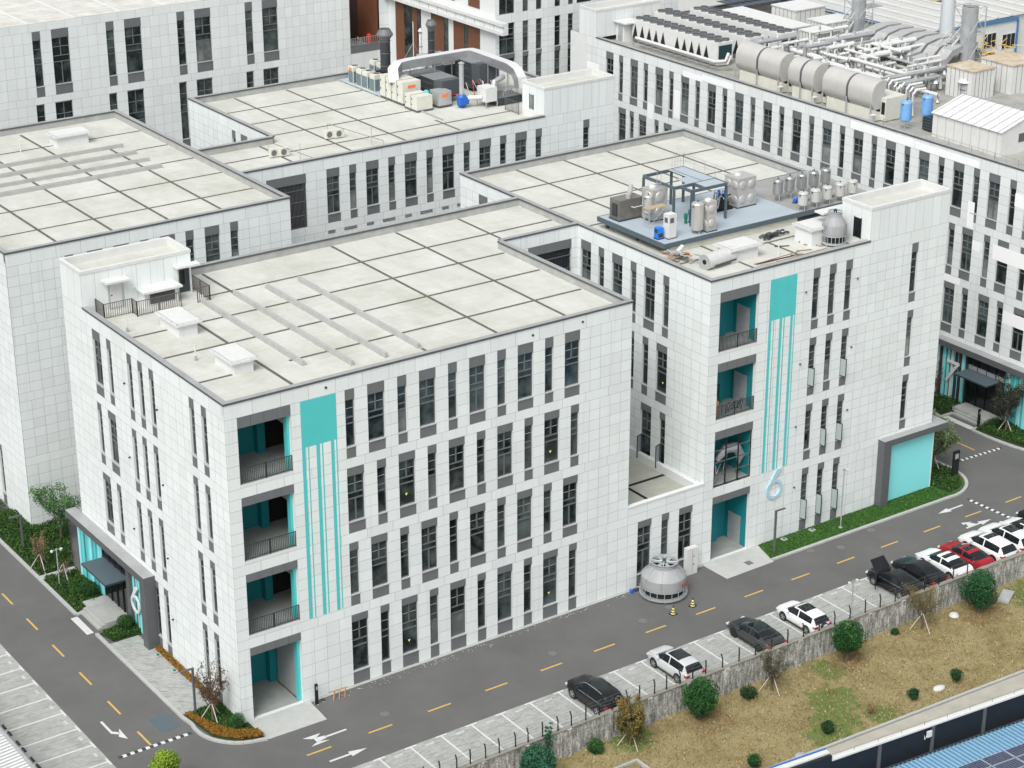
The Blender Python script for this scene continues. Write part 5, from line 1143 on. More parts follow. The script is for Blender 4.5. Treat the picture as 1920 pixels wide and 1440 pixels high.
b = MB(); x, y = SX.x-2.9, SX.y-5.2; b.box((x-.8, y-.6, 23.4), (x+.8, y+.6, 25.1), BLK); b.tube([(x, y, 24.3), (x+1.6, y-1.4, 24.4)], .35, BLK, 12); settle(tag(b.build('fan_box'), 'black fan box under the thick charcoal exhaust stack', 'fan box'))
S2 = at(809, 100, 25.4)
chim('exhaust_stack', 'slimmer charcoal stack with a conical cowl before the brown wall', S2.x, S2.y, 25.3, .36, 3.6, DKM)
b = MB(); b.box((S2.x-1.3, S2.y-.9, 24.3), (S2.x+1.6, S2.y+.9, 25.3), CONC); b.box((S2.x-1.2, S2.y-.8, 23.3), (S2.x-.9, S2.y-.5, 24.3), GREYP); b.box((S2.x+1.2, S2.y-.8, 23.3), (S2.x+1.5, S2.y-.5, 24.3), GREYP); settle(tag(b.build('fan_box'), 'pale grey fan box beneath the slimmer charcoal stack', 'fan box'))
S3 = at(775, 117, 23.5); vp = chim('vent_pipe', 'tall thin white pipe with a pointed cap before the brown panels', S3.x, S3.y-1.5, 23.3, .16, 5.2, WMET, False, 'vent pipe')
b = MB(); b.lathe([(.28, 3.85), (.02, 4.2)], WMET, (0, 0, 0), 12); b.build('cap', vp)
b = MB(); S4 = at(757, 118, 23.4); b.tube([(S4.x, S4.y-2, 23.3), (S4.x, S4.y-2, 28.2)], .05, WMET, 6)
for dx, dy in ((-1.5, .5), (1.5, .3)): b.tube([(S4.x, S4.y-2, 26), (S4.x+dx, S4.y-2+dy, 23.4)], .015, GALV, 4)
settle(tag(b.build('mast'), 'thin white lightning mast with guy wires left of the white pipe', 'mast'))
b = MB(); b.lathe([(.24, 1.3), (.24, 4.35), (.34, 4.45), (.05, 4.6)], GALV, (54.6, 54.4, ZE), 16); b.lathe([(.3, .1), (.3, .5)], GALV, (54.6, 54.4, ZE), 16)
t = thing('vertical_stack', 'tall silver stack rising from the blue fan on the background roof', 'stack'); b.build('stack_pipe', t)
b = MB(); b.lathe([(.35, 0), (.48, .2), (.48, 1.0), (.3, 1.25)], mat('fan_blue', (.02, .12, .45), .4), (54.6, 54.4, ZE+.1), 16); b.box((54.1, 53.8, ZE+.4), (55.1, 54.0, ZE+1.1), MT['fan_blue']); b.build('blue_fan', t); settle(t)
t = thing('filter_box', 'white faceted filter box on a stand linked to the blue fan', 'filter box'); b = MB(); x, y = 56.3, 53.4
b.poly([(x, y-.8), (x+1.3, y-.8), (x+1.3, y+.8), (x, y+.8)], ZE+.6, ZE+2.0, WMET); b.build('casing', t); b = MB(); b.tube([(x, y, ZE+1.0), (x-1.3, y+.6, ZE+1.0)], .22, WMET, 12); b.tube([(x+1.3, y, ZE+1.2), (x+1.9, y+.6, ZE+2.1), (x+3.4, y+1.2, ZE+2.3)], .28, GALV, 12); b.build('pipes', t)
b = MB()
for dx in (0, 1.3):
    for dy in (-.8, .8): b.box((x+dx-.04, y+dy-.04, ZE), (x+dx+.04, y+dy+.04, ZE+.6), GALV)
b.build('stand', t); settle(t)
b = MB(); b.box((50.35, 51.4, ZE), (50.47, 62.1, ZE+.16), CONC); settle(tag(b.build('roof_kerb'), 'thin concrete kerb along the plant on the background roof', 'kerb'))
b = MB(); r = random.Random(12)
for i in range(9): x = 56.8+i*.35; b.tube([(x, 55.5+r.random(), ZE), (x+r.uniform(-.5, .5), 56.5+r.random(), ZE+1.6)], .03, r.choice([GALV, GALV, RED]), 5)
tag(b.build('angle_supports'), 'jumble of thin grey and red angle frames below the duct', 'metal frame')
# small condensers with angle posts near the front parapet
cu = thing('condenser', 'weathered white condenser box near the inner corner of the background roof', 'air conditioner', group='weathered condensers on the background roof')
b = MB(); b.box((0, 0, .1), (.95, .4, .85), CREAM); b.build('casing', cu); b = MB(); b.lathe([(.28, 0), (.28, .02)], GREYP, n=16); o = b.build('fan_grille', cu); o.matrix_local = Matrix.Translation((.35, -.001, .48))@Matrix.Rotation(math.pi/2, 4, 'X'); cu.location = (30.6, 49.5, ZR)
dup(cu, (31.5, 49.3, ZR)); c_ = dup(cu, (37.8, 51.9, ZR)); c_['label'] = 'weathered white condenser box under the raised pipe near the roof joint'; c_ = dup(cu, (38.7, 51.7, ZR)); c_['label'] = 'weathered white condenser box beside the thin upright post'
for (x, y, xa, ya), lab in (((31.3, 51.2, 33.3, 46.6), 'thin rusty pipe frame leaning by the two condensers near the roof notch'), ((38.8, 53.4, 41.4, 47.6), 'thin rusty pipe frame beside the condensers further along the roof')):
    b = MB(); b.tube([(x, y, ZR), (x, y, ZR+1.1), (xa, ya, ZR+.35), (xa, ya, ZR)], .035, WOOD, 6); b.tube([(xa-1, ya+.5, ZR), (xa-1, ya+.5, ZR+1.7)], .035, GALV, 6); tag(b.build('angle_stand'), lab, 'pipe stand')

# ================================================================ ROOFTOP PLANT, BUILDING 7
Z7 = ZR
def chiller(label, x0, ya, yb, z, first=True):
    t = thing('chiller', label, 'chiller', group='long white chillers on the right roof'); b = MB(); w_ = 2.1
    n = 12; d = (ya-yb)/n
    b.box((x0, yb, z+.5), (x0+w_, ya, z+2.5), WMET); b.box((x0+.15, yb-.02, z+.7), (x0+w_-.15, yb-.001, z+2.2), mat('coil_dark_teal', (.015, .045, .05), .5)); b.box((x0+.1, yb+.1, z), (x0+w_-.1, ya, z+.5), GREYP)
    for k in range(n):
        y0 = ya-k*d
        for xx in (x0, x0+w_-.06):
            # white side with black triangular gaps: white inverted trapezoid panels
            if xx == x0 and k not in (5, 11):
                b.face([(xx-.03, y0-d*.12, z+.5), (xx-.03, y0-d*.88, z+.5), (xx-.03, y0-d*.5, z+2.0)], BLK)
    b.build('casing', t)
    for k in range(n):
        for s in (.55, 1.55):
            b = MB(); y = ya-(k+.5)*d; c = (x0+s, y, z+2.5)
            b.lathe([(d*.33, 0), (d*.35, .22), (d*.31, .22), (d*.30, .02)], GREYP, c, 16, False); b.lathe([(d*.305, .15), (d*.305, .16)], DKM, c, 16); b.build('fan', t)
    return settle(t)
chiller('long white chiller nearest the roof edge, V shaped coils showing', 85.5, 66.8, 52.2, 23.4); chiller('long white chiller in the middle of the three rows', 89.7, 68.2, 52.0, 23.4); chiller('long white chiller farthest back of the three rows', 93.8, 66.9, 51.6, 23.4)
def drum(label, y0, y1):
    t = thing('scrubber', label, 'scrubber', group='grey rounded scrubbers along the right roof edge'); xc = 84.75; b = MB(); n = 18; zc = 25.75; Rr = 1.35
    def sect(y):
        pts = []
        for k in range(n+1):
            a = -math.pi/2-.15+ (math.pi+.3)*(-k/n) ; pts.append((xc+Rr*math.cos(a)*1.0, y, zc+Rr*.95*math.sin(a)+(.25 if math.sin(a) > 0 else -.25)))
        return pts
    G = mat('scrubber_grey', (.48, .475, .45), .45, (.42, .415, .395), 1.2)
    ym = (y0+y1)/2
    for a, c in ((y0, ym-.12), (ym+.12, y1)): b.grid([sect(a), sect(c)], G, False, True); b.face(sect(a), G); b.face(sect(c)[::-1], G)
    b.build('drum_cover', t); b = MB(); b.grid([[(p[0]*1.0-(.04 if p[0] < xc else -.0), ym-.12, p[2]) for p in sect(0)], [(p[0]-(.04 if p[0] < xc else 0), ym+.12, p[2]) for p in sect(0)]], GREYD); b.build('centre_band', t)
    b = MB(); b.box((84.7, y0-.6, Z7+.1), (87.4, y1+.3, 25.6), CREAM); b.box((83.7, y0, Z7+.1), (84.69, y1-.4, 24.5), CREAM); b.build('unit_body', t)
    b = MB()
    for y in (y0+.1, ym, y1-.1): b.box((83.35, y-.05, Z7), (83.45, y+.05, 25.2), GALV)
    for k in range(4): b.tube([(83.3, y0-.3+k*.12, Z7), (83.3, y0-.3+k*.12, Z7+.8), (83.8, y0-.3+k*.12, Z7+.8)], .05, WMET, 6)
    b.box((84.69, y0-.5, 24.0), (84.7, y0-.05, 25.2), BLK); b.build('brackets', t); return settle(t)
drum('grey double drum scrubber nearest the chillers', 40.2, 46.9); drum('grey double drum scrubber, middle of the three', 35.2, 38.9); drum('grey double drum scrubber nearest the blue tanks', 27.0, 33.9)
b = MB()
for k in range(2):
    z = 24.4-.3*k; x = 84.1+.35*k; b.tube([(x, 64.3, z), (x, 51.0, z), (x+.8, 50.2, z+.1), (x+1.2, 50.2, z+.9)], .17, WMET, 12)
for k in range(12): b.bar((83.4, 64-k*1.2, Z7+.6), (85.2, 64-k*1.2, Z7+.6), .06, .06, GALV); b.bar((83.5, 64-k*1.2, Z7), (83.5, 64-k*1.2, Z7+.6), .06, .06, GALV)
tag(b.build('pipe_run'), 'pair of white insulated pipes along the right roof edge before the chillers', 'pipe run')
r = random.Random(77)
FAR = []
for i in range(70):
    x0 = r.uniform(87.8, 100); y0 = r.uniform(30, 50.5); ln = r.uniform(3, 8); z = Z7+r.choice([.9, 1.3, 1.7, 2.1, 2.5]); rad = r.choice([.15, .2, .28]); ax = r.random() < .62
    p0 = Vector((x0, y0, z)); p1_ = p0+(Vector((ln, 0, 0)) if ax else Vector((0, -ln, 0))); b = MB()
    b.tube([(p0.x, p0.y, Z7+.2), p0, p1_, (p1_.x, p1_.y, z-.7)], rad, r.choice([WMET, WMET, GALV]), 8)
    for t_ in (.25, .6): c = p0.lerp(p1_, t_); b.tube([c, c+Vector((0, 0, .55))], rad*.7, r.choice([WMET, GALV]), 6); b.bar((c.x, c.y, Z7), c, .06, .06, GREYP)
    settle(tag(b.build('insulated_pipe'), 'white insulated pipe in the tangle of pipework on the right roof', 'pipe', 'white insulated pipes on the right roof'))
for i in range(10):
    y = 31.5+i*.55; b = MB(); x0 = 87.9+.1*(i % 3); h = 2.7+.12*(i % 4); b.tube([(x0, y-5.5, Z7+.3), (x0, y-5.5, Z7+h-.3), (x0+.3, y-5.5, Z7+h), (x0+1.6+.2*i, y-5.5, Z7+h)], .13, GALV if i % 2 else WMET, 10)
    settle(tag(b.build('riser_pipe'), 'upright silver riser pipe behind the last drum scrubber', 'pipe', 'upright riser pipes by the last drum'))
for i in range(7):
    y = 37.0+i*1.9; b = MB(); x0 = 101.2; duct(b, [(x0, y, 24.4), (x0+2, y+.1, 24.6), (x0+3.2, y+.5, 25.2), (x0+5.5, y+1.2, 25.3), (x0+8, y+1.4, 25.2)], 1.35, .7, mat('dull_duct', (.50, .51, .50), .5, (.36, .365, .36), 1.2, metal=.2)); settle(tag(b.build('flat_duct'), 'flat grey galvanised duct, one of a bundle beyond the white pipes', 'duct', 'bundle of flat grey ducts on the right roof'))
LBL = ['rust stained cream cabinet with a flat roof, left of the two by the round tank', 'rust stained cream cabinet at the right edge of the photo', 'white cabinet behind the staircase stack', 'long white cabinet beyond the farthest chiller', 'white plant box at the far end of the right roof', 'pale plant box beside the far stack']
RST = mat('rusty_lid', (.56, .52, .44), .8, (.40, .30, .17), .9, .35)
for i, (x0, y0, x1, y1, z0, h) in enumerate(((97.2, 27.2, 100.4, 30.6, Z7, 2.9), (102.3, 26.6, 106.5, 30.8, Z7, 2.9), (102.2, 53.5, 106.6, 56.5, Z7, 2.2), (98.3, 55, 101.2, 66.5, Z7, 1.9), (103.5, 60, 108, 64, Z7, 2.3), (98.5, 50.9, 101.8, 53.8, Z7, 2.0))):
    t = thing('plant_cabinet', LBL[i], 'plant cabinet'); b = MB(); b.box((x0, y0, z0), (x1, y1, z0+h), WMET); b.build('casing', t); b = MB(); b.box((x0-.1, y0-.1, z0+h), (x1+.1, y1+.1, z0+h+.12), RST if i < 2 else WMET); b.build('lid', t)
    b = MB()
    for k in range(1, 6): b.box((x0-.02, y0+(y1-y0)*k/6-.02, z0), (x0-.001, y0+(y1-y0)*k/6+.02, z0+h), GREYP); b.box((x0+(x1-x0)*k/6-.02, y0-.02, z0), (x0+(x1-x0)*k/6+.02, y0-.001, z0+h), GREYP)
    b.build('seams', t); settle(t)
for lab, x, y in (('pale blue round tank on the roof beside the last drum scrubber', 84.6, 23.6), ('stained mid blue round tank behind the pale blue one', 87.7, 23.9)):
    v = vtank('blue_tank', lab, x, y, Z7+.3, .55, 2.5, .5, BLUT if 'pale' in lab else mat('stained_blue', (.05, .18, .48), .5, (.2, .22, .3), 2))
for lab, x, y in (('dark plastic water box in front of the stained blue tank', 86.3, 21.7), ('dark plastic water box right against the white shed', 87.3, 20.2)):
    t = thing('water_box', lab, 'water tank'); b = MB(); b.box((x-.7, y-.65, Z7+.15), (x+.7, y+.65, Z7+1.35), mat('dark_blue_plastic', (.02, .035, .05), .4)); b.build('tank_body', t); b = MB()
    for k in range(4): b.box((x-.73, y-.68, Z7+.3+k*.27), (x+.73, y+.68, Z7+.34+k*.27), GREYD)
    b.build('cage', t); b = MB(); b.lathe([(.2, 0), (.2, .1)], DKM, (x, y, Z7+1.35), 12); b.build('cap', t); settle(t)
# white pitched shed
sh = thing('roof_shed', 'white shed with a ribbed pitched roof at the right edge of the photo', 'shed'); b = MB(); xa, xb_, ya, yb_ = 84.9, 92.5, 11.9, 20.4; ze, zr = 25.6, 26.7; xm = (xa+xb_)/2
b.face([(xa, yb_, Z7), (xa, ya, Z7), (xa, ya, ze), (xa, yb_, ze)], WMET); b.face([(xa, ya, Z7), (xb_, ya, Z7), (xb_, ya, ze), (xm, ya, zr), (xa, ya, ze)], WMET); b.face([(xb_, ya, Z7), (xb_, yb_, Z7), (xb_, yb_, ze), (xb_, ya, ze)], WMET); b.face([(xb_, yb_, Z7), (xa, yb_, Z7), (xa, yb_, ze), (xm, yb_, zr), (xb_, yb_, ze)], WMET)
b.build('shed_wall', sh); b = MB()
for s in (-1, 1):
    x_e = xa-.2 if s < 0 else xb_+.2; b.face([(x_e, ya-.15, ze-.03), (xm, ya-.15, zr+.05), (xm, yb_+.15, zr+.05), (x_e, yb_+.15, ze-.03)][::(1 if s > 0 else -1)][::-1], WMET)
    for k in range(9): y = ya+.3+k*1.0; b.bar((x_e, y, ze), (xm, y, zr+.08), .05, .05, GALV)
b.build('shed_roof', sh); b = MB(); b.box((87.2, ya-.03, 24.3), (88.3, ya-.001, 25.1), GREYD); b.build('shed_window', sh); b = MB(); b.box((89.3, ya-.03, Z7), (90.2, ya-.001, 25.2), GALV); b.build('shed_door', sh)
b = MB()
for k in range(8): b.box((xa-.01, ya+1.05*k+.5, Z7), (xa-.001, ya+1.05*k+.52, ze), GREYP)
b.build('wall_seams', sh); settle(sh)
b = MB(); railing(b, (82.6, 24.5, Z7), (82.6, 2, Z7), 1.1, GALV, 1.4, .015, 3)
tag(b.build('roof_railing'), 'thin grey railing along the roof edge before the white shed', 'railing')
# stacks with lattice frames
def lattice(label, px, py, zb, r_, h, s):
    p = at(px, py, zb); t = thing('lattice_stack', label, 'stack'); b = MB(); b.lathe([(r_, 0), (r_, h)], GALV, n=24, cap=False); b.lathe([(r_*.95, h-.3), (r_*.95, h-.29)], DRK, n=20); b.build('flue', t); b = MB()
    for dx, dy in ((-s, -s), (s, -s), (-s, s), (s, s)): b.tube([(dx, dy, 0), (dx, dy, h)], .07, GALV, 6)
    nn = int(h/2)
    for k in range(nn+1):
        z = h*k/nn
        for p_, q_ in (((-s, -s), (s, -s)), ((s, -s), (s, s)), ((s, s), (-s, s)), ((-s, s), (-s, -s))):
            b.tube([(*p_, z), (*q_, z)], .04, GALV, 5)
            if k < nn: b.tube([(*p_, z), (*q_, z+h/nn)], .035, GALV, 5)
    b.build('lattice_frame', t); t.location = p; return t, p
lattice('thick galvanised stack in a lattice frame at the right, nearest the cream cabinets', 1812, 112, 24, .85, 5.7, 1.15); lattice('galvanised stack in a lattice frame cut off by the top of the photo', 1607, 64, 24, .8, 12, 1.1)
p = at(1772, 88, 22); b = MB(); b.lathe([(.78, 0), (.78, 6), (.7, 6.1), (.7, 22)], mat('pale_stack', (.55, .58, .60), .5), p, 24); settle(tag(b.build('tall_stack'), 'smooth pale grey tall stack between the lattice stacks', 'stack'))
def stairs(label, a, c, w_=1.1):
    t = thing('steel_stair', label, 'stair'); a, c = Vector(a), Vector(c); n = 14; b = MB(); s = Vector((0, w_, 0))
    b.bar(a, c, .06, .25, WMET); b.bar(a+s, c+s, .06, .25, WMET)
    for k in range(n): p_ = a.lerp(c, (k+.5)/n); b.box((p_.x-.12, p_.y, p_.z), (p_.x+.12, p_.y+w_, p_.z+.03), GALV)
    b.build('stair_flight', t); b = MB()
    for o_ in (Vector((0, 0, 0)), s):
        b.tube([a+o_+Vector((0, 0, 1)), c+o_+Vector((0, 0, 1)), c+o_+Vector((2.5, 0, 1))], .03, WMET, 5)
        for k in range(8): p_ = a.lerp(c, k/7)+o_; b.tube([p_, p_+Vector((0, 0, 1))], .02, WMET, 5)
    b.build('handrail', t); b = MB(); b.box((c.x, c.y, c.z-.08), (c.x+3, c.y+w_+.6, c.z), GALV); b.build('landing', t); return settle(t)
q1 = at(1746, 128, 23.6); stairs('white steel stair climbing to the right lattice stack', (q1.x, q1.y, 23.4), (q1.x+4.2, q1.y, 26.6)); q2 = at(1572, 78, 23.6); stairs('white steel stair climbing to the far lattice stack', (q2.x, q2.y, 23.4), (q2.x+3.5, q2.y, 26.8))
p = at(1808, 172, 24.0); vs_ = chim('vent_stack', 'short silver vent with a flat cap before the cream cabinets', p.x, p.y, 23.3, .42, 2.2, GALV, False); b = MB(); b.lathe([(.75, 1.7), (.7, 1.82), (.1, 2.1)], WMET, (0, 0, 0), 16); b.build('cap', vs_)
b = MB(); r = random.Random(3); p = at(1862, 96, 24.5)
for k in range(45): a = Vector((p.x+r.gauss(0, 1.5), p.y+r.gauss(0, 1.0), 23.6+r.random()*1.6)); d = Vector((r.gauss(0, 1), r.gauss(0, 1), r.gauss(0, .5))).normalized()*1.2; b.tube([a, a+d], .045, mat('yellow_frame', (.75, .52, .16), .5), 5)
tag(b.build('scaffold_heap'), 'tangle of yellow scaffold tubes in front of the blue trimmed hall', 'scaffold tubes')

# ================================================================ FAR HALL
hl = thing('factory_hall', 'wide white metal roofed hall with blue eaves filling the top right corner', 'building')
WR = mat('ribbed_white_roof', (.56, .56, .54), .5, (.44, .44, .42), 1.6, .5, stretch=(1, .04, 1))
b = MB(); b.face([(157, 91.5, 10), (300, 91.5, 11.5), (300, 330, 11.5), (157, 330, 10)], WR)
for k in range(46): x = 160+3*k; b.box((x, 91.6, 10.05+(x-157)*.0105), (x+.35, 329, 10.3+(x-157)*.0105), WMET, skip='b')
b.build('hall_roof', hl)
b = MB(); b.box((157, 91.2, 0), (176, 91.5, 9.6), WMET); b.box((157, 91.52, 0), (157.2, 330, 9.6), WMET); b.box((176.1, 92, 0), (300, 92.3, 10), WMET); b.build('hall_wall', hl)
BT = mat('blue_trim', (.07, .19, .36), .5)
b = MB(); b.box((156.8, 91.0, 9.6), (176.1, 91.2, 10.15), BT); b.box((156.6, 91.21, 9.6), (156.8, 330, 10.15), BT); b.box((175.9, 90.99, 0), (176.2, 91.19, 9.6), BT); b.build('eaves_trim', hl)
for px in (1854, 1890):
    p = at(px, 76, 91.2, 'y'); b = MB(); b.box((p.x-1.4, 91.1, p.z-1.1), (p.x+1.4, 91.19, p.z+1.1), WMET)
    for k in range(3): b.box((p.x-1.3+k*.9, 91.05, p.z-1.0), (p.x-.55+k*.9, 91.1, p.z+1.0), CARGL)
    b.build('hall_window', hl)
SKY_ = mat('yellowed_skylight', (.52, .47, .30), .5)
for x, y0, y1 in ((172, 104, 128), (186, 108, 140), (197, 104, 130), (212, 120, 160), (180, 140, 175)):
    b = MB(); z = 10.35+(x-157)*.0105; b.poly([(x, y0), (x+2.6, y0), (x+2.6, y1), (x, y1)], z, z+.35, SKY_); b.build('skylight', hl)
for k in range(9):
    b = MB(); b.lathe([(.3, 0), (.45, .3), (.45, .6), (.1, .8)], DKM, (186+k*1.7, 96+k*1.2, 10.5+(30+k*1.7)*.0105), 10); b.build('roof_ventilator', hl)
b = MB()
for i in range(4):
    for j in range(10): b.box((101+j*1.1, 67.4-.0+i*1.75, 25.0+.15*i), (102+j*1.1, 69.0+i*1.75, 25.05+.15*i), mat('solar_dark', (.02, .03, .05), .3))
settle(tag(b.build('solar_array'), 'dark solar panels at the far corner of the right roof', 'solar panels'))
for n_, (px, py) in enumerate(((1648, 48), (1716, 62))):
    pass

# ================================================================ CARS
def lerp_tab(tab, y):
    for (a, va), (c, vc) in zip(tab, tab[1:]):
        if y <= c:
            t = (y-a)/(c-a) if c > a else 0; return va+(vc-va)*t
    return tab[-1][1]
STY = {
 'sedan': dict(L=4.75, W=1.83, top=[(-2.37, .62), (-2.28, .92), (-2.1, 1.02), (-1.75, 1.08), (-.95, 1.38), (-.4, 1.45), (.25, 1.44), (1.1, 1.05), (1.7, .98), (2.15, .85), (2.3, .70), (2.37, .5)],
               belt=[(-2.37, .55), (-2.2, .88), (-1.8, .95), (.9, .90), (1.6, .84), (2.2, .68), (2.37, .45)], ws=(.25, 1.12), rw=(-1.78, -.95), side=(-1.45, .85)),
 'fast': dict(L=4.7, W=1.88, top=[(-2.35, .6), (-2.28, .95), (-2.15, 1.10), (-1.9, 1.14), (-.9, 1.38), (-.2, 1.44), (.3, 1.41), (1.25, 1.0), (1.7, .93), (2.15, .78), (2.3, .64), (2.35, .45)],
               belt=[(-2.35, .55), (-2.2, .9), (-1.6, .95), (.9, .88), (1.6, .82), (2.2, .62), (2.35, .42)], ws=(.3, 1.27), rw=(-1.92, -.95), side=(-1.3, .95)),
 'suv': dict(L=4.65, W=1.86, top=[(-2.32, .75), (-2.28, 1.05), (-2.22, 1.15), (-1.85, 1.55), (-1.4, 1.63), (0, 1.67), (.35, 1.63), (1.15, 1.13), (1.7, 1.07), (2.15, .95), (2.3, .8), (2.34, .55)],
               belt=[(-2.32, .7), (-2.2, 1.02), (.9, .98), (1.6, .93), (2.2, .78), (2.34, .5)], ws=(.35, 1.17), rw=(-2.22, -1.83), side=(-1.75, .95)),
}
def paint(name, c, metal=0.0): 
    m = mat('paint_'+name, c, .3, metal=metal, spec=.35)
    p = m.node_tree.nodes['Principled BSDF']; p.inputs['Coat Weight'].default_value = .15; p.inputs['Coat Roughness'].default_value = .05; return m
TYRE = mat('tyre_rubber', (.02, .02, .02), .85); RIM = mat('alloy_rim', (.45, .46, .47), .3, metal=.7); TAIL = mat('tail_lamp', (.42, .02, .02), .25); HEADL = mat('head_lamp', (.6, .63, .65), .15); PLATE = mat('green_plate', (.45, .68, .52), .5); PLB = mat('blue_plate', (.03, .12, .45), .5)
def car(name, label, style, pm, x, y, rz=0, sunroof=None, rails=False, chrome=False, spare=False, open_front=False, group='cars parked along the wall', spoiler=False, plate=PLB, s=1.0, darkrims=False):
    S = STY[style]; t = thing(name, label, 'car', group=group); L, W = S['L'], S['W']; hw = W/2
    ys = sorted(set([round(v, 3) for v in [-L/2+.0, -L/2+.04]+[-L/2+.1+.115*k for k in range(int((L-.2)/.115)+1)]+[L/2-.04, L/2]+list(S['ws'])+list(S['rw'])+list(S['side'])+[-.32, -.22]+[q[0] for q in S['top']]]))
    ys = [v for i, v in enumerate(ys) if i == 0 or v-ys[i-1] > .02]
    def sm(tab, v): return (lerp_tab(tab, v-.09)+lerp_tab(tab, v)*2+lerp_tab(tab, v+.09))/4
    def sec(v):
        u = abs(v)/(L/2); w_ = hw*(1-.13*max(0, (u-.72)/.28)**2-.06*max(0, (u-.5)/.5)**2)
        if v > 0: w_ *= 1-.06*max(0, u-.6)/.4
        zb, zt = sm(S['belt'], v), max(sm(S['top'], v), sm(S['belt'], v)+.02); h = zt-zb; cab = min(1, max(0, (h-.12)/.35))
        wr = w_*(.93-.20*cab); lo = .2+.12*max(0, (u-.85)/.15)
        q_ = [(0, lo), (w_*.86, lo), (w_*.97, lo+.1), (w_, min(.52, zb-.1)), (w_*.995, (zb+min(.52, zb-.1))/2+.02), (w_*.955, zb), (w_*.94-.03*cab, zb+.04*cab)]
        q_ += [(wr+(w_*.9-wr)*.32*cab, zb+h*(.62 if cab > .3 else .45)), (wr, zb+h*.86), (wr*.9, zb+h*.955), (wr*.5, zb+h*.993), (0, zt)]
        return q_
    secs = [sec(v) for v in ys]; n = len(secs[0]); parts = {}
    def put(key, m, f): parts.setdefault(key, (MB(), m))[0].face(f, m, True)
    def shr(f): return f
    for i in range(len(ys)-1):
        ya, yb_ = ys[i], ys[i+1]; ym = (ya+yb_)/2
        for k in range(n-1):
            key, m = 'body', pm
            if k in (6, 7) and S['side'][0] < ym < S['side'][1] and sm(S['top'], ym)-sm(S['belt'], ym) > .2 and not (-.32 < ym < -.22): key, m = 'side_window', CARGL
            elif k >= 8 and S['ws'][0]+.02 < ym < S['ws'][1]: key, m = 'windscreen', CARGL
            elif k >= 8 and S['rw'][0] < ym < S['rw'][1]-.02: key, m = 'rear_window', CARGL
            elif sunroof and k >= 9 and sunroof[0] < ym < sunroof[1]: key, m = 'sunroof', CARGL
            for sx in (-1, 1):
                A = [(sx*secs[i][k][0], ya, secs[i][k][1]), (sx*secs[i][k+1][0], ya, secs[i][k+1][1]), (sx*secs[i+1][k+1][0], yb_, secs[i+1][k+1][1]), (sx*secs[i+1][k][0], yb_, secs[i+1][k][1])]
                kk = key if key != 'side_window' else ('side_window' if sx < 0 else 'side_window_far')
                put(kk, m, A if sx < 0 else A[::-1])
    b = parts['body'][0]
    for v, q_, rev in ((ys[0], secs[0], 0), (ys[-1], secs[-1], 1)):
        f = [(-p[0], v, p[1]) for p in q_]+[(p[0], v, p[1]) for p in q_[::-1]]; b.face(f if rev else f[::-1], pm)
    WB = L*.29; wr_ = .335 if style != 'suv' else .36
    for sx in (-1, 1):
        for wy in (-WB, WB): 
            b.tube([(sx*(hw-.25), wy, wr_+.02), (sx*(hw+.006), wy, wr_+.02)], wr_+.055, BLK, 24, sm=False)
    b.bar((-hw-.004, -WB+.45, .27), (-hw-.004, WB-.45, .27), .02, .1, BLK)
    if chrome: b.bar((-hw*.965, S['side'][0], sm(S['belt'], -1)+.02), (-hw*.965, S['side'][1], sm(S['belt'], .9)+.02), .02, .025, CHR)
    for key, (bb, m) in parts.items():
        me = bb.mesh('side_window' if key.startswith('side') else key)
        # merge duplicate corners so that the paint shades smoothly
        import bmesh
        bmm = bmesh.new(); bmm.from_mesh(me); bmesh.ops.remove_doubles(bmm, verts=bmm.verts, dist=.0008); bmm.to_mesh(me); bmm.free(); me.set_sharp_from_angle(angle=R(55))
        lnk('side_window' if key.startswith('side') else key, me, t)
    for sx in (-1, 1):
        for wy in (-WB, WB):
            w_ = MB(); w_.X = Matrix.Translation((sx*(hw-.1), wy, wr_))@Matrix.Rotation(sx*math.pi/2, 4, 'Y')
            w_.lathe([(wr_*.66, .09), (wr_*.95, .125), (wr_, .08), (wr_, -.1)], TYRE, n=24); wo = w_.build('wheel', t)
            w_ = MB(); w_.X = Matrix.Translation((sx*(hw-.1), wy, wr_))@Matrix.Rotation(sx*math.pi/2, 4, 'Y'); RM = RIM if not darkrims else TYRE
            w_.lathe([(wr_*.6, .09), (wr_*.66, .118), (wr_*.62, .121)], RM, n=24, cap=False)
            for k in range(5): a = k*2*math.pi/5; w_.bar((0, 0, .112), (wr_*.63*math.cos(a), wr_*.63*math.sin(a), .112), .065, .02, RM)
            w_.lathe([(.05, .1), (.04, .13)], RM, n=10); w_.build('rim', wo)
    zt_ = sm(S['belt'], -2.1)
    for sx in (-1, 1):
        m_ = MB(); m_.box((sx*(hw*.62), -L/2-.012, zt_-.2), (sx*(hw*.93), -L/2+.1, zt_-.06), TAIL); m_.box((sx*(hw*.93), -L/2+.03, zt_-.2), (sx*(hw*.955), -L/2+.3, zt_-.08), TAIL); m_.build('tail_light', t)
        m_ = MB(); m_.box((sx*(hw*.6), L/2-.22, .62), (sx*(hw*.9), L/2-.04, .72), HEADL); m_.build('headlight', t)
        m_ = MB(); m_.lathe([(.05, -.08), (.11, -.03), (.11, .05), (.06, .09)], pm, (sx*(hw+.06), S['side'][1]-.18, zt_+.06), 10); m_.build('door_mirror', t)
    m_ = MB(); m_.box((-.24, -L/2-.018, .55), (.24, -L/2+.02, .69), plate); m_.build('number_plate', t)
    if rails:
        for sx in (-1, 1): m_ = MB(); m_.tube([(sx*hw*.70, -1.5, 1.62), (sx*hw*.72, -.8, 1.70), (sx*hw*.72, .1, 1.69), (sx*hw*.74, .45, 1.58)], .022, CHR, 6); m_.build('roof_rail', t)
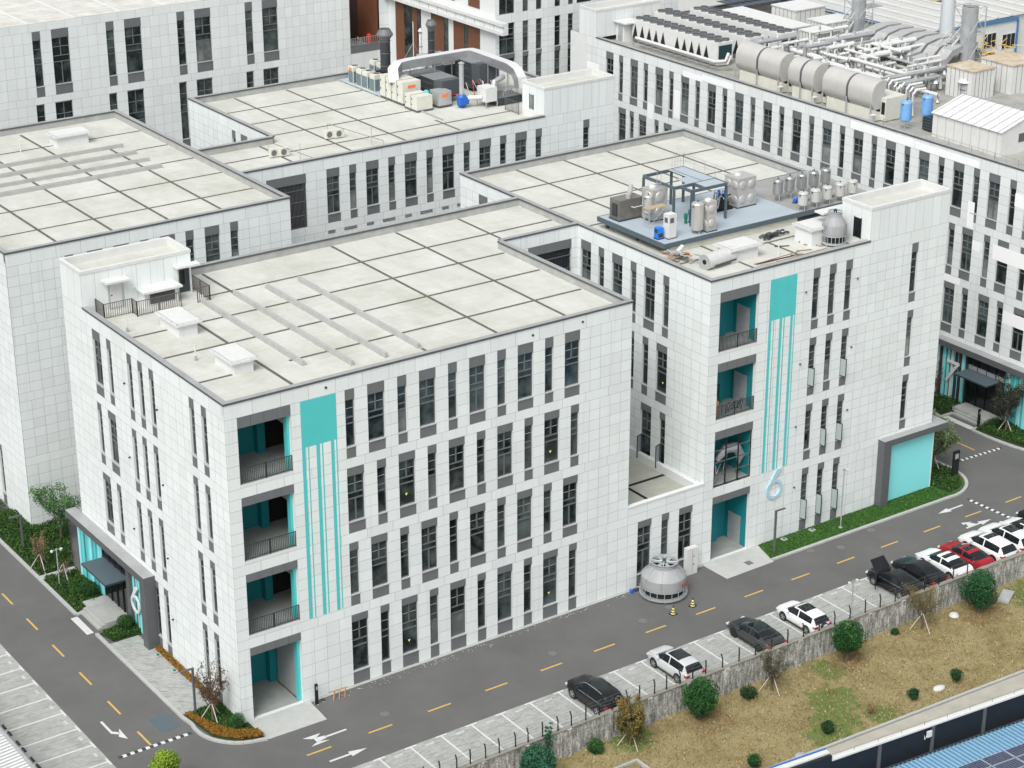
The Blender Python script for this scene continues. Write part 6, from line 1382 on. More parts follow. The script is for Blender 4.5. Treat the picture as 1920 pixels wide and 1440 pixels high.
    if spoiler: m_ = MB(); m_.box((-.62, -2.2, 1.30), (.62, -1.95, 1.34), BLK); m_.build('spoiler', t)
    if spare:
        m_ = MB(); m_.tube([(0, -L/2-.22, .88), (0, -L/2-.02, .88)], .34, TYRE, 24); so_ = m_.build('spare_wheel', t); m_ = MB(); m_.tube([(0, -L/2-.235, .88), (0, -L/2-.221, .88)], .26, pm, 20); m_.build('spare_wheel_cover', so_)
    if open_front:
        m_ = MB(); m_.poly([(-hw-.85, .35), (-hw+.02, 1.12), (-hw+.02, 1.06), (-hw-.80, .29)], .35, .92, pm); d_ = m_.build('open_door', t); m_ = MB(); m_.poly([(-hw-.78, .41), (-hw+.0, 1.1), (-hw+.0, 1.07), (-hw-.76, .38)], .92, 1.35, CARGL); m_.build('door_glass', d_)
        m_ = MB(); m_.face([(-.75, 1.35, 1.05), (.75, 1.35, 1.05), (.68, 2.05, 1.75), (-.68, 2.05, 1.75)], pm); m_.face([(-.75, 1.38, 1.03), (-.68, 2.08, 1.73), (.68, 2.08, 1.73), (.75, 1.38, 1.03)], DKM); m_.build('raised_bonnet', t)
        m_ = MB(); m_.box((-.5, 1.5, .9), (.5, 2.1, .98), DKM); m_.box((-.2, 1.6, .98), (.2, 1.9, 1.05), GALV); m_.build('engine_bay', t)
    t.location = (x, y, 0.012); t.rotation_euler = (0, 0, rz); t.scale = (s, s, s); return t
PW_ = paint('white', (.74, .75, .75)); PS_ = paint('silver', (.58, .60, .61), .2); PB_ = paint('black', (.010, .011, .013)); PG_ = paint('graphite', (.055, .06, .062), .3); PR_ = paint('red', (.30, .012, .02))
YC = -11.6
car('parked_suv', 'black SUV with chrome roof rails parked alone nearest the viewer', 'suv', PB_, 21.62, YC-.15, .0, (-1.0, .1), rails=True, chrome=True, s=1.06)
car('parked_suv', 'silver white crossover with a big glass roof and black rear spoiler', 'suv', PS_, 28.9, YC, 0, (-1.05, .2), spoiler=True)
car('parked_car', 'graphite fastback with dark glass roof parked between silver and white cars', 'fast', PG_, 36.55, YC, 0, (-.9, .3), darkrims=True, plate=PLATE, s=1.03)
car('parked_suv', 'small white SUV with a spare wheel on its tailgate', 'suv', PW_, 41.15, YC-.1, 0, (-.8, .15), spare=True, s=.95)
car('parked_car', 'black saloon with its bonnet and front door open', 'sedan', PB_, 50.75, YC-.1, 0, None, chrome=True, open_front=True, s=1.05)
car('parked_car', 'black saloon parked between the open black car and a white saloon', 'sedan', PB_, 53.5, YC+.1)
car('parked_car', 'white saloon parked between the second black car and the red car', 'sedan', PW_, 56.1, YC-.1, 0, (-.55, -.05), s=1.03)
car('parked_car', 'red saloon parked in the row', 'sedan', PR_, 58.5, YC-.1, 0, (-.5, .0))
car('parked_suv', 'white SUV parked right beside the red saloon', 'suv', PW_, 60.95, YC-.1, 0, (-.5, .05), s=1.06)
car('parked_suv', 'white SUV with a large dark roof panel, second beyond the red car', 'suv', PW_, 63.35, YC, 0, (-.9, .15), s=1.05)
car('parked_car', 'white saloon with a black roof at the right edge of the photo', 'fast', PW_, 65.8, YC+.1, 0, (-.9, .3))
car('parked_car', 'black car just showing at the right edge of the photo', 'sedan', PB_, 68.25, YC+.5)

# ================================================================ BOUNDARY WALL
OLD = None
def oldwall():
    m = bpy.data.materials.new('stained_wall'); m.use_nodes = True; t = m.node_tree; N = t.nodes.new; L = t.links.new; p = t.nodes['Principled BSDF']; p.inputs['Roughness'].default_value = .9
    tc = N('ShaderNodeTexCoord'); mp = N('ShaderNodeMapping'); mp.inputs['Scale'].default_value = (3.0, 3.0, .55); L(tc.outputs['Object'], mp.inputs[0])
    n = N('ShaderNodeTexNoise'); n.inputs['Scale'].default_value = 1.4; n.inputs['Detail'].default_value = 12; n.inputs['Roughness'].default_value = .75; L(mp.outputs[0], n.inputs[0])
    r = N('ShaderNodeValToRGB'); e = r.color_ramp.elements; e[0].position = .36; e[0].color = (.15, .15, .135, 1); e[1].position = .58; e[1].color = (.62, .62, .59, 1); x = e.new(.5); x.color = (.33, .33, .31, 1); L(n.outputs['Fac'], r.inputs[0])
    n2 = N('ShaderNodeTexNoise'); n2.inputs['Scale'].default_value = 9; n2.inputs['Detail'].default_value = 8; L(tc.outputs['Object'], n2.inputs[0]); r2 = N('ShaderNodeValToRGB'); r2.color_ramp.elements[0].position = .38; r2.color_ramp.elements[1].position = .55; r2.color_ramp.elements[0].color = (.45, .45, .43, 1); L(n2.outputs['Fac'], r2.inputs[0])
    m3 = N('ShaderNodeMix'); m3.data_type = 'RGBA'; m3.blend_type = 'MULTIPLY'; m3.inputs[0].default_value = .8; L(r.outputs[0], m3.inputs[6]); L(r2.outputs[0], m3.inputs[7]); L(m3.outputs[2], p.inputs['Base Color'])
    MT['stained_wall'] = m; return m
OLD = oldwall(); WT = mat('wall_top', (.30, .29, .25), .95, (.18, .17, .15), 1.5)
bw_ = thing('boundary_wall', 'long stained concrete wall between the parked cars and the dry field', 'wall'); b = MB(); r = random.Random(5)
b.box((-6, -14.52, -1.3), (110, -14.3, .92), OLD); b.build('wall_face', bw_)
b = MB()
x = -6
while x < 110: 
    L_ = r.uniform(2.2, 5); b.box((x, -14.6, .92), (min(110, x+L_-.02), -14.24, 1.0+r.uniform(-.02, .03)), WT); x += L_
b.build('coping', bw_)
b = MB()
for k in range(30): xk = 3.2+3.5*k; b.box((xk-.18, -14.72, -1.3), (xk+.18, -14.521, .94+.01*(k % 3)), OLD)
b.build('piers', bw_); settle(bw_)
fp = thing('fence_post', 'bent black barbed wire post on top of the stained wall', 'fence post', group='bent black posts on the boundary wall')
b = MB(); b.tube([(0, 0, 0), (0, 0, .75), (.10, .22, 1.02)], .05, BLK, 6); b.tube([(0, 0, .45), (.05, .02, .75), (.12, .2, 1.0)], .03, DKM, 5); b.build('bent_post', fp); fp.location = (3.4, -14.42, .98)
for k in range(1, 40): dup(fp, (3.4+1.18*k+r.uniform(-.1, .1) if k < 22 else 3.4+1.18*22+(k-22)*1.55, -14.42, .98), r.uniform(-.25, .25))
b = MB(); r = random.Random(8)
for h in (.35, .6, .85, 1.02):
    pts = []; xx = 3.4
    while xx < 57: pts.append((xx, -14.42+(.22 if h > 1 else .04), .98+h+r.uniform(-.06, .04))); xx += .6
    b.tube(pts, .008, GREYP, 3)
settle(tag(b.build('barbed_wire'), 'thin sagging barbed wire strung between the bent wall posts', 'wire'))

# ================================================================ TREES AND SHRUBS
def cloud(b, blobs, n, size, mt, r, hollow=.55):
    tot = sum(q[3]**2 for q in blobs)
    for (cx, cy, cz, rad) in blobs:
        for k in range(int(n*rad*rad/tot)):
            d = Vector((r.gauss(0, 1), r.gauss(0, 1), r.gauss(0, 1))).normalized(); rr_ = rad*(hollow+(1.05-hollow)*r.random()**.5)*(1+.10*math.sin(d.x*9+cx*5)*math.sin(d.z*8+cy*3)); p = Vector((cx, cy, cz))+d*rr_
            s = size*r.uniform(.6, 1.3); a = (d+Vector((r.gauss(0, .7), r.gauss(0, .7), r.gauss(0, .7)))).normalized(); u = a.cross(Vector((r.gauss(0, 1), r.gauss(0, 1), r.gauss(0, 1)))).normalized(); v = a.cross(u)
            tn = min(1, max(0, .46+.2*d.z+.22*math.sin(cx*31+cz*17+cy*23)+r.uniform(-.28, .28)))  # light above and shade below put into leaf tint; clump and leaf offsets vary
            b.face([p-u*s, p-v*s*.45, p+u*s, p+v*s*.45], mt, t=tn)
CG = leaf_mat('ball_tree_leaves', (.005, .028, .007), (.030, .115, .026), (.08, .19, .05)); OGL = leaf_mat('autumn_leaves', (.05, .05, .012), (.20, .16, .045), (.32, .16, .06)); BRL = leaf_mat('brown_leaves', (.045, .022, .015), (.13, .07, .04)); DGL = leaf_mat('dark_shrub_leaves', (.008, .03, .01), (.03, .09, .03)); BGL = leaf_mat('blue_green_leaves', (.01, .055, .03), (.05, .17, .09)); YGL = leaf_mat('yellow_green_leaves', (.05, .12, .01), (.22, .34, .03), (.35, .45, .06)); GRL = leaf_mat('grey_green_leaves', (.05, .09, .035), (.20, .27, .13), (.30, .34, .20)); TANL = leaf_mat('tan_leaves', (.16, .10, .05), (.34, .22, .11))
def ball_tree(name, label, x, y, z, rad, trunk, mt, n=4200, size=.085, squash=1.0, seed=1, core=True):
    t = thing(name, label, 'tree' if trunk > .4 else 'shrub'); r = random.Random(seed); b = MB(); cz = trunk+rad*squash*.9
    bl = [(rad*.58*math.cos(k*2.4+r.random())*math.sin(.3+k*.115), rad*.58*math.sin(k*2.4+r.random())*math.sin(.3+k*.115), cz+rad*.5*squash*math.cos(.3+k*.115), rad*r.uniform(.26, .46)) for k in range(24)]+[(0, 0, cz, rad*.72)]
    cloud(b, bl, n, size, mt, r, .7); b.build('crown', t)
    b = MB(); b.tube([(0, 0, -.1), (.03, .02, trunk*.6), (0, 0, trunk+rad*.4)], [.13*rad, .10*rad, .07*rad], BARK, 8)
    for k in range(6): a = k*1.05; b.tube([(0, 0, trunk*.85), (rad*.35*math.cos(a), rad*.35*math.sin(a), trunk+rad*.5), (rad*.6*math.cos(a), rad*.6*math.sin(a), trunk+rad*(.9+.2*(k % 3)))], [.07*rad, .045*rad, .02*rad], BARK, 6)
    b.build('trunk', t); t.location = (x, y, z); return t
ball_tree('round_tree', 'round clipped green tree right behind the silver crossover', 27.5, -16.1, -1.2, 1.52, .4, CG, 9000, .075, 1.05, 1)
ball_tree('round_tree', 'round green tree with a visible pale trunk, middle one of three along the wall', 41.45, -16.2, -1.2, 1.46, .9, CG, 9000, .075, .98, 2)
ball_tree('round_tree', 'tall dense round tree in front of the red and white cars', 54.9, -16.6, -1.2, 1.6, .4, leaf_mat('deep_ball_leaves', (.008, .04, .015), (.03, .12, .04), (.05, .17, .05)), 9500, .075, 1.2, 3)
ball_tree('shrub', 'dark round shrub in the green patch of the field', 33.5, -22.7, -1.2, .55, .1, DGL, 2600, .05, 1.0, 4); ball_tree('shrub', 'small lopsided green shrub near the field kerb by the white stone', 41.6, -22.9, -1.2, .5, .15, DGL, 2400, .05, .9, 5)
ball_tree('shrub', 'small round dark shrub farthest right in the field', 45.9, -22.9, -1.2, .5, .2, DGL, 2400, .05, 1.0, 6); ball_tree('shrub', 'bright green round shrub at the bottom edge before the dark wall', 26.6, -22.9, -1.2, .55, .1, CG, 2600, .05, .95, 7)
ball_tree('shrub', 'bare brown twiggy bush in the dry grass', 37.8, -22.5, -1.2, .42, .12, TANL, 420, .045, 1.2, 8)
ball_tree('clipped_shrub', 'clipped green ball beside the entrance steps below the 6', -.95, 16.55, .1, .68, .15, CG, 4200, .05, .95, 9)
ball_tree('clipped_shrub', 'clipped green ball in the bed left of the entrance canopy', -1.05, 22.9, .1, .85, .1, leaf_mat('dark_ball_leaves', (.008, .035, .01), (.03, .11, .02)), 4800, .055, .8, 10)
ball_tree('clipped_shrub', 'clipped green ball in the orange hedge on the street corner', -.7, -.7, .1, .66, .2, CG, 3800, .04, 1.0, 11)
ball_tree('leafy_tree', 'yellow green tree top at the bottom edge of the photo', -8.1, -4.9, 0, 1.2, 1.5, YGL, 5200, .08, .8, 12)
ball_tree('conifer_bush', 'blue green feathery tree against the wall at the bottom of the photo', 13.6, -15.9, -1.2, 1.45, .3, BGL, 8000, .09, .95, 13)
def branchy(name, label, x, y, z, h, spread, mt, nleaf, size, seed, stakes=True, barkm=None, base=.35, nb=12, stub=True, tm=None):
    t = thing(name, label, 'tree'); r = random.Random(seed); bk = MB(); lv = MB(); bm_ = barkm or BARK
    bk.tube([(0, 0, -.1), (.04, 0, h*.3), (0, .03, h*.62)], [.09*base*3, .07*base*3, .03*base*3], bm_, 8); tips = []
    for i in range(nb):
        a = i*2.4+r.uniform(-.3, .3); z0 = h*r.uniform(.16, .5); ln = spread*r.uniform(.55, 1.0); zt = min(h, z0+h*r.uniform(.3, .55)); pts = []
        for k in range(6):
            u = k/5; pts.append(Vector((ln*math.cos(a)*u**.8+r.gauss(0, .04), ln*math.sin(a)*u**.8+r.gauss(0, .04), z0+(zt-z0)*u**1.1)))
        bk.tube(pts, [.05*(1-.75*k/5)*base*3 for k in range(6)], bm_, 5)
        for k in range(2, 6):
            for j in range(3):
                d = Vector((r.gauss(0, 1), r.gauss(0, 1), r.uniform(0, 1.4))).normalized()*spread*r.uniform(.15, .4); q_ = pts[k]+d; bk.tube([pts[k], q_], [.016*base*2.4, .007*base*2.4], bm_, 4, False); tips += [pts[k].lerp(q_, .5), q_, q_]
    k = 0
    for i in range(nleaf):
        p = r.choice(tips)+Vector((r.gauss(0, 1), r.gauss(0, 1), r.gauss(0, 1)))*spread*.085; s = size*r.uniform(.6, 1.3); u = Vector((r.gauss(0, 1), r.gauss(0, 1), r.gauss(0, 1))).normalized(); v = u.cross(Vector((r.gauss(0, 1), r.gauss(0, 1), r.gauss(0, 1)))).normalized()
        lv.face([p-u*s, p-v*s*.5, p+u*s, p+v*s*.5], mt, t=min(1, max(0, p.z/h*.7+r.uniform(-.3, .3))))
    lv.build('crown', t); bk.build('trunk', t)
    if stakes:
        for k in range(3): a = k*2.09+.5; b = MB(); b.tube([(.9*math.cos(a), .9*math.sin(a), 0), (.05*math.cos(a), .05*math.sin(a), 1.35)], .035, STAKE, 6); b.build('stake', t)
    t.location = (x, y, z); return t
branchy('young_tree', 'dark leaved young tree with stakes on the street corner bed', -1.5, 1.5, .1, 4.5, 1.15, BRL, 1500, .07, 3)
branchy('young_tree', 'rusty leaved tree overlapping the rear of the nearest black SUV', 21.4, -16.0, -1.2, 3.5, 1.25, OGL, 6500, .075, 4)
branchy('young_tree', 'dark bare branched tree against the wall behind the graphite car', 34.2, -16.1, -1.2, 3.2, 1.15, leaf_mat('sparse_dark_leaves', (.02, .025, .01), (.10, .10, .05)), 2600, .05, 5)
branchy('young_tree', 'tan leaved tree propped with stakes before the black cars', 49.5, -15.9, -1.2, 3.9, 1.5, OGL, 2900, .05, 6)
branchy('young_tree', 'big green tree with pale branches beside the entrance bed', 1.1, 33.2, .1, 4.9, 1.75, leaf_mat('soft_green_leaves', (.03, .10, .03), (.12, .24, .09), (.30, .36, .22)), 5500, .085, 7, False, None, .35)
branchy('young_tree', 'thin tree with sparse brown leaves beside the left road', -2.3, 29.3, .1, 3.4, .75, TANL, 700, .055, 8, True, None, .2)
branchy('young_tree', 'leafless twiggy sapling in the bed left of the canopy', -1.5, 26.6, .1, 2.0, .6, TANL, 120, .04, 9, True, None, .15)
branchy('young_tree', 'grey green tree between the teal wall panel and the side road', 69.0, 2.2, .1, 4.6, 1.75, GRL, 9500, .085, 10, True)
branchy('young_tree', 'dark leafy tree with stakes right of the 7 entrance', 80.0, 3.9, .1, 5.2, 1.6, leaf_mat('dark_tree_leaves', (.010, .014, .010), (.06, .07, .045)), 5200, .085, 11, True)
branchy('young_tree', 'thin dark sapling left of the number 7', 80.6, 13.2, .1, 4.0, .6, BRL, 500, .06, 12, False, None, .2)
branchy('young_tree', 'small rusty shrub at the bottom edge left of the blue green tree', 8.3, -15.6, -1.2, 2.2, .7, TANL, 900, .05, 13, False, None, .2)
branchy('climbing_vine', 'tall thin green vine rising above the wall beside the blue green tree', 15.3, -14.9, -1.2, 3.6, .25, BGL, 900, .08, 14, False, None, .15)
ball_tree('bush', 'low green bush against the wall between blue green tree and rusty tree', 19.0, -15.3, -1.2, .7, .0, CG, 2000, .07, .7, 20); ball_tree('bush', 'low green weeds at the wall foot before the small tan tree', 47.3, -15.3, -1.2, .4, .0, DGL, 900, .06, .6, 21); ball_tree('bush', 'dark bush crouching at the foot of the dark bare tree', 32.3, -15.8, -1.2, .75, .0, DGL, 2000, .06, .55, 22)
carpet('leaf_litter', 'rust brown fallen leaves under the round tree behind the silver crossover', [(26, -18.2), (29.5, -18.2), (29.5, -15.5), (26, -15.5)], -1.17, 1300, TANL, (0, .03), 31, lf=(.03, .07)); carpet('leaf_litter', 'rust brown fallen leaves under the middle round tree', [(39.8, -17.6), (43, -17.9), (43.2, -15.4), (40, -15.4)], -1.17, 1400, TANL, (0, .03), 32, lf=(.03, .07)); carpet('leaf_litter', 'rust brown fallen leaves under the tall dense round tree', [(53, -18.2), (57, -18.4), (57, -15.4), (53, -15.2)], -1.17, 1300, TANL, (0, .03), 33, lf=(.03, .07))
b = MB(); b.lathe([(.05, .0), (.55, .05), (.5, .16), (.05, .24)], WHT, (0, 0, 0), 12); o = settle(tag(b.build('pale_stone'), 'flat pale stone in the dry grass near the lopsided shrub', 'stone')); o.location = (44.2, -22.9, -1.19); o.scale = (1, .6, 1)
b = MB(); b.lathe([(.05, .0), (.42, .05), (.3, .22), (.05, .3)], WHT, (0, 0, 0), 9); o = settle(tag(b.build('pale_stone'), 'small pale rubble lump by the wall left of the tall dense tree', 'stone')); o.location = (53.0, -15.9, -1.19)
b = MB(); b.lathe([(.05, .0), (.6, .05), (.5, .3), (.05, .42)], CONC, (0, 0, 0), 10); o = settle(tag(b.build('pale_stone'), 'pale boulder at the edge of the grass by the dark wall', 'stone')); o.location = (29.9, -24.1, -1.19)
b = MB(); b.box((0, 0, 0), (2.0, .9, .2), CONC); o = settle(tag(b.build('concrete_slab'), 'loose concrete slab in the grass right of the tall dense tree', 'slab')); o.location = (58.4, -16.2, -1.15); o.rotation_euler = (0, 0, .5)
b = MB(); b.box((15.6, -20.7, -1.2), (15.75, -17.9, -1.0), KERB); b.box((15.6, -17.9, -1.2), (20.5, -17.75, -1.0), KERB); b.box((20.5, -20.7, -1.2), (20.65, -17.75, -.999), KERB); settle(tag(b.build('bed_edging'), 'broken concrete edging in the field at the bottom of the photo', 'edging'))

# ================================================================ STREET FURNITURE
def lamp(label, x, y, h=3.4, arm=(0, -1)):
    t = thing('lamp_post', label, 'lamp post', group=None); b = MB(); b.box((-.07, -.07, 0), (.07, .07, h), LAMPG); b.build('post', t); b = MB(); b.box((-.08 if arm[0] >= 0 else -.95, -.08, h), (.95 if arm[0] >= 0 else .08, .08, h+.08), LAMPG); b.build('lamp_arm', t); b = MB(); b.box((.35, -.06, h-.02), (.9, .06, h-.001), WMET) if arm[0] >= 0 else b.box((-.9, -.06, h-.02), (-.35, .06, h-.001), WMET); b.build('lamp_panel', t); t.location = (x, y, .1); return t
lamp('grey angular lamp post on the lawn corner by the roller door of the right wing', 47.0, -1.86, 3.7, (1, 0)); lamp('grey angular lamp post beside the thin brown tree on the left', -2.15, 33.2, 3.1, (-1, 0)); lamp('grey angular lamp post by the corner bed with the dark tree', -2.1, 2.9, 3.6, (-1, 0))
def cctv(label, x, y, z, h=3.9, two=False):
    t = thing('camera_pole', label, 'camera pole'); b = MB(); b.tube([(0, 0, 0), (0, 0, h)], .05, GALV, 8); b.box((-.12, -.12, 0), (.12, .12, .1), CONC); b.build('pole', t)
    for s in ((1, -1) if two else (1,)):
        b = MB(); b.bar((0, 0, h-.1), (.35*s, 0, h-.1), .04, .04, GALV); b.lathe([(.09, -.14), (.12, -.06), (.12, .02)], WMET, (.38*s, 0, h-.1), 10); b.build('camera', t)
    t.location = (x, y, z); return t
cctv('slim pole with a white camera on the lawn before the open windows', 54.45, -1.64, .1, 5.3); cctv('slim pole with white cameras beside the entrance bed', -2.25, 25.8, .1, 3.3, True); cctv('grey pole with two cameras behind the wall by the empty bays', 44.95, -12.9, 0, 3.1, True)
cctv('thin camera pole at the end of the grey portal by the side road', 67.6, 4.5, 0, 5.5)
def bollard(label, x, y, h=1.15, w_=.12, sgn=False):
    t = thing('bollard_sign', label, 'sign post'); b = MB(); b.box((-w_, -.08, 0), (w_, .08, h), BLK); b.build('post', t); b = MB(); b.box((-w_*.6, -.09, h*.72), (w_*.6, -.081, h*.9), GALV); b.build('sign_face', t); t.location = (x, y, 0); return t
bollard('slim black post with a small plate beside the roller shutter apron', 5.55, -.62, 1.6, .1); bollard('tall black monolith sign at the kerb corner beyond the teal panel', 69.3, -.1, 2.6, .35); bollard('black post sign beside the steps below the 7', 79.25, 6.5, 1.7, .12)
cn = None
for i, (x, y, lab) in enumerate(((34.15, -4.9, 'yellow and black cone in front of the large cooling tower, nearer the viewer'), (36.16, -4.78, 'yellow and black cone right of the other cone by the cooling tower'))):
    if cn is None:
        cn = thing('traffic_cone', lab, 'traffic cone'); b = MB(); b.lathe([(.2, .03), (.15, .2), (.11, .38), (.07, .55), (.035, .68)], mat('cone_yellow', (.70, .62, .22), .5), n=14); b.build('cone_body', cn); b = MB(); b.box((-.24, -.24, 0), (.24, .24, .05), BLK); b.build('cone_base', cn)
        b = MB()
        for z0, z1, r0, r1 in ((.14, .22, .172, .149), (.34, .42, .123, .103), (.56, .69, .07, .04)): b.lathe([(r0, z0), (r1, z1)], BLK, n=14)
        b.build('black_bands', cn); cn.location = (x, y, 0); cn['group'] = 'cones by the cooling tower'
    else: dup(cn, (x, y, 0), .4, lab)
t = thing('electrical_cabinet', 'tall white electrical cabinet against the wall beside the cooling tower', 'cabinet'); b = MB(); b.box((0, 0, 0), (1.05, .45, 2.3), WMET); b.build('cabinet_body', t); b = MB(); b.box((.5, -.01, .1), (.52, -.001, 2.2), GREYP); b.box((.6, -.02, 1.5), (.68, -.001, 1.62), DKM); b.box((.6, -.02, .8), (.68, -.001, .92), DKM); b.build('door_details', t); t.location = (38.9, -.75, 0)
t = thing('saw_horse', 'orange wooden trestles by the wall right of the slim black post', 'trestle'); b = MB()
for k in range(3): x = k*.45; b.bar((x-.18, -.2, 0), (x, 0, .62), .05, .05, WOODO); b.bar((x+.18, .2, 0), (x, 0, .62), .05, .05, WOODO)
b.bar((-.1, 0, .62), (1.1, 0, .62), .06, .06, WOODO); b.bar((-.3, .3, .45), (.9, .3, .45), .05, .05, WOOD); b.build('trestle_frame', t); t.location = (6.9, -.75, 0)
b = MB(); b.lathe([(.14, 0), (.16, .28)], BLUE, (0, 0, 0), 14); o = tag(b.build('bucket'), 'small blue bucket by the wall left of the cooling tower', 'bucket'); o.location = (33.6, -.45, 0)
b = MB(); b.box((0, 0, 0), (.5, .35, .12), DKM); o = tag(b.build('small_box'), 'small dark box on the road next to the blue bucket', 'box'); o.location = (33.95, -.5, 0)
b = MB(); b.lathe([(.14, 0), (.14, .08)], DKM, (0, 0, 0), 12); o = tag(b.build('floor_lamp'), 'small round black lamp at the wall foot beside the trestles', 'lamp'); o.location = (6.15, -.45, 0)
for x, y, lab in ((49.2, -.6, 'flat green topped spotlight in the lawn nearest the lamp post'), (52.2, -.65, 'flat green topped spotlight in the lawn by the camera pole'), (-.75, 11.6, 'flat green topped spotlight on the paving nearest the grey portal'), (-.75, 8.9, 'flat green topped spotlight on the paving further along the wall')):
    b = MB(); b.box((-.22, -.22, 0), (.22, .22, .12), CONC); b.lathe([(.12, .12), (.1, .2)], GRNP, n=10); o = tag(b.build('ground_light'), lab, 'ground light'); o.location = (x, y, .1)
t = thing('cargo_trolley', 'rack of grey bars stored behind the second floor railing', 'rack'); b = MB(); r = random.Random(2)
for k in range(12): x = 42.8+r.random()*2.2; b.bar((x, .5+r.random()*.5, 12.35), (x+r.uniform(-.3, .8), .6+r.random()*.4, 13.1), .05, .04, DKM)
b.build('bars', t); settle(t)
b = MB(); b.box((42.0, .45, 12.32), (42.55, 1.0, 13.6), WOODO); b.box((42.1, .5, 13.61), (42.4, .9, 14.0), mat('tan_carton', (.45, .27, .10), .8)); settle(tag(b.build('carton_stack'), 'stack of brown cartons in the corner of a right wing balcony', 'carton'))
b = MB()
for k in range(3): b.box((42.9+.33*k, 1.9, 12.32), (43.18+.33*k, 2.2, 14.2), mat('dark_green_sheet', (.01, .05, .05), .5))
settle(tag(b.build('sheet_stack'), 'dark green sheets leaning on the balcony wall behind the cartons', 'sheets'))
b = MB(); b.lathe([(.4, 0), (.5, .3), (.42, .6), (.2, .75)], BLK, (2.05, 3.3, 17.97), 14); settle(tag(b.build('black_sack'), 'round black sack on the top balcony of the left wing', 'sack'))
b = MB(); b.lathe([(.22, 0), (.22, .5), (.2, .9)], BLK, (42.3, 1.6, 17.97), 12); b.lathe([(.16, .9), (.16, 1.2)], WMET, (42.3, 1.6, 17.97), 12); settle(tag(b.build('round_bin'), 'black and white round bin on the top balcony of the right wing', 'bin'))

# ================================================================ BUILDING AT THE BOTTOM RIGHT, METAL ROOF AT THE BOTTOM LEFT
NAVY = mat('navy_cladding', (.008, .011, .017), .6, (.014, .018, .026), 1); BLR = mat('blue_roof', (.27, .46, .60), .5, (.22, .39, .53), 1.5)
nb_ = thing('factory_building', 'navy walled building with a blue ribbed roof at the bottom right', 'building')
ZT = 1.5
pA, pB = at(1555, 1420, ZT), at(1920, 1293, ZT); pC, pD = at(1440, 1441, ZT+.35), at(1549, 1389, ZT+.35)
dv = (pB-pA); dv.z = 0; dv.normalize(); nv = Vector((dv.y, -dv.x, 0))
Q = lambda s, d, z: tuple(pA+dv*s+nv*d+Vector((0, 0, z-ZT)))
Xf = Matrix((dv, -nv, Vector((0, 0, 1)))).transposed().to_4x4(); Xf.translation = (pA.x, pA.y, 0)   # x along wall, y away from viewer
b = MB(); b.X = Xf; b.box((0, -.25, -1.35), (60, 0, ZT-.12), NAVY); b.build('parapet_wall', nb_)
b = MB(); b.X = Xf; b.box((0.0, -.33, ZT-.12), (60, .08, ZT), WMET); b.build('coping', nb_)
b = MB(); b.X = Xf
for k in range(10): b.box((3.9+4.6*k, -.34, -.9), (4.15+4.6*k, -.251, ZT-.13), GREYD)
b.tube([(0, -.1, ZT+.25)]+[(3*k, -.1, ZT+.25) for k in range(1, 20)], .012, GREYP, 4)
for k in range(30): b.box((2*k-.01, -.11, ZT), (2*k+.01, -.09, ZT+.25), GREYP)
b.build('posts_and_wire', nb_)
b = MB(); b.X = Xf; b.box((-14, -.3, -1.35), (-.02, .4, ZT+.3), NAVY); b.build('end_wall', nb_); b = MB(); b.X = Xf; b.box((-14, -.05, ZT+.3), (-.02, .48, ZT+.42), WMET); b.box((-14, .35, ZT+.42), (-.02, .48, ZT+.47), mat('blue_edge', (.03, .12, .45), .5)); b.build('end_coping', nb_)
zr_ = -.35
b = MB(); b.X = Xf; b.face([(-14, -14, zr_+.9), (60, -14, zr_+.9), (60, -.9, zr_), (-14, -.9, zr_)], BLR)
for k in range(200): b.bar((-14+.37*k, -14, zr_+.95), (-14+.37*k, -.88, zr_+.05), .05, .12, mat('blue_rib', (.12, .25, .37), .5))
b.build('ribbed_roof', nb_)
b = MB(); b.X = Xf; b.box((-14, -.88, zr_-.4), (60, -.26, zr_-.3), DKM); b.build('gutter', nb_)
PVM = mat('solar_cell', (.012, .022, .07), .25); PVL = mat('solar_frame', (.42, .45, .48), .4)
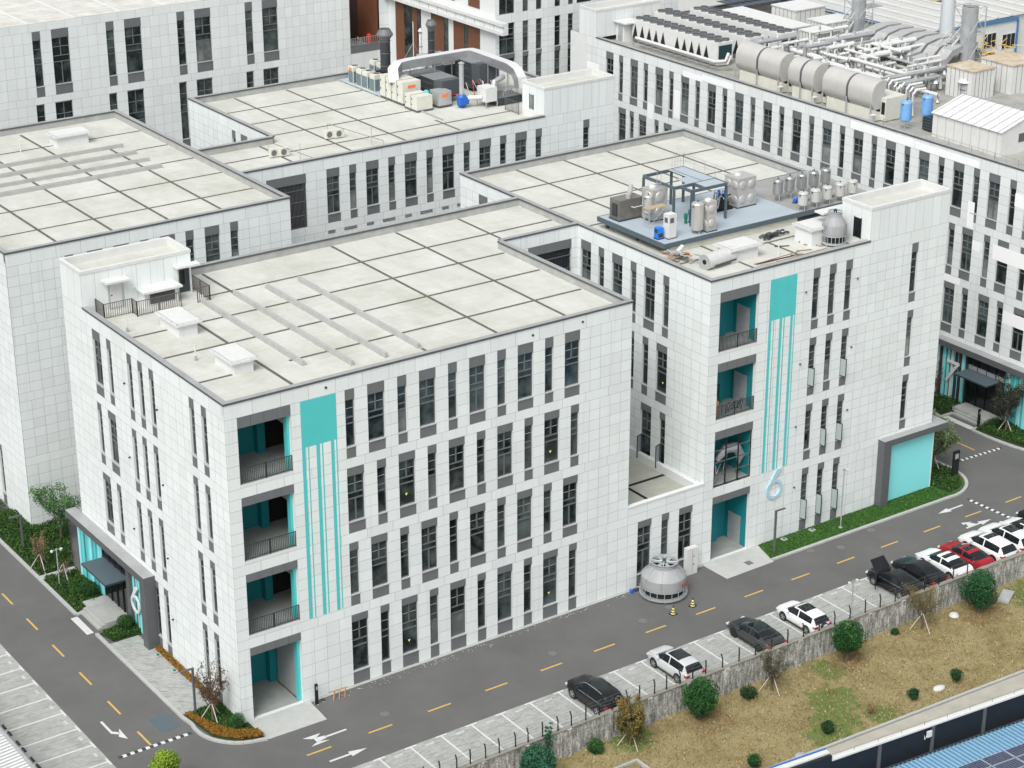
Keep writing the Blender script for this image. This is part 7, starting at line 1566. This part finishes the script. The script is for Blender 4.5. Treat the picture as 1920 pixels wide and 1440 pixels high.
pv = None
def pvpos(i, j): return Matrix(Xf)@Vector((1.9+2.08*i, -3.4-1.16*j, zr_+.06+.9*(3.4-.9+1.16*j)/13.1))
for j in range(7):
    for i in range(11):
        if j == 0 and i in (2,): continue
        s0 = pvpos(i, j)
        if pv is None:
            pv = thing('solar_module', 'framed dark blue solar panel on the ribbed blue roof', 'solar panel', group='solar panels on the blue roof')
            b = MB(); b.box((0, -1.08, 0), (2.0, 0, .035), PVL); b.build('frame', pv)
            b = MB()
            for u in range(12):
                for v in range(6): b.box((.03+u*.162, -1.05+v*.171, .036), (.18+u*.162, -.895+v*.171, .038), PVM, skip='b')
            b.build('cells', pv); pv.location = s0+Vector((0, 0, .05)); pv.rotation_euler = (-.069, 0, math.atan2(dv.y, dv.x)); c = pv
        else: c = dup(pv, s0+Vector((0, 0, .05))); c.rotation_euler = pv.rotation_euler
p_ = Xf@Vector((8.2, -.36, .7)); t = thing('junction_box', 'small white junction box with a pipe on the inner navy wall', 'box'); b = MB(); b.box((-.2, -.12, 0), (.2, .0, .45), WMET); b.build('box_body', t); b = MB(); b.tube([(-.2, -.05, .1), (-.4, -.05, -.1), (-.4, -.05, .2)], .025, WMET, 6); b.build('pipe', t); t.location = p_; t.rotation_euler = (0, 0, math.atan2(dv.y, dv.x))
mr = thing('metal_roof_shed', 'shed with a pale ribbed metal roof at the bottom left corner', 'shed'); b = MB(); b.face([(-22, -8, 2.4), (-15.6, -8, 2.9), (-15.6, 14, 2.9), (-22, 14, 2.4)], WMET)
for k in range(60): y = -8+.36*k; b.bar((-22, y, 2.44), (-15.6, y, 2.94), .05, .05, GALV)
b.build('ribbed_roof', mr); b = MB(); b.box((-15.6, -8, 2.7), (-15.35, 14, 2.92), GALV); b.build('gutter', mr); b = MB(); b.box((-22, -7.9, 0), (-15.7, 13.9, 2.35), PLAIN); b.build('shed_wall', mr); settle(mr)
for o in list(COL.objects):
    if o.parent is None and o.type == 'EMPTY' and o.location.length < .001: settle(o)
